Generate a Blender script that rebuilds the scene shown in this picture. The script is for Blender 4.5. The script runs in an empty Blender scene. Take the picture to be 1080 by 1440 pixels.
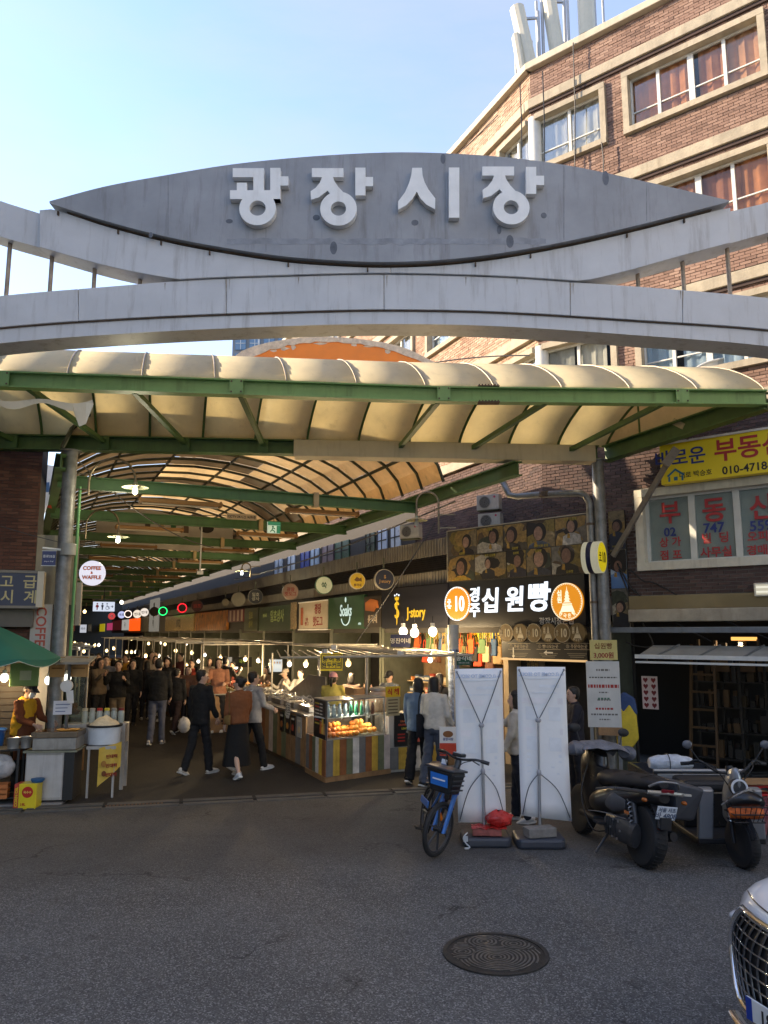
import bpy,bmesh,math,random
import numpy as np
from mathutils import Vector,Matrix,noise
R = random.Random(11)
rnd = R.uniform
Vec = Vector
cos,sin,linspace = math.cos,math.sin,np.linspace
S = bpy.context.scene
COL = S.collection
PI = math.pi
rad = math.radians
# ---------------------------------------------------------------- camera, sky, sun, exposure
CAM_H = 2.4
PITCH = math.atan(170 / 1100)
cam_data = bpy.data.cameras.new('camera')
cam = bpy.data.objects.new('camera',cam_data)
COL.objects.link(cam)
cam.location = (0,0,CAM_H)
cam.rotation_euler = (PI / 2 + PITCH,0,0)
cam_data.sensor_fit = 'VERTICAL'
cam_data.sensor_height = 36
cam_data.lens = 36 * 1100 / 1440
cam_data.clip_start = 0.05
cam_data.clip_end = 3000
S.camera = cam
EXPO = 2.0
SUN_EL,SUN_AZ = rad(23),math.atan2(-0.97,0.16)      # azimuth from +Y towards +X
world = bpy.data.worlds.new('World')
S.world = world
world.use_nodes = True
wn = world.node_tree
sky = wn.nodes.new('ShaderNodeTexSky')
sky.sky_type = 'NISHITA'
sky.sun_disc = False
sky.sun_elevation = SUN_EL
sky.sun_rotation = SUN_AZ
sky.air_density = 1.0
sky.dust_density = 0.35
sky.ozone_density = 2.2
bg = wn.nodes['Background']
tint = wn.nodes.new('ShaderNodeVectorMath')      # neutral daylight balance over the whole sky
tint.operation = 'MULTIPLY'
tint.inputs[1].default_value = (1.04,0.955,0.95)
# thin high haze drawn out in streaks, all round the sky
wtc = wn.nodes.new('ShaderNodeTexCoord')
wmp = wn.nodes.new('ShaderNodeMapping')
wmp.inputs['Scale'].default_value = (1.2,2.6,5.0)
wmp.inputs['Rotation'].default_value = (0.0,0.35,0.5)
wnz = wn.nodes.new('ShaderNodeTexNoise')
wnz.inputs['Scale'].default_value = 1.3
wnz.inputs['Detail'].default_value = 9
wnz.inputs['Roughness'].default_value = 0.6
wmr = wn.nodes.new('ShaderNodeMapRange')
for k,v in enumerate((0.36,0.78,0.06,0.5)):
 wmr.inputs[k + 1].default_value = v
wmx = wn.nodes.new('ShaderNodeMix')
wmx.data_type = 'RGBA'
wmx.inputs['B'].default_value = (1.72,1.72,1.82,1)
wn.links.new(wtc.outputs['Generated'],wmp.inputs[0])
wn.links.new(wmp.outputs[0],wnz.inputs['Vector'])
wn.links.new(wnz.outputs[0],wmr.inputs[0])
wn.links.new(wmr.outputs[0],wmx.inputs['Factor'])
wn.links.new(sky.outputs[0],wmx.inputs['A'])
wn.links.new(wmx.outputs['Result'],tint.inputs[0])
wn.links.new(tint.outputs[0],bg.inputs[0])
bg.inputs[1].default_value = 0.135
sun_data = bpy.data.lights.new('sun','SUN')
sun_data.energy = 2.6
sun_data.angle = rad(0.6)
sun_data.color = (1.0,0.80,0.56)
sun = bpy.data.objects.new('sun',sun_data)
COL.objects.link(sun)
to_sun = Vec((sin(SUN_AZ) * cos(SUN_EL),cos(SUN_AZ) * cos(SUN_EL),sin(SUN_EL)))
sun.rotation_euler = to_sun.to_track_quat('Z','Y').to_euler()
sun.location = (-30,10,40)
S.view_settings.view_transform = 'Standard'
S.view_settings.look = 'None'
S.view_settings.exposure = EXPO
S.view_settings.gamma = 1
S.view_settings.use_curve_mapping = False
S.cycles.max_bounces = 6
S.cycles.diffuse_bounces = 3
S.cycles.glossy_bounces = 3
S.cycles.transmission_bounces = 6
S.cycles.transparent_max_bounces = 8
S.cycles.sample_clamp_indirect = 4
S.cycles.use_denoising = True
# ---------------------------------------------------------------- helpers
CP,SP = cos(PITCH),sin(PITCH)
def ray(px,py):
 a,b = (px - 540) / 1100,(720 - py) / 1100
 return Vec((a,CP - b * SP,SP + b * CP))
def P(px,py,Y):
 """the point of the place that the photograph shows at a pixel, at depth Y metres"""
 d = ray(px,py)
 t = Y / d.y
 return Vec((d.x * t,Y,CAM_H + d.z * t))
def G(px,py,z=0.0):
 d = ray(px,py)
 t = (z - CAM_H) / d.z
 return Vec((d.x * t,d.y * t,z))
def lin(h):
 h = h.lstrip('#')
 c = [int(h[i:i + 2],16) / 255 for i in (0,2,4)]
 return tuple(x / 12.92 if x <= 0.04045 else ((x + 0.055) / 1.055) ** 2.4 for x in c)
MATS = {}
def M(name,col='#888888',rough=0.6,metal=0.0,var=0.12,scale=6.0,bump=0.0,bscale=None,emit=0.0,dirt=0.0,
      alpha=None,trans=0.0,spec=0.5,coat=0.0,ecol=None):
 """procedural material: a base colour with mottled wear, fine relief and optional grime streaks"""
 if name in MATS:
  return MATS[name]
 c = lin(col) if isinstance(col,str) else col
 m = bpy.data.materials.new(name)
 m.use_nodes = True
 nt = m.node_tree
 N,L = nt.nodes,nt.links
 b = N['Principled BSDF']
 b.inputs['Base Color'].default_value = (*c,1)
 b.inputs['Roughness'].default_value = rough
 b.inputs['Metallic'].default_value = metal
 b.inputs['Specular IOR Level'].default_value = spec
 if coat:
  b.inputs['Coat Weight'].default_value = coat
  b.inputs['Coat Roughness'].default_value = 0.08
 if trans:
  b.inputs['Transmission Weight'].default_value = trans
 if alpha is not None:
  b.inputs['Alpha'].default_value = alpha
 if emit:
  b.inputs['Emission Color'].default_value = (*(lin(ecol) if ecol else c),1)
  b.inputs['Emission Strength'].default_value = emit / 2 ** EXPO
 if var or bump or dirt:
  tc = N.new('ShaderNodeTexCoord')
  nz = N.new('ShaderNodeTexNoise')
  nz.inputs['Scale'].default_value = scale
  nz.inputs['Detail'].default_value = 6
  nz.inputs['Roughness'].default_value = 0.62
  L.new(tc.outputs['Object'],nz.inputs['Vector'])
  if var:
   mr = N.new('ShaderNodeMapRange')
   mr.inputs['From Min'].default_value = 0.3
   mr.inputs['From Max'].default_value = 0.7
   mr.inputs['To Min'].default_value = 1 - var
   mr.inputs['To Max'].default_value = 1 + var
   L.new(nz.outputs[0],mr.inputs[0])
   mx = N.new('ShaderNodeVectorMath')
   mx.operation = 'SCALE'
   mx.inputs[0].default_value = c
   L.new(mr.outputs[0],mx.inputs['Scale'])
   out = mx.outputs[0]
   if dirt:
    mp = N.new('ShaderNodeMapping')
    mp.inputs['Scale'].default_value = (5,5,0.5)
    L.new(tc.outputs['Object'],mp.inputs[0])
    n2 = N.new('ShaderNodeTexNoise')
    n2.inputs['Scale'].default_value = 1.6
    n2.inputs['Detail'].default_value = 8
    n2.inputs['Roughness'].default_value = 0.7
    L.new(mp.outputs[0],n2.inputs['Vector'])
    r2 = N.new('ShaderNodeMapRange')
    r2.inputs['From Min'].default_value = 0.52
    r2.inputs['From Max'].default_value = 0.75
    r2.inputs['To Min'].default_value = 0
    r2.inputs['To Max'].default_value = dirt
    L.new(n2.outputs[0],r2.inputs[0])
    mc = N.new('ShaderNodeMix')
    mc.data_type = 'RGBA'
    L.new(r2.outputs[0],mc.inputs['Factor'])
    L.new(out,mc.inputs['A'])
    mc.inputs['B'].default_value = (c[0] * 0.35 + 0.012,c[1] * 0.3 + 0.008,c[2] * 0.25 + 0.005,1)
    out = mc.outputs['Result']
   L.new(out,b.inputs['Base Color'])
   rr = N.new('ShaderNodeMapRange')
   rr.inputs['To Min'].default_value = max(0.02,rough - 0.1)
   rr.inputs['To Max'].default_value = min(1,rough + 0.1)
   L.new(nz.outputs[0],rr.inputs[0])
   L.new(rr.outputs[0],b.inputs['Roughness'])
  if bump:
   nb = N.new('ShaderNodeTexNoise')
   nb.inputs['Scale'].default_value = bscale or scale * 6
   nb.inputs['Detail'].default_value = 5
   L.new(tc.outputs['Object'],nb.inputs['Vector'])
   bp = N.new('ShaderNodeBump')
   bp.inputs['Strength'].default_value = bump
   bp.inputs['Distance'].default_value = 0.02
   L.new(nb.outputs[0],bp.inputs['Height'])
   L.new(bp.outputs[0],b.inputs['Normal'])
 MATS[name] = m
 return m
def MC(col,rough=0.6,**k):
 """a plain coloured material found by its colour"""
 return M('paint_%s_%d_%s' % (col.lstrip('#'),int(rough * 100),'_'.join('%s%g' % (a,v) for a,v in sorted(k.items()) if not isinstance(v,str))),col,rough,**k)
def GLOW(col,s):
 return M('glow_%s_%g' % (col.lstrip('#'),s),tuple(0.15 * x for x in lin(col)),0.5,emit=s,var=0,ecol=col)
class MB:
 def __init__(s,xf=None):
  s.v,s.f,s.m,s.mats,s.xf = [],[],[],[],xf
 def add(s,vs,fs,mat=None):
  o = len(s.v)
  if s.xf is not None:
   vs = [s.xf @ Vector(v) for v in vs]
  s.v += [tuple(v) for v in vs]
  s.f += [tuple(i + o for i in f) for f in fs]
  if mat is not None and mat not in s.mats:
   s.mats.append(mat)
  s.m += [s.mats.index(mat) if mat is not None else 0] * len(fs)
  return s
 def box(s,x0,x1,y0,y1,z0,z1,mat=None):
  vs = [(x,y,z) for z in (z0,z1) for y in (y0,y1) for x in (x0,x1)]
  return s.add(vs,[(0,2,3,1),(4,5,7,6),(0,1,5,4),(2,6,7,3),(0,4,6,2),(1,3,7,5)],mat)
 def cbox(s,x,y,z,dx,dy,dz,mat=None):
  return s.box(x - dx / 2,x + dx / 2,y - dy / 2,y + dy / 2,z,z + dz,mat)
 def hexa(s,b,t,mat=None):
  """eight corners: bottom four (ccw from above), top four"""
  return s.add(list(b) + list(t),[(3,2,1,0),(4,5,6,7),(0,1,5,4),(1,2,6,5),(2,3,7,6),(3,0,4,7)],mat)
 def beam(s,a,b,w,h,mat=None,up=(0,0,1)):
  a,b = Vector(a),Vector(b)
  d = (b - a).normalized()
  r = d.cross(Vector(up))
  if r.length < 1e-4:
   r = Vec((1,0,0))
  r.normalize()
  u = r.cross(d)
  c = [(-w / 2,-h / 2),(w / 2,-h / 2),(w / 2,h / 2),(-w / 2,h / 2)]
  return s.hexa2([a + r * x + u * y for x,y in c],[b + r * x + u * y for x,y in c],mat)
 def hexa2(s,A,B,mat=None):
  return s.add(A + B,[(0,1,2,3),(7,6,5,4),(0,4,5,1),(1,5,6,2),(2,6,7,3),(3,7,4,0)],mat)
 def ibeam(s,a,b,w,h,mat=None,t=0.02):
  s.beam(a,b,t,h - 2 * t,mat)
  o = Vec((0,0,h / 2 - t / 2))
  s.beam(Vector(a) + o,Vector(b) + o,w,t,mat)
  return s.beam(Vector(a) - o,Vector(b) - o,w,t,mat)
 def tube(s,pts,r,n=8,mat=None,closed=False,flat=None):
  pts = [Vector(p) for p in pts]
  k = len(pts)
  rs = r if isinstance(r,(list,tuple)) else [r] * k
  vs,fs = [],[]
  prev = None
  for i,p in enumerate(pts):
   if closed:
    d = pts[(i + 1) % k] - pts[i - 1]
   else:
    d = pts[min(i + 1,k - 1)] - pts[max(i - 1,0)]
   d.normalize()
   if prev is None:
    ref = Vec((0,0,1)) if abs(d.z) < 0.9 else Vec((0,1,0))
    if flat is not None:
     ref = Vector(flat)
    u = d.cross(ref).normalized()
   else:
    u = (prev - d * prev.dot(d)).normalized()
   prev = u
   w = u.cross(d)
   rr = rs[i]
   ra,rb = rr if isinstance(rr,(list,tuple)) else (rr,rr)
   for j in range(n):
    a = 2 * PI * j / n
    vs.append(p + u * cos(a) * ra + w * sin(a) * rb)
  for i in range(k if closed else k - 1):
   for j in range(n):
    a,b = i * n + j,i * n + (j + 1) % n
    c,d2 = ((i + 1) % k) * n + (j + 1) % n,((i + 1) % k) * n + j
    fs.append((a,d2,c,b))
  if not closed:
   fs.append(tuple(range(n)))
   fs.append(tuple(reversed(range((k - 1) * n,k * n))))
  return s.add(vs,fs,mat)
 def prism(s,poly,y0,y1,mat=None):
  """polygon in x,z (counter-clockwise seen from -y) extruded from y0 (front) to y1"""
  n = len(poly)
  vs = [(x,y0,z) for x,z in poly] + [(x,y1,z) for x,z in poly]
  fs = [tuple(range(n)),tuple(reversed(range(n,2 * n)))]
  fs += [(i,i + n,(i + 1) % n + n,(i + 1) % n) for i in range(n)]
  return s.add(vs,fs,mat)
 def slab(s,poly,z0,z1,mat=None):
  """polygon in x,y (counter-clockwise from above) extruded from z0 to z1"""
  n = len(poly)
  vs = [(x,y,z0) for x,y in poly] + [(x,y,z1) for x,y in poly]
  fs = [tuple(reversed(range(n))),tuple(range(n,2 * n))]
  fs += [(i,(i + 1) % n,(i + 1) % n + n,i + n) for i in range(n)]
  return s.add(vs,fs,mat)
 def disc(s,x,z,rx,rz,y0,y1,mat=None,n=28):
  return s.prism([(x + rx * cos(2 * PI * i / n),z + rz * sin(2 * PI * i / n)) for i in range(n)],y0,y1,mat)
 def ring(s,x,z,ro,ri,y0,y1,mat=None,n=28,ry=1.0):
  vs,fs = [],[]
  for i in range(n):
   a = 2 * PI * i / n
   c,d = cos(a),sin(a) * ry
   vs += [(x + ro * c,y0,z + ro * d),(x + ri * c,y0,z + ri * d),(x + ro * c,y1,z + ro * d),(x + ri * c,y1,z + ri * d)]
  for i in range(n):
   a,b = 4 * i,4 * ((i + 1) % n)
   fs += [(a,b,b + 1,a + 1),(a,a + 2,b + 2,b),(a + 1,b + 1,b + 3,a + 3),(a + 2,a + 3,b + 3,b + 2)]
  return s.add(vs,fs,mat)
 def strip(s,top,bot,y0,y1,mat=None):
  """band between two curves given as equally long lists of (x, z)"""
  n = len(top)
  vs = []
  for (a,b),(c,d) in zip(top,bot):
   vs += [(a,y0,b),(c,y0,d),(a,y1,b),(c,y1,d)]
  fs = []
  for i in range(n - 1):
   a,b = 4 * i,4 * i + 4
   fs += [(a,a + 1,b + 1,b),(a + 2,b + 2,b + 3,a + 3),(a,b,b + 2,a + 2),(a + 1,a + 3,b + 3,b + 1)]
  e = 4 * (n - 1)
  fs += [(0,2,3,1),(e,e + 1,e + 3,e + 2)]
  return s.add(vs,fs,mat)
 def lathe(s,prof,n=16,c=(0,0,0),mat=None):
  vs,fs = [],[]
  for r,z in prof:
   for j in range(n):
    a = 2 * PI * j / n
    vs.append((c[0] + r * cos(a),c[1] + r * sin(a),c[2] + z))
  k = len(prof)
  for i in range(k - 1):
   for j in range(n):
    fs.append((i * n + j,i * n + (j + 1) % n,(i + 1) * n + (j + 1) % n,(i + 1) * n + j))
  fs.append(tuple(reversed(range(n))))
  fs.append(tuple(range((k - 1) * n,k * n)))
  return s.add(vs,fs,mat)
 def ell(s,c,rx,ry,rz,nu=12,nv=8,mat=None,jit=0):
  vs,fs = [(c[0],c[1],c[2] - rz)],[]
  for i in range(1,nv):
   t = PI * i / nv - PI / 2
   for j in range(nu):
    a = 2 * PI * j / nu
    q = 1 + (rnd(-jit,jit) if jit else 0)
    vs.append((c[0] + rx * cos(t) * cos(a) * q,c[1] + ry * cos(t) * sin(a) * q,c[2] + rz * sin(t) * q))
  vs.append((c[0],c[1],c[2] + rz))
  for j in range(nu):
   fs.append((0,1 + (j + 1) % nu,1 + j))
   fs.append((len(vs) - 1,len(vs) - 1 - nu + j,len(vs) - 1 - nu + (j + 1) % nu))
  for i in range(nv - 2):
   for j in range(nu):
    a,b = 1 + i * nu + j,1 + i * nu + (j + 1) % nu
    fs.append((a,b,b + nu,a + nu))
  return s.add(vs,fs,mat)
 def mesh(s,name,mat=None,smooth=None):
  me = bpy.data.meshes.new(name)
  me.from_pydata(s.v,[],s.f)
  mats = s.mats or ([mat] if mat else [])
  for m in mats:
   me.materials.append(m)
  if len(s.mats) > 1:
   me.polygons.foreach_set('material_index',s.m)
  if smooth:
   me.polygons.foreach_set('use_smooth',[True] * len(s.f))
   me.update()
   me.set_sharp_from_angle(angle=rad(smooth))
  me.update()
  return me
 def build(s,name,mat=None,parent=None,smooth=None,bev=0.0,loc=None):
  o = bpy.data.objects.new(name,s.mesh(name,mat,smooth))
  COL.objects.link(o)
  if parent is not None:
   o.parent = parent
  if loc is not None:
   o.location = loc
  if bev:
   md = o.modifiers.new('bevel','BEVEL')
   md.width = bev
   md.segments = 2
   md.limit_method = 'ANGLE'
  return o
def link_mesh(name,me,parent=None,loc=(0,0,0),rz=0):
 o = bpy.data.objects.new(name,me)
 COL.objects.link(o)
 o.parent = parent
 o.location = loc
 o.rotation_euler = (0,0,rz)
 return o
def tag(o,label,cat,group=None):
 o['label'] = label
 o['category'] = cat
 if group:
  o['group'] = group
 return o
def thing(name,label,cat,loc=(0,0,0),rz=0.0,group=None):
 o = bpy.data.objects.new(name,None)
 o.empty_display_size = 0.2
 COL.objects.link(o)
 o.location = loc
 o.rotation_euler = (0,0,rz)
 return tag(o,label,cat,group)
def struct(o):
 o['kind'] = 'structure'
 return o
def dup(root,loc,rz,label,group=None):
 r = root.copy()
 COL.objects.link(r)
 r.location = loc
 r.rotation_euler = (root.rotation_euler[0],root.rotation_euler[1],rz)
 r['label'] = label
 if group:
  r['group'] = group
 for ch in list(root.children):
  c = ch.copy()
  COL.objects.link(c)
  c.parent = r
  for g in list(ch.children):
   d = g.copy()
   COL.objects.link(d)
   d.parent = c
 return r
def bez(pts,n=24):
 """smooth curve through control points (Catmull-Rom)"""
 p = [Vector(q) for q in pts]
 out = []
 for i in range(len(p) - 1):
  a,b,c,d = p[max(i - 1,0)],p[i],p[i + 1],p[min(i + 2,len(p) - 1)]
  m = max(1,n // (len(p) - 1))
  for k in range(m):
   t = k / m
   out.append(0.5 * ((2 * b) + (c - a) * t + (2 * a - 5 * b + 4 * c - d) * t * t + (3 * b - a - 3 * c + d) * t ** 3))
 out.append(p[-1])
 return out
def fcurve(pts):
 """monotone-x interpolation of pixel or metre samples: returns f(x)"""
 xs = [p[0] for p in pts]
 def f(x):
  for i in range(len(pts) - 1):
   if x <= xs[i + 1] or i == len(pts) - 2:
    a,b,c,d = pts[max(i - 1,0)],pts[i],pts[i + 1],pts[min(i + 2,len(pts) - 1)]
    h = c[0] - b[0]
    t = (x - b[0]) / h
    m0 = (c[1] - a[1]) / (c[0] - a[0]) * h
    m1 = (d[1] - b[1]) / (d[0] - b[0]) * h
    return (2 * t ** 3 - 3 * t * t + 1) * b[1] + (t ** 3 - 2 * t * t + t) * m0 + (-2 * t ** 3 + 3 * t * t) * c[1] + (t ** 3 - t * t) * m1
 return f
def text(body,size,mat,parent,x,y,z,bold=0.0,ext=0.002,align='CENTER',name='lettering',rot=0.0,sx=1.0,line=1.0,shear=0.0):
 """lettering standing in the local x,z plane, facing -y, centred at x,z"""
 cu = bpy.data.curves.new(name,'FONT')
 cu.body = body
 cu.size = size
 cu.align_x = align
 cu.align_y = 'CENTER'
 cu.offset = bold * size
 cu.extrude = ext
 cu.space_line = line
 cu.shear = shear
 cu.resolution_u = 3
 ob = bpy.data.objects.new(name,cu)
 me = bpy.data.meshes.new_from_object(ob)
 bpy.data.objects.remove(ob)
 bpy.data.curves.remove(cu)
 c,s_ = cos(rot),sin(rot)
 n = len(me.vertices)
 co = np.empty(n * 3)
 me.vertices.foreach_get('co',co)
 co = co.reshape(-1,3)
 if n and align == 'CENTER':
  co[:,0] -= (co[:,0].max() + co[:,0].min()) / 2
  co[:,1] -= (co[:,1].max() + co[:,1].min()) / 2
 X,Z = co[:,0] * sx,co[:,1]
 new = np.stack([x + X * c - Z * s_,y - co[:,2],z + X * s_ + Z * c],1)
 me.vertices.foreach_set('co',new.ravel())
 me.materials.clear()
 me.materials.append(mat)
 me.update()
 o = bpy.data.objects.new(name,me)
 COL.objects.link(o)
 o.parent = parent
 return o
class Wall:
 """a vertical wall plane from plan point a to b; local frame: x along a->b, -y outwards"""
 def __init__(s,a,b):
  s.a,s.b = Vec((*a[:2],0)),Vec((*b[:2],0))
  d = s.b - s.a
  s.len = d.length
  s.u = d.normalized()
  s.rz = math.atan2(s.u.y,s.u.x)
  s.n = Vec((s.u.y,-s.u.x,0))
 def uv(s,px,py,off=0.0):
  d = ray(px,py)
  o = Vec((0,0,CAM_H))
  t = ((s.a + s.n * off) - o).dot(s.n) / d.dot(s.n)
  q = o + d * t
  return (q - s.a).dot(s.u),q.z
 def at(s,x,y=0.0,z=0.0):
  return s.a + s.u * x - s.n * y + Vec((0,0,z))

# ================================================================ setting: road, market floor
def asphalt(name,dark,light,speck,smooth=False):
 m = bpy.data.materials.new(name)
 m.use_nodes = True
 N,L = m.node_tree.nodes,m.node_tree.links
 b = N['Principled BSDF']
 tc = N.new('ShaderNodeTexCoord')
 def nz(scale,det=4,vec=None):
  n = N.new('ShaderNodeTexNoise')
  n.inputs['Scale'].default_value = scale
  n.inputs['Detail'].default_value = det
  n.inputs['Roughness'].default_value = 0.65
  L.new(vec or tc.outputs['Object'],n.inputs['Vector'])
  return n
 def mr(src,a,b_,c,d):
  r = N.new('ShaderNodeMapRange')
  for i,v in enumerate((a,b_,c,d)):
   r.inputs[i + 1].default_value = v
  L.new(src,r.inputs[0])
  return r.outputs[0]
 def mix(f,A,B):
  x = N.new('ShaderNodeMix')
  x.data_type = 'RGBA'
  L.new(f,x.inputs['Factor'])
  for s_,v in (('A',A),('B',B)):
   if isinstance(v,tuple):
    x.inputs[s_].default_value = (*v,1)
   else:
    L.new(v,x.inputs[s_])
  return x.outputs['Result']
 big = nz(0.55,6)
 base = mix(mr(big.outputs[0],0.35,0.68,0,1),dark,light)
 wear = None
 if not smooth:      # the older, browner resurfacing along the market side
  sx = N.new('ShaderNodeSeparateXYZ')
  L.new(tc.outputs['Object'],sx.inputs[0])
  n4 = nz(0.9,5)
  a1 = N.new('ShaderNodeMath')
  a1.operation = 'MULTIPLY_ADD'
  a1.inputs[1].default_value = 2.2
  L.new(n4.outputs[0],a1.inputs[0])
  L.new(sx.outputs[1],a1.inputs[2])
  a2 = N.new('ShaderNodeMath')
  a2.operation = 'MULTIPLY_ADD'
  a2.inputs[1].default_value = -0.12
  L.new(sx.outputs[0],a2.inputs[0])
  L.new(a1.outputs[0],a2.inputs[2])
  wear = mr(a2.outputs[0],9.2,10.2,0,1)
  base = mix(wear,base,mix(mr(big.outputs[0],0.3,0.7,0,1),(0.068,0.065,0.062),(0.108,0.104,0.099)))
 vo = N.new('ShaderNodeTexVoronoi')
 vo.inputs['Scale'].default_value = 105
 L.new(tc.outputs['Object'],vo.inputs['Vector'])
 sp = N.new('ShaderNodeSeparateColor')
 L.new(vo.outputs['Color'],sp.inputs[0])
 spf = mr(sp.outputs[0],0.62,0.97,0,0.8)
 if wear is not None:
  iv = N.new('ShaderNodeMath')
  iv.operation = 'MULTIPLY_ADD'
  iv.inputs[1].default_value = -0.75
  iv.inputs[2].default_value = 1.0
  L.new(wear,iv.inputs[0])
  m3 = N.new('ShaderNodeMath')
  m3.operation = 'MULTIPLY'
  L.new(spf,m3.inputs[0])
  L.new(iv.outputs[0],m3.inputs[1])
  spf = m3.outputs[0]
 col = mix(spf,base,speck)
 col = mix(mr(sp.outputs[1],0.6,0.95,0,0.7),col,tuple(x * 0.35 for x in dark))
 st = nz(2.3,5)
 col = mix(mr(st.outputs[0],0.6,0.74,0,0.55),col,tuple(x * 0.45 for x in dark))
 # cracks: warped cell borders, broken up so that only some survive
 wv = nz(1.7,6)
 ad = N.new('ShaderNodeVectorMath')
 ad.operation = 'MULTIPLY_ADD'
 ad.inputs[1].default_value = (0.9,0.9,0.9)
 L.new(wv.outputs['Color'],ad.inputs[0])
 L.new(tc.outputs['Object'],ad.inputs[2])
 ce = N.new('ShaderNodeTexVoronoi')
 ce.feature = 'DISTANCE_TO_EDGE'
 ce.inputs['Scale'].default_value = 0.42
 L.new(ad.outputs[0],ce.inputs['Vector'])
 cr = mr(ce.outputs[0],0.0,0.011,1,0)
 gate_ = mr(nz(0.8,3).outputs[0],0.46,0.6,0,1)
 mu = N.new('ShaderNodeMath')
 mu.operation = 'MULTIPLY'
 L.new(cr,mu.inputs[0])
 L.new(gate_,mu.inputs[1])
 col = mix(mu.outputs[0],col,tuple(x * 0.25 for x in dark))
 # pale scuffs and dropped specks
 fl = N.new('ShaderNodeTexVoronoi')
 fl.inputs['Scale'].default_value = 2.1
 L.new(tc.outputs['Object'],fl.inputs['Vector'])
 col = mix(mr(fl.outputs['Distance'],0.0,0.03,0.8,0),col,(0.3,0.28,0.25))
 L.new(col,b.inputs['Base Color'])
 b.inputs['Roughness'].default_value = 0.78
 b.inputs['Specular IOR Level'].default_value = 0.35
 bp = N.new('ShaderNodeBump')
 bp.inputs['Strength'].default_value = 0.25 if smooth else 0.55
 bp.inputs['Distance'].default_value = 0.008
 L.new(sp.outputs[0],bp.inputs['Height'])
 L.new(bp.outputs[0],b.inputs['Normal'])
 return m
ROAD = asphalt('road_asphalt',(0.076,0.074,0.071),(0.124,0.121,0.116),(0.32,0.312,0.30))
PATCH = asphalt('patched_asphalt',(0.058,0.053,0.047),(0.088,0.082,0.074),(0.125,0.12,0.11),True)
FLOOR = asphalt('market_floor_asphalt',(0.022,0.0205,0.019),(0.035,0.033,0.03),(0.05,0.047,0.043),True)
struct(MB().box(-400,400,-400,400,-0.2,0.0).build('road',ROAD))
def kerb_y(x):
 return 12.44 + 0.249 * x
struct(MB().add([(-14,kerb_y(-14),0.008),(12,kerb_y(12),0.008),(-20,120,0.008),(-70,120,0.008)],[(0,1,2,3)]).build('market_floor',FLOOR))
# gutter: a shallow concrete channel stone by stone with a dark slot and a steel grate
root = struct(bpy.data.objects.new('kerb',None))
COL.objects.link(root)
root.location = (-14,kerb_y(-14),0)
root.rotation_euler = (0,0,math.atan(0.249))
GUT = M('gutter_concrete',(0.105,0.098,0.088),0.85,var=0.3,scale=4,bump=0.4,bscale=60)
DARKHOLE = M('drain_black',(0.01,0.01,0.01),0.9,var=0)
base_me = MB().box(0.006,0.994,-0.2,-0.075,-0.05,0.016).box(0.006,0.994,0.0,0.16,-0.05,0.02).mesh('gutter_stone',GUT)
for i in range(26):
 link_mesh('gutter_stone',base_me,root,(i * 1.04 + 0.01,rnd(-0.008,0.008),rnd(-0.004,0.003)))
MB().box(0,27,-0.078,0.003,-0.05,0.009).build('gutter_slot',DARKHOLE,root)
m = MB()
for i in range(16):
 m.box(10.4 + i * 0.05,10.43 + i * 0.05,-0.074,-0.001,0.0,0.014)
m.build('drain_grate',M('rusty_iron',(0.16,0.09,0.05),0.8,0.5,var=0.3),root)
# manhole cover with its raised ring pattern
IRON = M('cast_iron',(0.05,0.047,0.044),0.55,0.6,var=0.35,scale=14,bump=0.3,bscale=120)
c = G(697,1341)
mh = thing('manhole_cover','round dark cast iron manhole cover with swirling ring pattern set in the asphalt','manhole cover',(c.x,c.y,0.0),0.35)
MB().lathe([(0.40,-0.05),(0.40,0.012),(0.365,0.012),(0.365,0.006),(0.36,0.006)],48,(0,0,0)).build('rim',IRON,mh,30)
MB().lathe([(0.355,-0.05),(0.355,0.005)],48).build('plate',IRON,mh)
RINGM = M('worn_iron',(0.17,0.16,0.145),0.42,0.7,var=0.35,scale=18)
cents = [(-0.03,-0.08,0.30),(0.21,0.10,0.15),(-0.23,0.10,0.15),(0.02,0.22,0.14)]
for k,(cx,cy,rm) in enumerate(cents):
 m = MB()
 r = 0.03
 while r < rm + 0.08:
  seg = 64
  prev = None
  for j in range(seg + 1):
   a = 2 * PI * j / seg
   x,y = cx + r * cos(a),cy + r * sin(a) * 0.9
   dd = math.hypot(x - cx,y - cy) / rm
   ok = math.hypot(x,y) < 0.335 and all(k2 == k or math.hypot(x - q[0],y - q[1]) / q[2] > dd for k2,q in enumerate(cents))
   if ok and prev:
    m.beam((*prev,0.007),(x,y,0.007),0.014,0.008)
   prev = (x,y) if ok else None
  r += 0.031
 m.build('ring_pattern',RINGM,mh)

# ================================================================ the market gate
GY = 8.6
gate = thing('market_gate','wide grey steel gate arch over the market entrance carrying four large white letters','gate',(0,GY,0))
def gp(px,py):
 q = P(px,py,GY)
 return (q.x,q.z)
def gcurve(pts,xs):
 f = fcurve(pts)
 return [gp(x,f(x)) for x in xs]
GSTEEL = M('gate_painted_steel',(0.57,0.57,0.575),0.42,0.0,var=0.09,scale=1.6,dirt=0.6,bump=0.06,bscale=9)
GDARK = M('gate_sign_steel',(0.30,0.305,0.32),0.5,0.0,var=0.18,scale=1.3,dirt=0.6,bump=0.05,bscale=7)
WHITE_L = M('gate_letter_white',(0.84,0.83,0.80),0.45,var=0.06,scale=5,dirt=0.25)
RUST = M('rust_edge',(0.11,0.075,0.05),0.85,var=0.4,scale=12)
arch_top = [(-200,442),(0,416),(150,403),(270,394),(400,389),(540,386),(700,390),(810,397),(950,407),(1080,419),(1280,446)]
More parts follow.
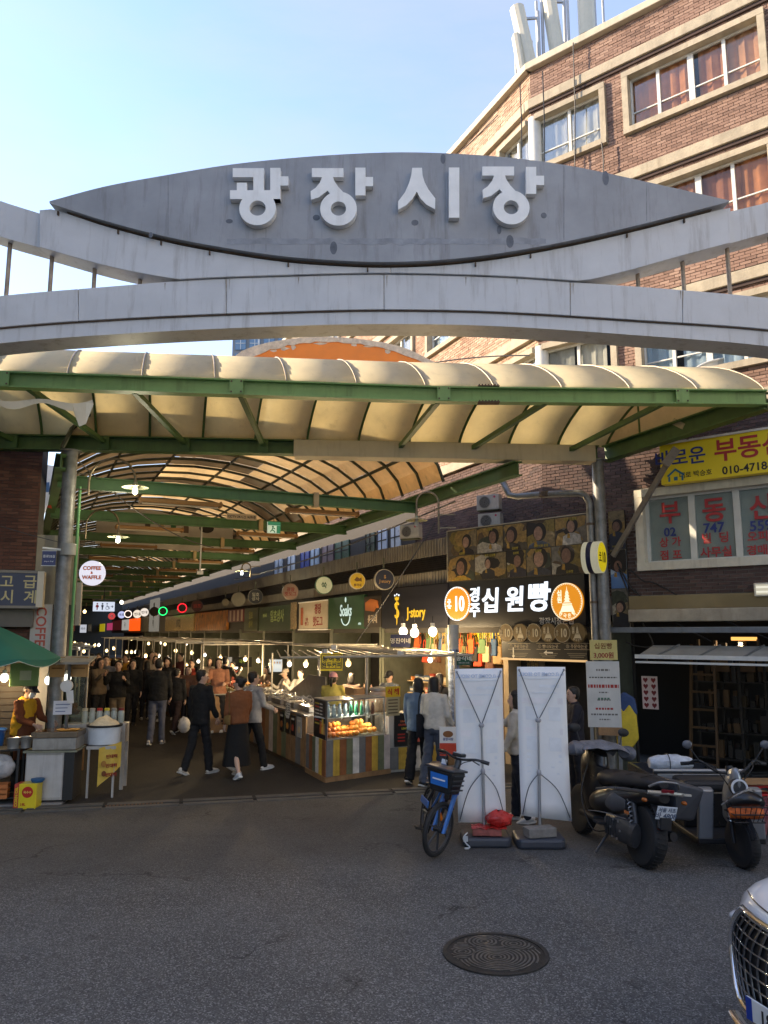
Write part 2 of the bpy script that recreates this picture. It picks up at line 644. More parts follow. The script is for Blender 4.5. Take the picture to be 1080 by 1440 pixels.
arch_b1 = [(-200,486),(0,460),(200,446),(400,438),(540,435),(700,438),(900,450),(1080,463),(1280,490)]
arch_b2 = [(-200,508),(0,481),(200,466),(400,457),(540,454),(700,457),(900,470),(1080,485),(1280,514)]
joints = [-200,-60,110,318,540,802,960,1130,1280]
for a,b_ in zip(joints[:-1],joints[1:]):
 xs = linspace(a + 0.3,b_ - 0.3,12)
 MB().strip(gcurve(arch_top,xs),gcurve(arch_b1,xs),0.0,0.42,GSTEEL).build('arch_panel',GSTEEL,gate,bev=0.006)
xs = linspace(-200,1280,60)
MB().strip([(x,z - 0.015) for x,z in gcurve(arch_top,xs)],[(x,z + 0.012) for x,z in gcurve(arch_b1,xs)],0.02,0.40).build('arch_core',RUST,gate)
MB().strip([(x,z - 0.012) for x,z in gcurve(arch_b1,xs)],[(x,z) for x,z in gcurve(arch_b2,xs)],0.035,0.40).build('arch_flange',GSTEEL,gate)
MB().strip([(x,z + 0.01) for x,z in gcurve(arch_b1,xs)],[(x,z - 0.014) for x,z in gcurve(arch_b1,xs)],0.02,0.03).build('groove',RUST,gate)
lens_lo = [(75,293),(150,317),(230,338),(300,352),(400,367),(480,373),(540,375),(620,372),(700,363),(800,345),(900,322),(1020,291)]
lens_up = [(75,290),(150,270),(230,255),(320,240),(400,231),(480,225),(560,222),(640,224),(720,230),(800,241),(900,262),(1020,289)]
rib_lo = [(57,349),(150,375),(230,391),(290,398),(420,400),(540,400),(680,400),(805,398),(870,385),(950,363),(1025,343)]
rib_hi = [(57,297)] + [(x,y + 3) for x,y in lens_lo] + [(1025,294)]
xs = linspace(57,1025,60)
at_f = fcurve(arch_top)
rl_f = fcurve(rib_lo)
# the ribbon sits on the arch: where it runs into the arch its lower edge follows the arch's top
ribbon_lo = [gp(x,min(rl_f(x),at_f(x) - 0.8)) for x in xs]
for k0,k1 in ((0,30),(30,59)):
 MB().strip(gcurve(rib_hi,xs[k0:k1 + 1] + (0.6 if k0 else -0.0)),[(p[0] + (0.003 if k0 else 0),p[1]) for p in ribbon_lo[k0:k1 + 1]],-0.03,0.34).build('ribbon_panel',GSTEEL,gate,bev=0.006)
for pts_hi,pts_lo in (([(-200,205),(-80,250),(0,281),(57,299)],[(-200,262),(-80,304),(0,331),(57,347)]),
                       ([(1026,296),(1080,283),(1160,255),(1280,205)],[(1026,341),(1080,326),(1160,302),(1280,262)])):
 xs2 = linspace(pts_hi[0][0],pts_hi[-1][0] - 0.3,12)
 MB().strip(gcurve(pts_hi,xs2),gcurve(pts_lo,xs2),0.03,0.34).build('ribbon_panel',GSTEEL,gate)
xs = linspace(75,1020,90)
MB().strip(gcurve(lens_up,xs),[(x,z + 0.004) for x,z in gcurve(lens_lo,xs)],-0.11,0.12).build('sign_board',GDARK,gate)
MB().strip([(x,z - 0.004) for x,z in gcurve(lens_lo,xs[2:-2])],[(x,z - 0.014) for x,z in gcurve(lens_lo,xs[2:-2])],-0.045,0.05).build('shadow_gap',RUST,gate)
GPOST = M('gate_post_steel',(0.34,0.27,0.2),0.6,0.3,var=0.3,scale=10)
for px,y0,y1 in ((5,330,418),(65,348,414),(126,366,408),(191,382,402),(903,374,406),(967,356,410),(1031,338,416),(1092,322,422),(-58,312,426)):
 a,b_ = gp(px,y0),gp(px,y1)
 MB().tube([(a[0],0.17,b_[1]),(a[0],0.17,a[1])],0.026,8).build('arch_post',GPOST,gate,60)
# panel seams of the sign board, small pegs and rust runs along the ribbon
for px in (240,376,625,790,905):
 MB().strip([gp(px - 0.5,fcurve(lens_up)(px) + 2),gp(px + 0.5,fcurve(lens_up)(px) + 2)],[gp(px - 0.5,fcurve(lens_lo)(px) - 3),gp(px + 0.5,fcurve(lens_lo)(px) - 3)],-0.1112,-0.1095).build('panel_seam',M('seam_grey',(0.22,0.225,0.24),0.7,var=0.3,scale=9),gate)
for px in (84,168,228,296,406,517,668,745,880,960):
 a = gp(px,fcurve(lens_lo)(px) + 6)
 MB().cbox(a[0],-0.045,a[1] - 0.03,0.016,0.03,0.045).build('peg',RUST,gate)
RUN = M('rust_run',(0.30,0.25,0.19),0.7,var=0.4,scale=14)
for px,l in ((318,26),(323,14),(540,34),(544,18),(802,30),(806,16),(110,22),(960,26),(957,12),(420,10),(655,13),(727,9),(232,11)):
 y0 = fcurve(arch_top)(px) + 1.5
 n_ = 6
 w0 = rnd(0.5,1.1)
 MB().strip([gp(px - w0 * (1 - k / n_) * rnd(0.6,1.2),y0 + l * k / n_) for k in range(n_ + 1)],[gp(px + w0 * (1 - k / n_) * rnd(0.6,1.2) + 0.1,y0 + l * k / n_) for k in range(n_ + 1)],-0.0022,-0.0006).build('rust_run',RUN,gate)
# letters, each a mesh of its own
def letter(strokes,rings,ox,oy,k=4.5):
 m = MB()
 yy = -0.11
 for i,st in enumerate(strokes):
  pl = [gp(ox + x / k,oy + y / k) for x,y in st]
  ar = sum(pl[j][0] * pl[(j + 1) % len(pl)][1] - pl[(j + 1) % len(pl)][0] * pl[j][1] for j in range(len(pl)))
  if ar < 0:
   pl.reverse()
  m.prism(pl,yy - 0.085 - 0.0016 * i,yy - 0.002)
 for x,y,ro,ri in rings:
  c = gp(ox + x / k,oy + y / k)
  m.ring(c[0],c[1],ro / k / 1100 * GY * 1.06,ri / k / 1100 * GY * 1.06,yy - 0.092,yy - 0.002,n=44,ry=1.0)
 return m.build('letter',WHITE_L,gate,30)
def rect(x0,y0,x1,y1):
 return [(x0,y0),(x1,y0),(x1,y1),(x0,y1)]
letter([[(52,112),(245,112),(245,252),(180,252),(180,168),(52,168)],rect(78,203,140,255),rect(36,250,345,305),
  rect(285,112,348,305),rect(346,165,397,222)],[(207,362,115,51)],320,225)
JL = [(606,166),(594,200),(566,235),(535,256),(538,308),(585,294),(640,252),(668,285),(740,264),(706,228),(682,192),(672,166)]
letter([rect(543,112,738,168),JL,[(812,110),(875,110),(875,168),(922,168),(922,225),(875,225),(875,282),(812,282)]],
       [(708,365,115,48)],320,225)
letter([[(175,110),(235,110),(240,160),(252,200),(276,245),(318,300),(317,368),(262,338),(225,298),(203,258),(176,302),(138,342),(88,370),
         (88,318),(130,262),(155,205),(168,160)]],[],540,225)
letter([rect(402,108,467,420)],[],540,225)
letter([rect(610,102,806,158),[(x + 76,y - 9) for x,y in JL],[(880,105),(943,105),(943,160),(992,160),(992,218),(943,218),(943,272),(880,272)]],
       [(788,357,115,47)],540,225)
# smeared band of old adhesive below the letters
BANDM = M('smear_band',(0.27,0.28,0.305),0.6,var=0.25,scale=6)
xs = linspace(322,765,90)
MB().strip([gp(x,342 + 2.5 * noise.noise(Vec((x * 0.05,0,0)))) for x in xs],[gp(x,350 + 3.5 * noise.noise(Vec((x * 0.07,5,0)))) for x in xs],-0.1118,-0.109).build('smear',BANDM,gate)
# streaks of tar where older letters were fixed
STAIN = M('old_glue',(0.13,0.14,0.165),0.7,var=0.3,scale=8)
for px,py,rx,ry in ((848,258,4,10),(622,231,3.5,7),(446,313,5,4),(583,320,5,4),(715,346,5,9),(470,355,5,9),(325,318,5,3),(700,330,3,6),(762,310,4,4),(216,337,3,4)):
 c = gp(px,py)
 q = gp(px + rx,py - ry)
 MB().disc(c[0],c[1],q[0] - c[0],q[1] - c[1],-0.1125,-0.109,n=14).build('glue_stain',STAIN,gate)

# ================================================================ entrance canopy
GREEN = M('green_painted_steel',(0.235,0.40,0.13),0.45,var=0.14,scale=3,dirt=0.55,bump=0.05)
GREEND = M('dark_green_steel',(0.06,0.125,0.035),0.5,var=0.2,scale=4,dirt=0.5)
def polycarb(name,c,tr=0.55,dark=0.5,alpha=0.0):
 m = bpy.data.materials.new(name)
 m.use_nodes = True
 N,L = m.node_tree.nodes,m.node_tree.links
 N.remove(N['Principled BSDF'])
 out = N['Material Output']
 tc = N.new('ShaderNodeTexCoord')
 nz = N.new('ShaderNodeTexNoise')
 nz.inputs['Scale'].default_value = 1.4
 nz.inputs['Detail'].default_value = 7
 nz.inputs['Roughness'].default_value = 0.68
 L.new(tc.outputs['Object'],nz.inputs['Vector'])
 cr = N.new('ShaderNodeValToRGB')
 cr.color_ramp.elements[0].position = 0.32
 cr.color_ramp.elements[0].color = (*[x * dark for x in c],1)
 cr.color_ramp.elements[1].position = 0.62
 cr.color_ramp.elements[1].color = (*c,1)
 n5 = N.new('ShaderNodeTexNoise')
 n5.inputs['Scale'].default_value = 7
 n5.inputs['Detail'].default_value = 8
 n5.inputs['Roughness'].default_value = 0.75
 L.new(tc.outputs['Object'],n5.inputs['Vector'])
 ms = N.new('ShaderNodeMath')
 ms.operation = 'SUBTRACT'
 m5 = N.new('ShaderNodeMapRange')
 m5.inputs[1].default_value,m5.inputs[2].default_value,m5.inputs[3].default_value,m5.inputs[4].default_value = 0.56,0.72,0,0.3
 L.new(n5.outputs[0],m5.inputs[0])
 L.new(nz.outputs[0],ms.inputs[0])
 L.new(m5.outputs[0],ms.inputs[1])
 L.new(ms.outputs[0],cr.inputs[0])
 d = N.new('ShaderNodeBsdfDiffuse')
 t = N.new('ShaderNodeBsdfTranslucent')
 L.new(cr.outputs[0],d.inputs[0])
 L.new(cr.outputs[0],t.inputs[0])
 mx = N.new('ShaderNodeMixShader')
 mx.inputs[0].default_value = tr
 L.new(d.outputs[0],mx.inputs[1])
 L.new(t.outputs[0],mx.inputs[2])
 gl = N.new('ShaderNodeBsdfGlossy')
 gl.inputs['Roughness'].default_value = 0.35
 m2 = N.new('ShaderNodeMixShader')
 m2.inputs[0].default_value = 0.05
 L.new(mx.outputs[0],m2.inputs[1])
 L.new(gl.outputs[0],m2.inputs[2])
 L.new(m2.outputs[0],out.inputs[0])
 return m
PC = polycarb('canopy_polycarbonate',(0.92,0.83,0.58),0.5,0.84)
PCV = polycarb('vault_polycarbonate',(0.90,0.60,0.25),0.62,0.7)
canopy = thing('entrance_canopy','green steel canopy with yellowed curved plastic roof across the market entrance','canopy',(0,0,0))
ZF = 5.50
# plan of the front and rear beams
_fa,_fb,_fc = P(0,534,9.85),P(620,557,10.5),P(1076,560,10.65)
FBP = [(-8.0,_fa.y - 0.36),(_fa.x,_fa.y),(_fb.x,_fb.y),(_fc.x,_fc.y)]
ZF = (_fa.z + _fb.z + _fc.z) / 3
LP_ = P(92,760,12.25)
RP_ = P(846,780,12.95)
RBP = [(-8.0,LP_.y - 0.249 * (LP_.x + 8) * -1 * -1),(LP_.x,LP_.y),(RP_.x,RP_.y)]
RBP[0] = (-8.0,LP_.y + (-8.0 - LP_.x) * (RP_.y - LP_.y) / (RP_.x - LP_.x))
ZR = P(92,624,12.25).z
def along(pl,t):
 """point at fraction of length"""
 d = [math.dist(pl[i],pl[i + 1]) for i in range(len(pl) - 1)]
 q = t * sum(d)
 for i,l in enumerate(d):
  if q <= l or i == len(d) - 1:
   return Vector(pl[i]).lerp(Vector(pl[i + 1]),q / l)
  q -= l
def fb(x):
 for (a,b_) in zip(FBP[:-1],FBP[1:]):
  if x <= b_[0] or b_ == FBP[-1]:
   return a[1] + (b_[1] - a[1]) * (x - a[0]) / (b_[0] - a[0])
m = MB()
for a,b_ in zip(FBP[:-1],FBP[1:]):
 m.ibeam((*a,ZF),(*b_,ZF),0.16,0.215)
m.build('front_beam',GREEN,canopy)
for px in (24,334,626,973):
 q = P(px,550,10)
 x = q.x * 1.02
 MB().cbox(x,fb(x) - 0.083,ZF - 0.1,0.18,0.012,0.2).build('splice_plate',GREEN,canopy)
 mm = MB()
 for i in (-1,1):
  for j in (-1,1):
   mm.cbox(x + i * 0.065,fb(x) - 0.093,ZF + j * 0.072 - 0.01,0.02,0.012,0.02)
 mm.build('bolts',RUST,canopy)
x = P(691,550,10.4).x
m = MB()
for z in (ZF + 0.11,ZF - 0.118):
 m.box(x - 0.18,x + 0.12,fb(x) - 0.1,fb(x) + 0.05,z,z + 0.012)
 for i in range(7):
  m.cbox(x - 0.16 + i * 0.043,fb(x) - 0.085,z + 0.012,0.018,0.018,0.018)
m.build('bolted_joint',RUST,canopy)
m = MB()
for a,b_ in zip(RBP[:-1],RBP[1:]):
 m.ibeam((*a,ZR),(*b_,ZR),0.2,0.24)
m.build('rear_beam',GREEND,canopy)
RR = Vec((RP_.x + 0.15,RP_.y + 0.05,ZR))
FR = Vec((FBP[-1][0] + 0.02,FBP[-1][1],ZF - 0.03))
MB().ibeam(FR,RR,0.18,0.27).build('side_beam',GREEND,canopy)
NR = 15
fpts = [along(FBP,i / (NR - 1)) for i in range(NR)]
rpts = [along([RBP[0],RBP[1],(RR.x,RR.y)],i / (NR - 1)) for i in range(NR)]
HV = 0.78
def vault_pt(i,th):
 a,b_ = Vec((*fpts[i],ZF + 0.11)),Vec((*rpts[i],ZR + 0.12))
 u = (1 - cos(th)) / 2
 q = a.lerp(b_,u)
 q.z += HV * (0.3 * sin(th) + 0.7 * 4 * u * (1 - u))
 return q
TH = [PI * k / 18 for k in range(19)]
def vault_in(i,t,d=0.045):
 """the same arc pulled in towards the vault's axis"""
 c = Vec((*fpts[i],ZF + 0.11)).lerp(Vec((*rpts[i],ZR + 0.12)),0.5)
 q = vault_pt(i,t)
 return q + (c - q).normalized() * d
m0 = MB()
for i in range(NR):
 MB().tube([vault_in(i,t,0.035) for t in TH],0.02,6).build('rib',GREEND,canopy,60)
 if i < NR - 1:
  m = MB()
  vs = []
  for j,t in enumerate(TH):
   a,b_ = vault_pt(i,t),vault_pt(i + 1,t)
   w = (b_ - a).normalized() * 0.004
   sag = Vec((0,0,rnd(-0.004,0.004)))
   vs += [a + w,a.lerp(b_,0.5),b_ - w]
  fs = []
  for j in range(len(TH) - 1):
   for k in (0,1):
    fs.append((3 * j + k,3 * j + k + 1,3 * j + k + 4,3 * j + k + 3))
  m.add(vs,fs)
  o = m.build('roof_panel',PC,canopy,60)
  sd = o.modifiers.new('thick','SOLIDIFY')
  sd.thickness = 0.006
 MB().tube([vault_pt(i,t) + Vec((0,0,0.004)) for t in TH],(0.011),6).build('seam_strip',M('seam_aluminium',(0.36,0.31,0.24),0.5,0.3,var=0.3),canopy,60)
for k,r in ((3,0.018),):
 MB().tube([vault_in(i,TH[k],0.09) for i in range(NR)],r,6).build('purlin',GREEND,canopy,60)
for (fx,rx) in ((-120,22),(58,146),(197,257),(340,367),(617,562),(772,667),(942,812),(-330,-250)):
 qf = P(fx,550,10.3)
 qr = P(rx,628,12.2)
 yr = LP_.y + (qr.x - LP_.x) * (RP_.y - LP_.y) / (RP_.x - LP_.x)
 MB().beam((qf.x,fb(qf.x) + 0.04,ZF - 0.08),(qr.x,yr - 0.05,ZR + 0.02),0.07,0.07).build('diagonal_brace',GREEND,canopy)
 MB().cbox(qr.x,yr - 0.115,ZR - 0.1,0.17,0.012,0.19).build('gusset_plate',GREEND,canopy)
CREAM = M('cream_board',(0.52,0.46,0.33),0.6,var=0.1,scale=2,dirt=0.35)
xl,xr = P(412,635,12.3).x,P(838,650,12.8).x
yl = LP_.y + (xl - LP_.x) * (RP_.y - LP_.y) / (RP_.x - LP_.x)
yr = LP_.y + (xr - LP_.x) * (RP_.y - LP_.y) / (RP_.x - LP_.x)
MB().beam((xl,yl - 0.14,ZR - 0.03),(xr,yr - 0.14,ZR - 0.03),0.035,0.27,CREAM).build('fascia_board',CREAM,canopy,bev=0.004)
MB().beam((xl,yl + 0.02,ZR - 0.16),(xr,yr + 0.02,ZR - 0.16),0.28,0.01,CREAM).build('fascia_soffit',CREAM,canopy)
# gable at the right end of the canopy
GAB = polycarb('gable_polycarbonate',(0.66,0.53,0.32),0.5,0.75)
vs = [vault_pt(NR - 1,t) - Vec((0,0,0.05)) for t in TH]
m = MB()
a,b_ = Vec((FR.x,FR.y,FR.z + 0.12)),Vec((RR.x,RR.y,RR.z + 0.12))
m.add([v for v in vs] + [a.lerp(b_,(1 - cos(t)) / 2) for t in TH],[(j,j + 1,j + 20,j + 19) for j in range(18)])
m.build('gable_panel',GAB,canopy)
for t in (6,12):
 MB().tube([a.lerp(b_,(1 - cos(TH[t])) / 2),vs[t]],0.018,6).build('gable_mullion',GREEND,canopy)
# columns
GALV = M('galvanised_steel',(0.22,0.22,0.215),0.5,0.45,var=0.35,scale=7,dirt=0.35)
def column(q,rr):
 MB().lathe([(rr * 1.9,0),(rr * 1.9,0.03),(rr,0.031),(rr,ZR - 0.14),(rr * 1.6,ZR - 0.139),(rr * 1.6,ZR - 0.125)],20,(q.x,q.y,0.01)).build('column',GALV,canopy,30)
column(LP_,0.108)
column(RP_,0.10)
q = P(832,780,12.98)
pp = [(q.x,q.y,0),(q.x,q.y,4.55)] + [(q.x - 0.02 - 0.16 * (1 - cos(t)),q.y + 0.0,4.55 + 0.18 * sin(t)) for t in (0.4,0.8,1.2,1.57)]
l1,l2 = P(716,672,13.6),P(706,655,13.8)
pp += [(l1.x + 0.5,l1.y - 0.3,4.76),(l1.x + 0.12,l1.y - 0.1,4.76),(l1.x,l1.y,4.8),(l2.x,l2.y,5.1)]
dp = thing('drain_pipe','grey steel drain pipe bending beside the canopy column','pipe',(q.x,q.y,0))
MB(Matrix.Translation((-q.x,-q.y,0))).tube(pp,0.058,12).build('pipe',GALV,dp,50)
cp = P(697,683,13.45)
MB(Matrix.Translation((-q.x,-q.y,0))).lathe([(0.09,-0.05),(0.1,-0.03),(0.1,0.03),(0.09,0.05)],10,(l1.x + 0.55,l1.y - 0.32,4.76)).build('coupling',RUST,dp)
for z in (1.2,2.9,4.2):
 MB().ring(0,0,0.068,0.056,-0.02,0.02,n=14).build('clamp',RUST,dp,loc=(0,0,z)).rotation_euler = (PI / 2,0,0)
# knee brace from the side beam to the wall on the right
a,b_ = P(945,640,12.0),P(862,782,12.95)
MB().beam(a,b_,0.05,0.08).build('knee_brace',M('brown_steel',(0.22,0.19,0.16),0.6,0.3,var=0.2),canopy)
MB().beam(a + Vec((-0.12,0,-0.16)),a + Vec((0.08,0,0.1)),0.06,0.13).build('brace_plate',MATS['brown_steel'],canopy)
fl = P(962,598,11.9)
o = thing('floodlight','square cream floodlight fixed on the side beam of the canopy','floodlight',fl,0.6)
MB(Matrix.Rotation(0.6,4,'X')).box(-0.16,0.16,-0.12,0.12,-0.05,0.05).build('housing',M('flood_cream',(0.42,0.36,0.24),0.5),o,bev=0.01)
MB(Matrix.Rotation(0.6,4,'X')).box(-0.14,0.14,-0.1,0.1,-0.056,-0.052).build('lens',M('flood_lens',(0.55,0.5,0.4),0.15),o)
MB().beam((0.1,0,0),(0.14,0.05,-0.2),0.03,0.02).build('bracket',RUST,o)
# loose sheet hanging from the front beam on the left
TARP = polycarb('white_sheet',(0.8,0.78,0.7),0.4,0.85)
m = MB()
n = 16
for i in range(n + 1):
 t = i / n
 q = P(-20 + 150 * t,556 + 9 * sin(t * 2.6) + 4 * sin(9 * t),9.8)
 h = 0.05 + 0.05 * sin(t * 6) ** 2 + (0.22 if 0.86 < t < 0.96 else 0)
 m.v += [tuple(q),(q.x + 0.01,q.y + 0.02,q.z - h)]
m.f = [(2 * i,2 * i + 1,2 * i + 3,2 * i + 2) for i in range(n)]
m.m = [0] * n
tag(m.build('torn_sheet',TARP),'torn white plastic sheet drooping below the canopy beam at its left end','plastic sheet')
# orange arch board standing behind the canopy
ORANGE = M('orange_board',(0.85,0.24,0.015),0.5,var=0.08,scale=3)
m_f = [(345,508),(370,495),(420,483),(470,480),(520,486),(560,496),(612,516)]
m_o = [(318,512),(345,493),(400,479),(455,475),(520,480),(570,491),(625,518)]
OYd = 14.2
oc = P(470,520,OYd)
ob = thing('orange_arch_board','orange arched board with peeling white rim rising behind the canopy roof','board',(oc.x,OYd,oc.z))
sh = Matrix.Translation((-oc.x,0,-oc.z))
def op(px,py):
 q = P(px,py,OYd)
 return (q.x,q.z)
f1,f2 = fcurve(m_f),fcurve(m_o)
xs = linspace(345,612,30)
MB(sh).strip([op(x,f1(x)) for x in xs],[op(x,560) for x in xs],-0.03,0.03).build('orange_panel',ORANGE,ob)
xs = linspace(318,625,40)
MB(sh).strip([op(x,f2(x) + rnd(-0.4,0.4)) for x in xs],[op(x,min(f1(min(max(x,345),612)) + rnd(0.3,3),560)) for x in xs],-0.05,0.2).build('rim',M('peeling_white',(0.66,0.55,0.42),0.8,var=0.25,scale=12,bump=0.5),ob)
m = MB(sh)
for px,py,w,h in ((400,491,7,3),(412,489,4,5),(385,494,6,2),(450,484,9,2),(498,485,6,3),(520,488,8,2),(545,495,5,3)):
 pl = [op(px + w * cos(t) * rnd(0.5,1.2),py - h * sin(t) * rnd(0.5,1.2)) for t in linspace(0,2 * PI,9)[:-1]]
 m.prism(pl,-0.036,-0.031)
m.build('peeled_patches',MATS['peeling_white'],ob)
# far tower
ty = 130
tq = P(327,480,ty)
tq2 = P(447,480,ty)
tw = thing('far_tower','distant grey office tower seen under the gate arch','building',(tq.x,ty,0))
W_ = tq2.x - tq.x
MB().box(0,W_,0,18,0,62).build('wall',M('tower_grey',(0.16,0.17,0.19),0.6,var=0.1,scale=0.1),tw)
TG = M('tower_glass',(0.10,0.17,0.26),0.08,var=0.1,spec=0.8)
wm = MB().box(0,1.7,-0.1,0.1,0,2.2).box(-0.1,1.8,-0.04,0.05,-0.1,2.3).mesh('window',TG)
fm = MB().box(0.8,0.9,-0.16,-0.1,0,2.2).box(0,1.7,-0.16,-0.1,1.05,1.15).mesh('frame',M('tower_frame',(0.5,0.5,0.5),0.5))
for k in range(8):
 for j in range(6):
  o = link_mesh('window',wm,tw,(0.6 + j * W_ / 6,-0.12,36 + 3 * k))
  link_mesh('frame',fm,o)
MB().box(W_ * 0.62,W_ * 0.64,-0.25,0,0,62).box(W_ * 0.3,W_ * 0.32,-0.25,0,0,62).build('pilaster',MATS['tower_frame'],tw)

# ================================================================ corner brick building
def glass(name,tint=(1,1,1),refl=1.0,rough=0.02):
 m = bpy.data.materials.new(name)
 m.use_nodes = True
 N,L = m.node_tree.nodes,m.node_tree.links
 N.remove(N['Principled BSDF'])
 t = N.new('ShaderNodeBsdfTransparent')
 t.inputs[0].default_value = (*tint,1)
 g = N.new('ShaderNodeBsdfGlossy')
 g.inputs['Roughness'].default_value = rough
 f = N.new('ShaderNodeFresnel')
 f.inputs[0].default_value = 1.52
 mu = N.new('ShaderNodeMath')
 mu.operation = 'MULTIPLY'
 mu.inputs[1].default_value = refl
 L.new(f.outputs[0],mu.inputs[0])
 mx = N.new('ShaderNodeMixShader')
 L.new(mu.outputs[0],mx.inputs[0])
 L.new(t.outputs[0],mx.inputs[1])
 L.new(g.outputs[0],mx.inputs[2])
 L.new(mx.outputs[0],N['Material Output'].inputs[0])
 return m
GLASS = glass('window_glass',(0.92,0.93,0.93),0.5)
CLEAR = glass('case_glass',(0.93,0.96,0.95),1.2)
def brick_mat(name,a,b_,c):
 """colour of each brick from its own random tone, plus soot and efflorescence"""
 m = bpy.data.materials.new(name)
 m.use_nodes = True
 N,L = m.node_tree.nodes,m.node_tree.links
 bs = N['Principled BSDF']
 at = N.new('ShaderNodeAttribute')
 at.attribute_name = 'tone'
 cr = N.new('ShaderNodeValToRGB')
 e = cr.color_ramp.elements
 e[0].color,e[1].color = (*a,1),(*c,1)
 k = e.new(0.5)
 k.color = (*b_,1)
 tc = N.new('ShaderNodeTexCoord')
 nz = N.new('ShaderNodeTexNoise')
 nz.inputs['Scale'].default_value = 0.8
 nz.inputs['Detail'].default_value = 7
 L.new(tc.outputs['Object'],nz.inputs['Vector'])
 ad = N.new('ShaderNodeMath')
 ad.operation = 'ADD'
 mr = N.new('ShaderNodeMapRange')
 mr.inputs[1].default_value,mr.inputs[2].default_value = 0.3,0.7
 mr.inputs[3].default_value,mr.inputs[4].default_value = -0.3,0.3
 L.new(nz.outputs[0],mr.inputs[0])
 L.new(at.outputs['Fac'],ad.inputs[0])
 L.new(mr.outputs[0],ad.inputs[1])
 L.new(ad.outputs[0],cr.inputs[0])
 L.new(cr.outputs[0],bs.inputs['Base Color'])
 bs.inputs['Roughness'].default_value = 0.85
 n2 = N.new('ShaderNodeTexNoise')
 n2.inputs['Scale'].default_value = 70
 L.new(tc.outputs['Object'],n2.inputs['Vector'])
 bp = N.new('ShaderNodeBump')
 bp.inputs['Strength'].default_value = 0.4
 bp.inputs['Distance'].default_value = 0.01
 L.new(n2.outputs[0],bp.inputs['Height'])
 L.new(bp.outputs[0],bs.inputs['Normal'])
 return m
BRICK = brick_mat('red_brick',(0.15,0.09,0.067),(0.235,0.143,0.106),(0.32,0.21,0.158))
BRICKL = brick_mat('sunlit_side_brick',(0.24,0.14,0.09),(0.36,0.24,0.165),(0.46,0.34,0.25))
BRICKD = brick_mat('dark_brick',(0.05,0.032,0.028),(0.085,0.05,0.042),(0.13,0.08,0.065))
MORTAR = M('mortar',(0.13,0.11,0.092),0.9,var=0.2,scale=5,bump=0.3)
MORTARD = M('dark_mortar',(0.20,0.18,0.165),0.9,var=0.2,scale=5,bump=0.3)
STONE = M('stone_trim',(0.37,0.32,0.235),0.8,var=0.2,scale=4,dirt=0.45,bump=0.25,bscale=30)
def bricks(parent,x0,x1,z0,z1,holes,mat,single=None,seed=1,bw=0.165,bh=0.046,gap=0.009,y=0.0,dep=0.014):
 """running bond as real bricks: those in the window `single` (x0,x1,z0,z1) are objects, the rest one part"""
 rr = random.Random(seed)
 V,F,T = [],[],[]
 row = 0
 z = z0
 shared = None
 count = 0
 while z < z1 - 0.01:
  zt = min(z + bh,z1)
  segs = [(x0,x1)]
  for h in holes:
   if zt > h[2] + 0.004 and z < h[3] - 0.004:
    ns = []
    for a,b_ in segs:
     if h[1] <= a or h[0] >= b_:
      ns.append((a,b_))
     else:
      if h[0] > a:
       ns.append((a,h[0]))
      if h[1] < b_:
       ns.append((h[1],b_))
    segs = ns
  for a,b_ in segs:
   x = x0 - (bw + gap) * (0.5 if row % 2 else 0)
   while x < b_:
    l,r = max(x,a),min(x + bw,b_)
    if r - l > 0.03:
     dd = dep + rr.uniform(-0.004,0.004)
     t = min(1,max(0,rr.gauss(0.5,0.22)))
     if single and single[0] <= l and r <= single[1] and single[2] <= z and zt <= single[3] and r - l > bw * 0.95 and count < 300:
      if shared is None:
       shared = []
       for k in range(5):
        mb = MB().box(0,bw,-dep,0,0,bh)
        me = mb.mesh('brick',mat)
        at = me.attributes.new('tone','FLOAT','POINT')
        at.data.foreach_set('value',[0.15 + 0.17 * k] * len(me.vertices))
        shared.append(me)
      link_mesh('brick',shared[min(4,int(t * 5))],parent,(l,y + rr.uniform(-0.003,0.003),z))
      count += 1
     else:
      o = len(V)
      j = rr.uniform(-0.002,0.002)
      V += [(l,y - dd,z + j),(r,y - dd,z + j),(r,y - dd,zt + j),(l,y - dd,zt + j),(l,y,z + j),(r,y,z + j),(r,y,zt + j),(l,y,zt + j)]
      F += [(o,o + 1,o + 2,o + 3),(o + 1,o + 5,o + 6,o + 2),(o + 4,o,o + 3,o + 7),(o + 3,o + 2,o + 6,o + 7),(o + 4,o + 5,o + 1,o)]
      T += [t] * 8
    x += bw + gap
  z += bh + gap
  row += 1
 me = bpy.data.meshes.new('brickwork')
 me.from_pydata(V,[],F)
 me.materials.append(mat)
 at = me.attributes.new('tone','FLOAT','POINT')
 at.data.foreach_set('value',T)
 o = link_mesh('brickwork',me,parent)
 o['kind'] = 'stuff'
 return o
def backing(parent,x0,x1,z0,z1,holes,mat,name='wall',y=0.0,thick=0.0):
 xs = sorted({x0,x1,*[min(max(h[i],x0),x1) for h in holes for i in (0,1)]})
 zs = sorted({z0,z1,*[min(max(h[i],z0),z1) for h in holes for i in (2,3)]})
 m = MB()
 for a,b_ in zip(xs[:-1],xs[1:]):
  for c,d in zip(zs[:-1],zs[1:]):
   cx,cz = (a + b_) / 2,(c + d) / 2
   if not any(h[0] < cx < h[1] and h[2] < cz < h[3] for h in holes):
    m.add([(a,y,c),(b_,y,c),(b_,y,d),(a,y,d)],[(0,1,2,3)])
 return m.build(name,mat,parent)
CURT_O = M('orange_curtain',(0.60,0.235,0.08),0.8,var=0.45,scale=1.3)
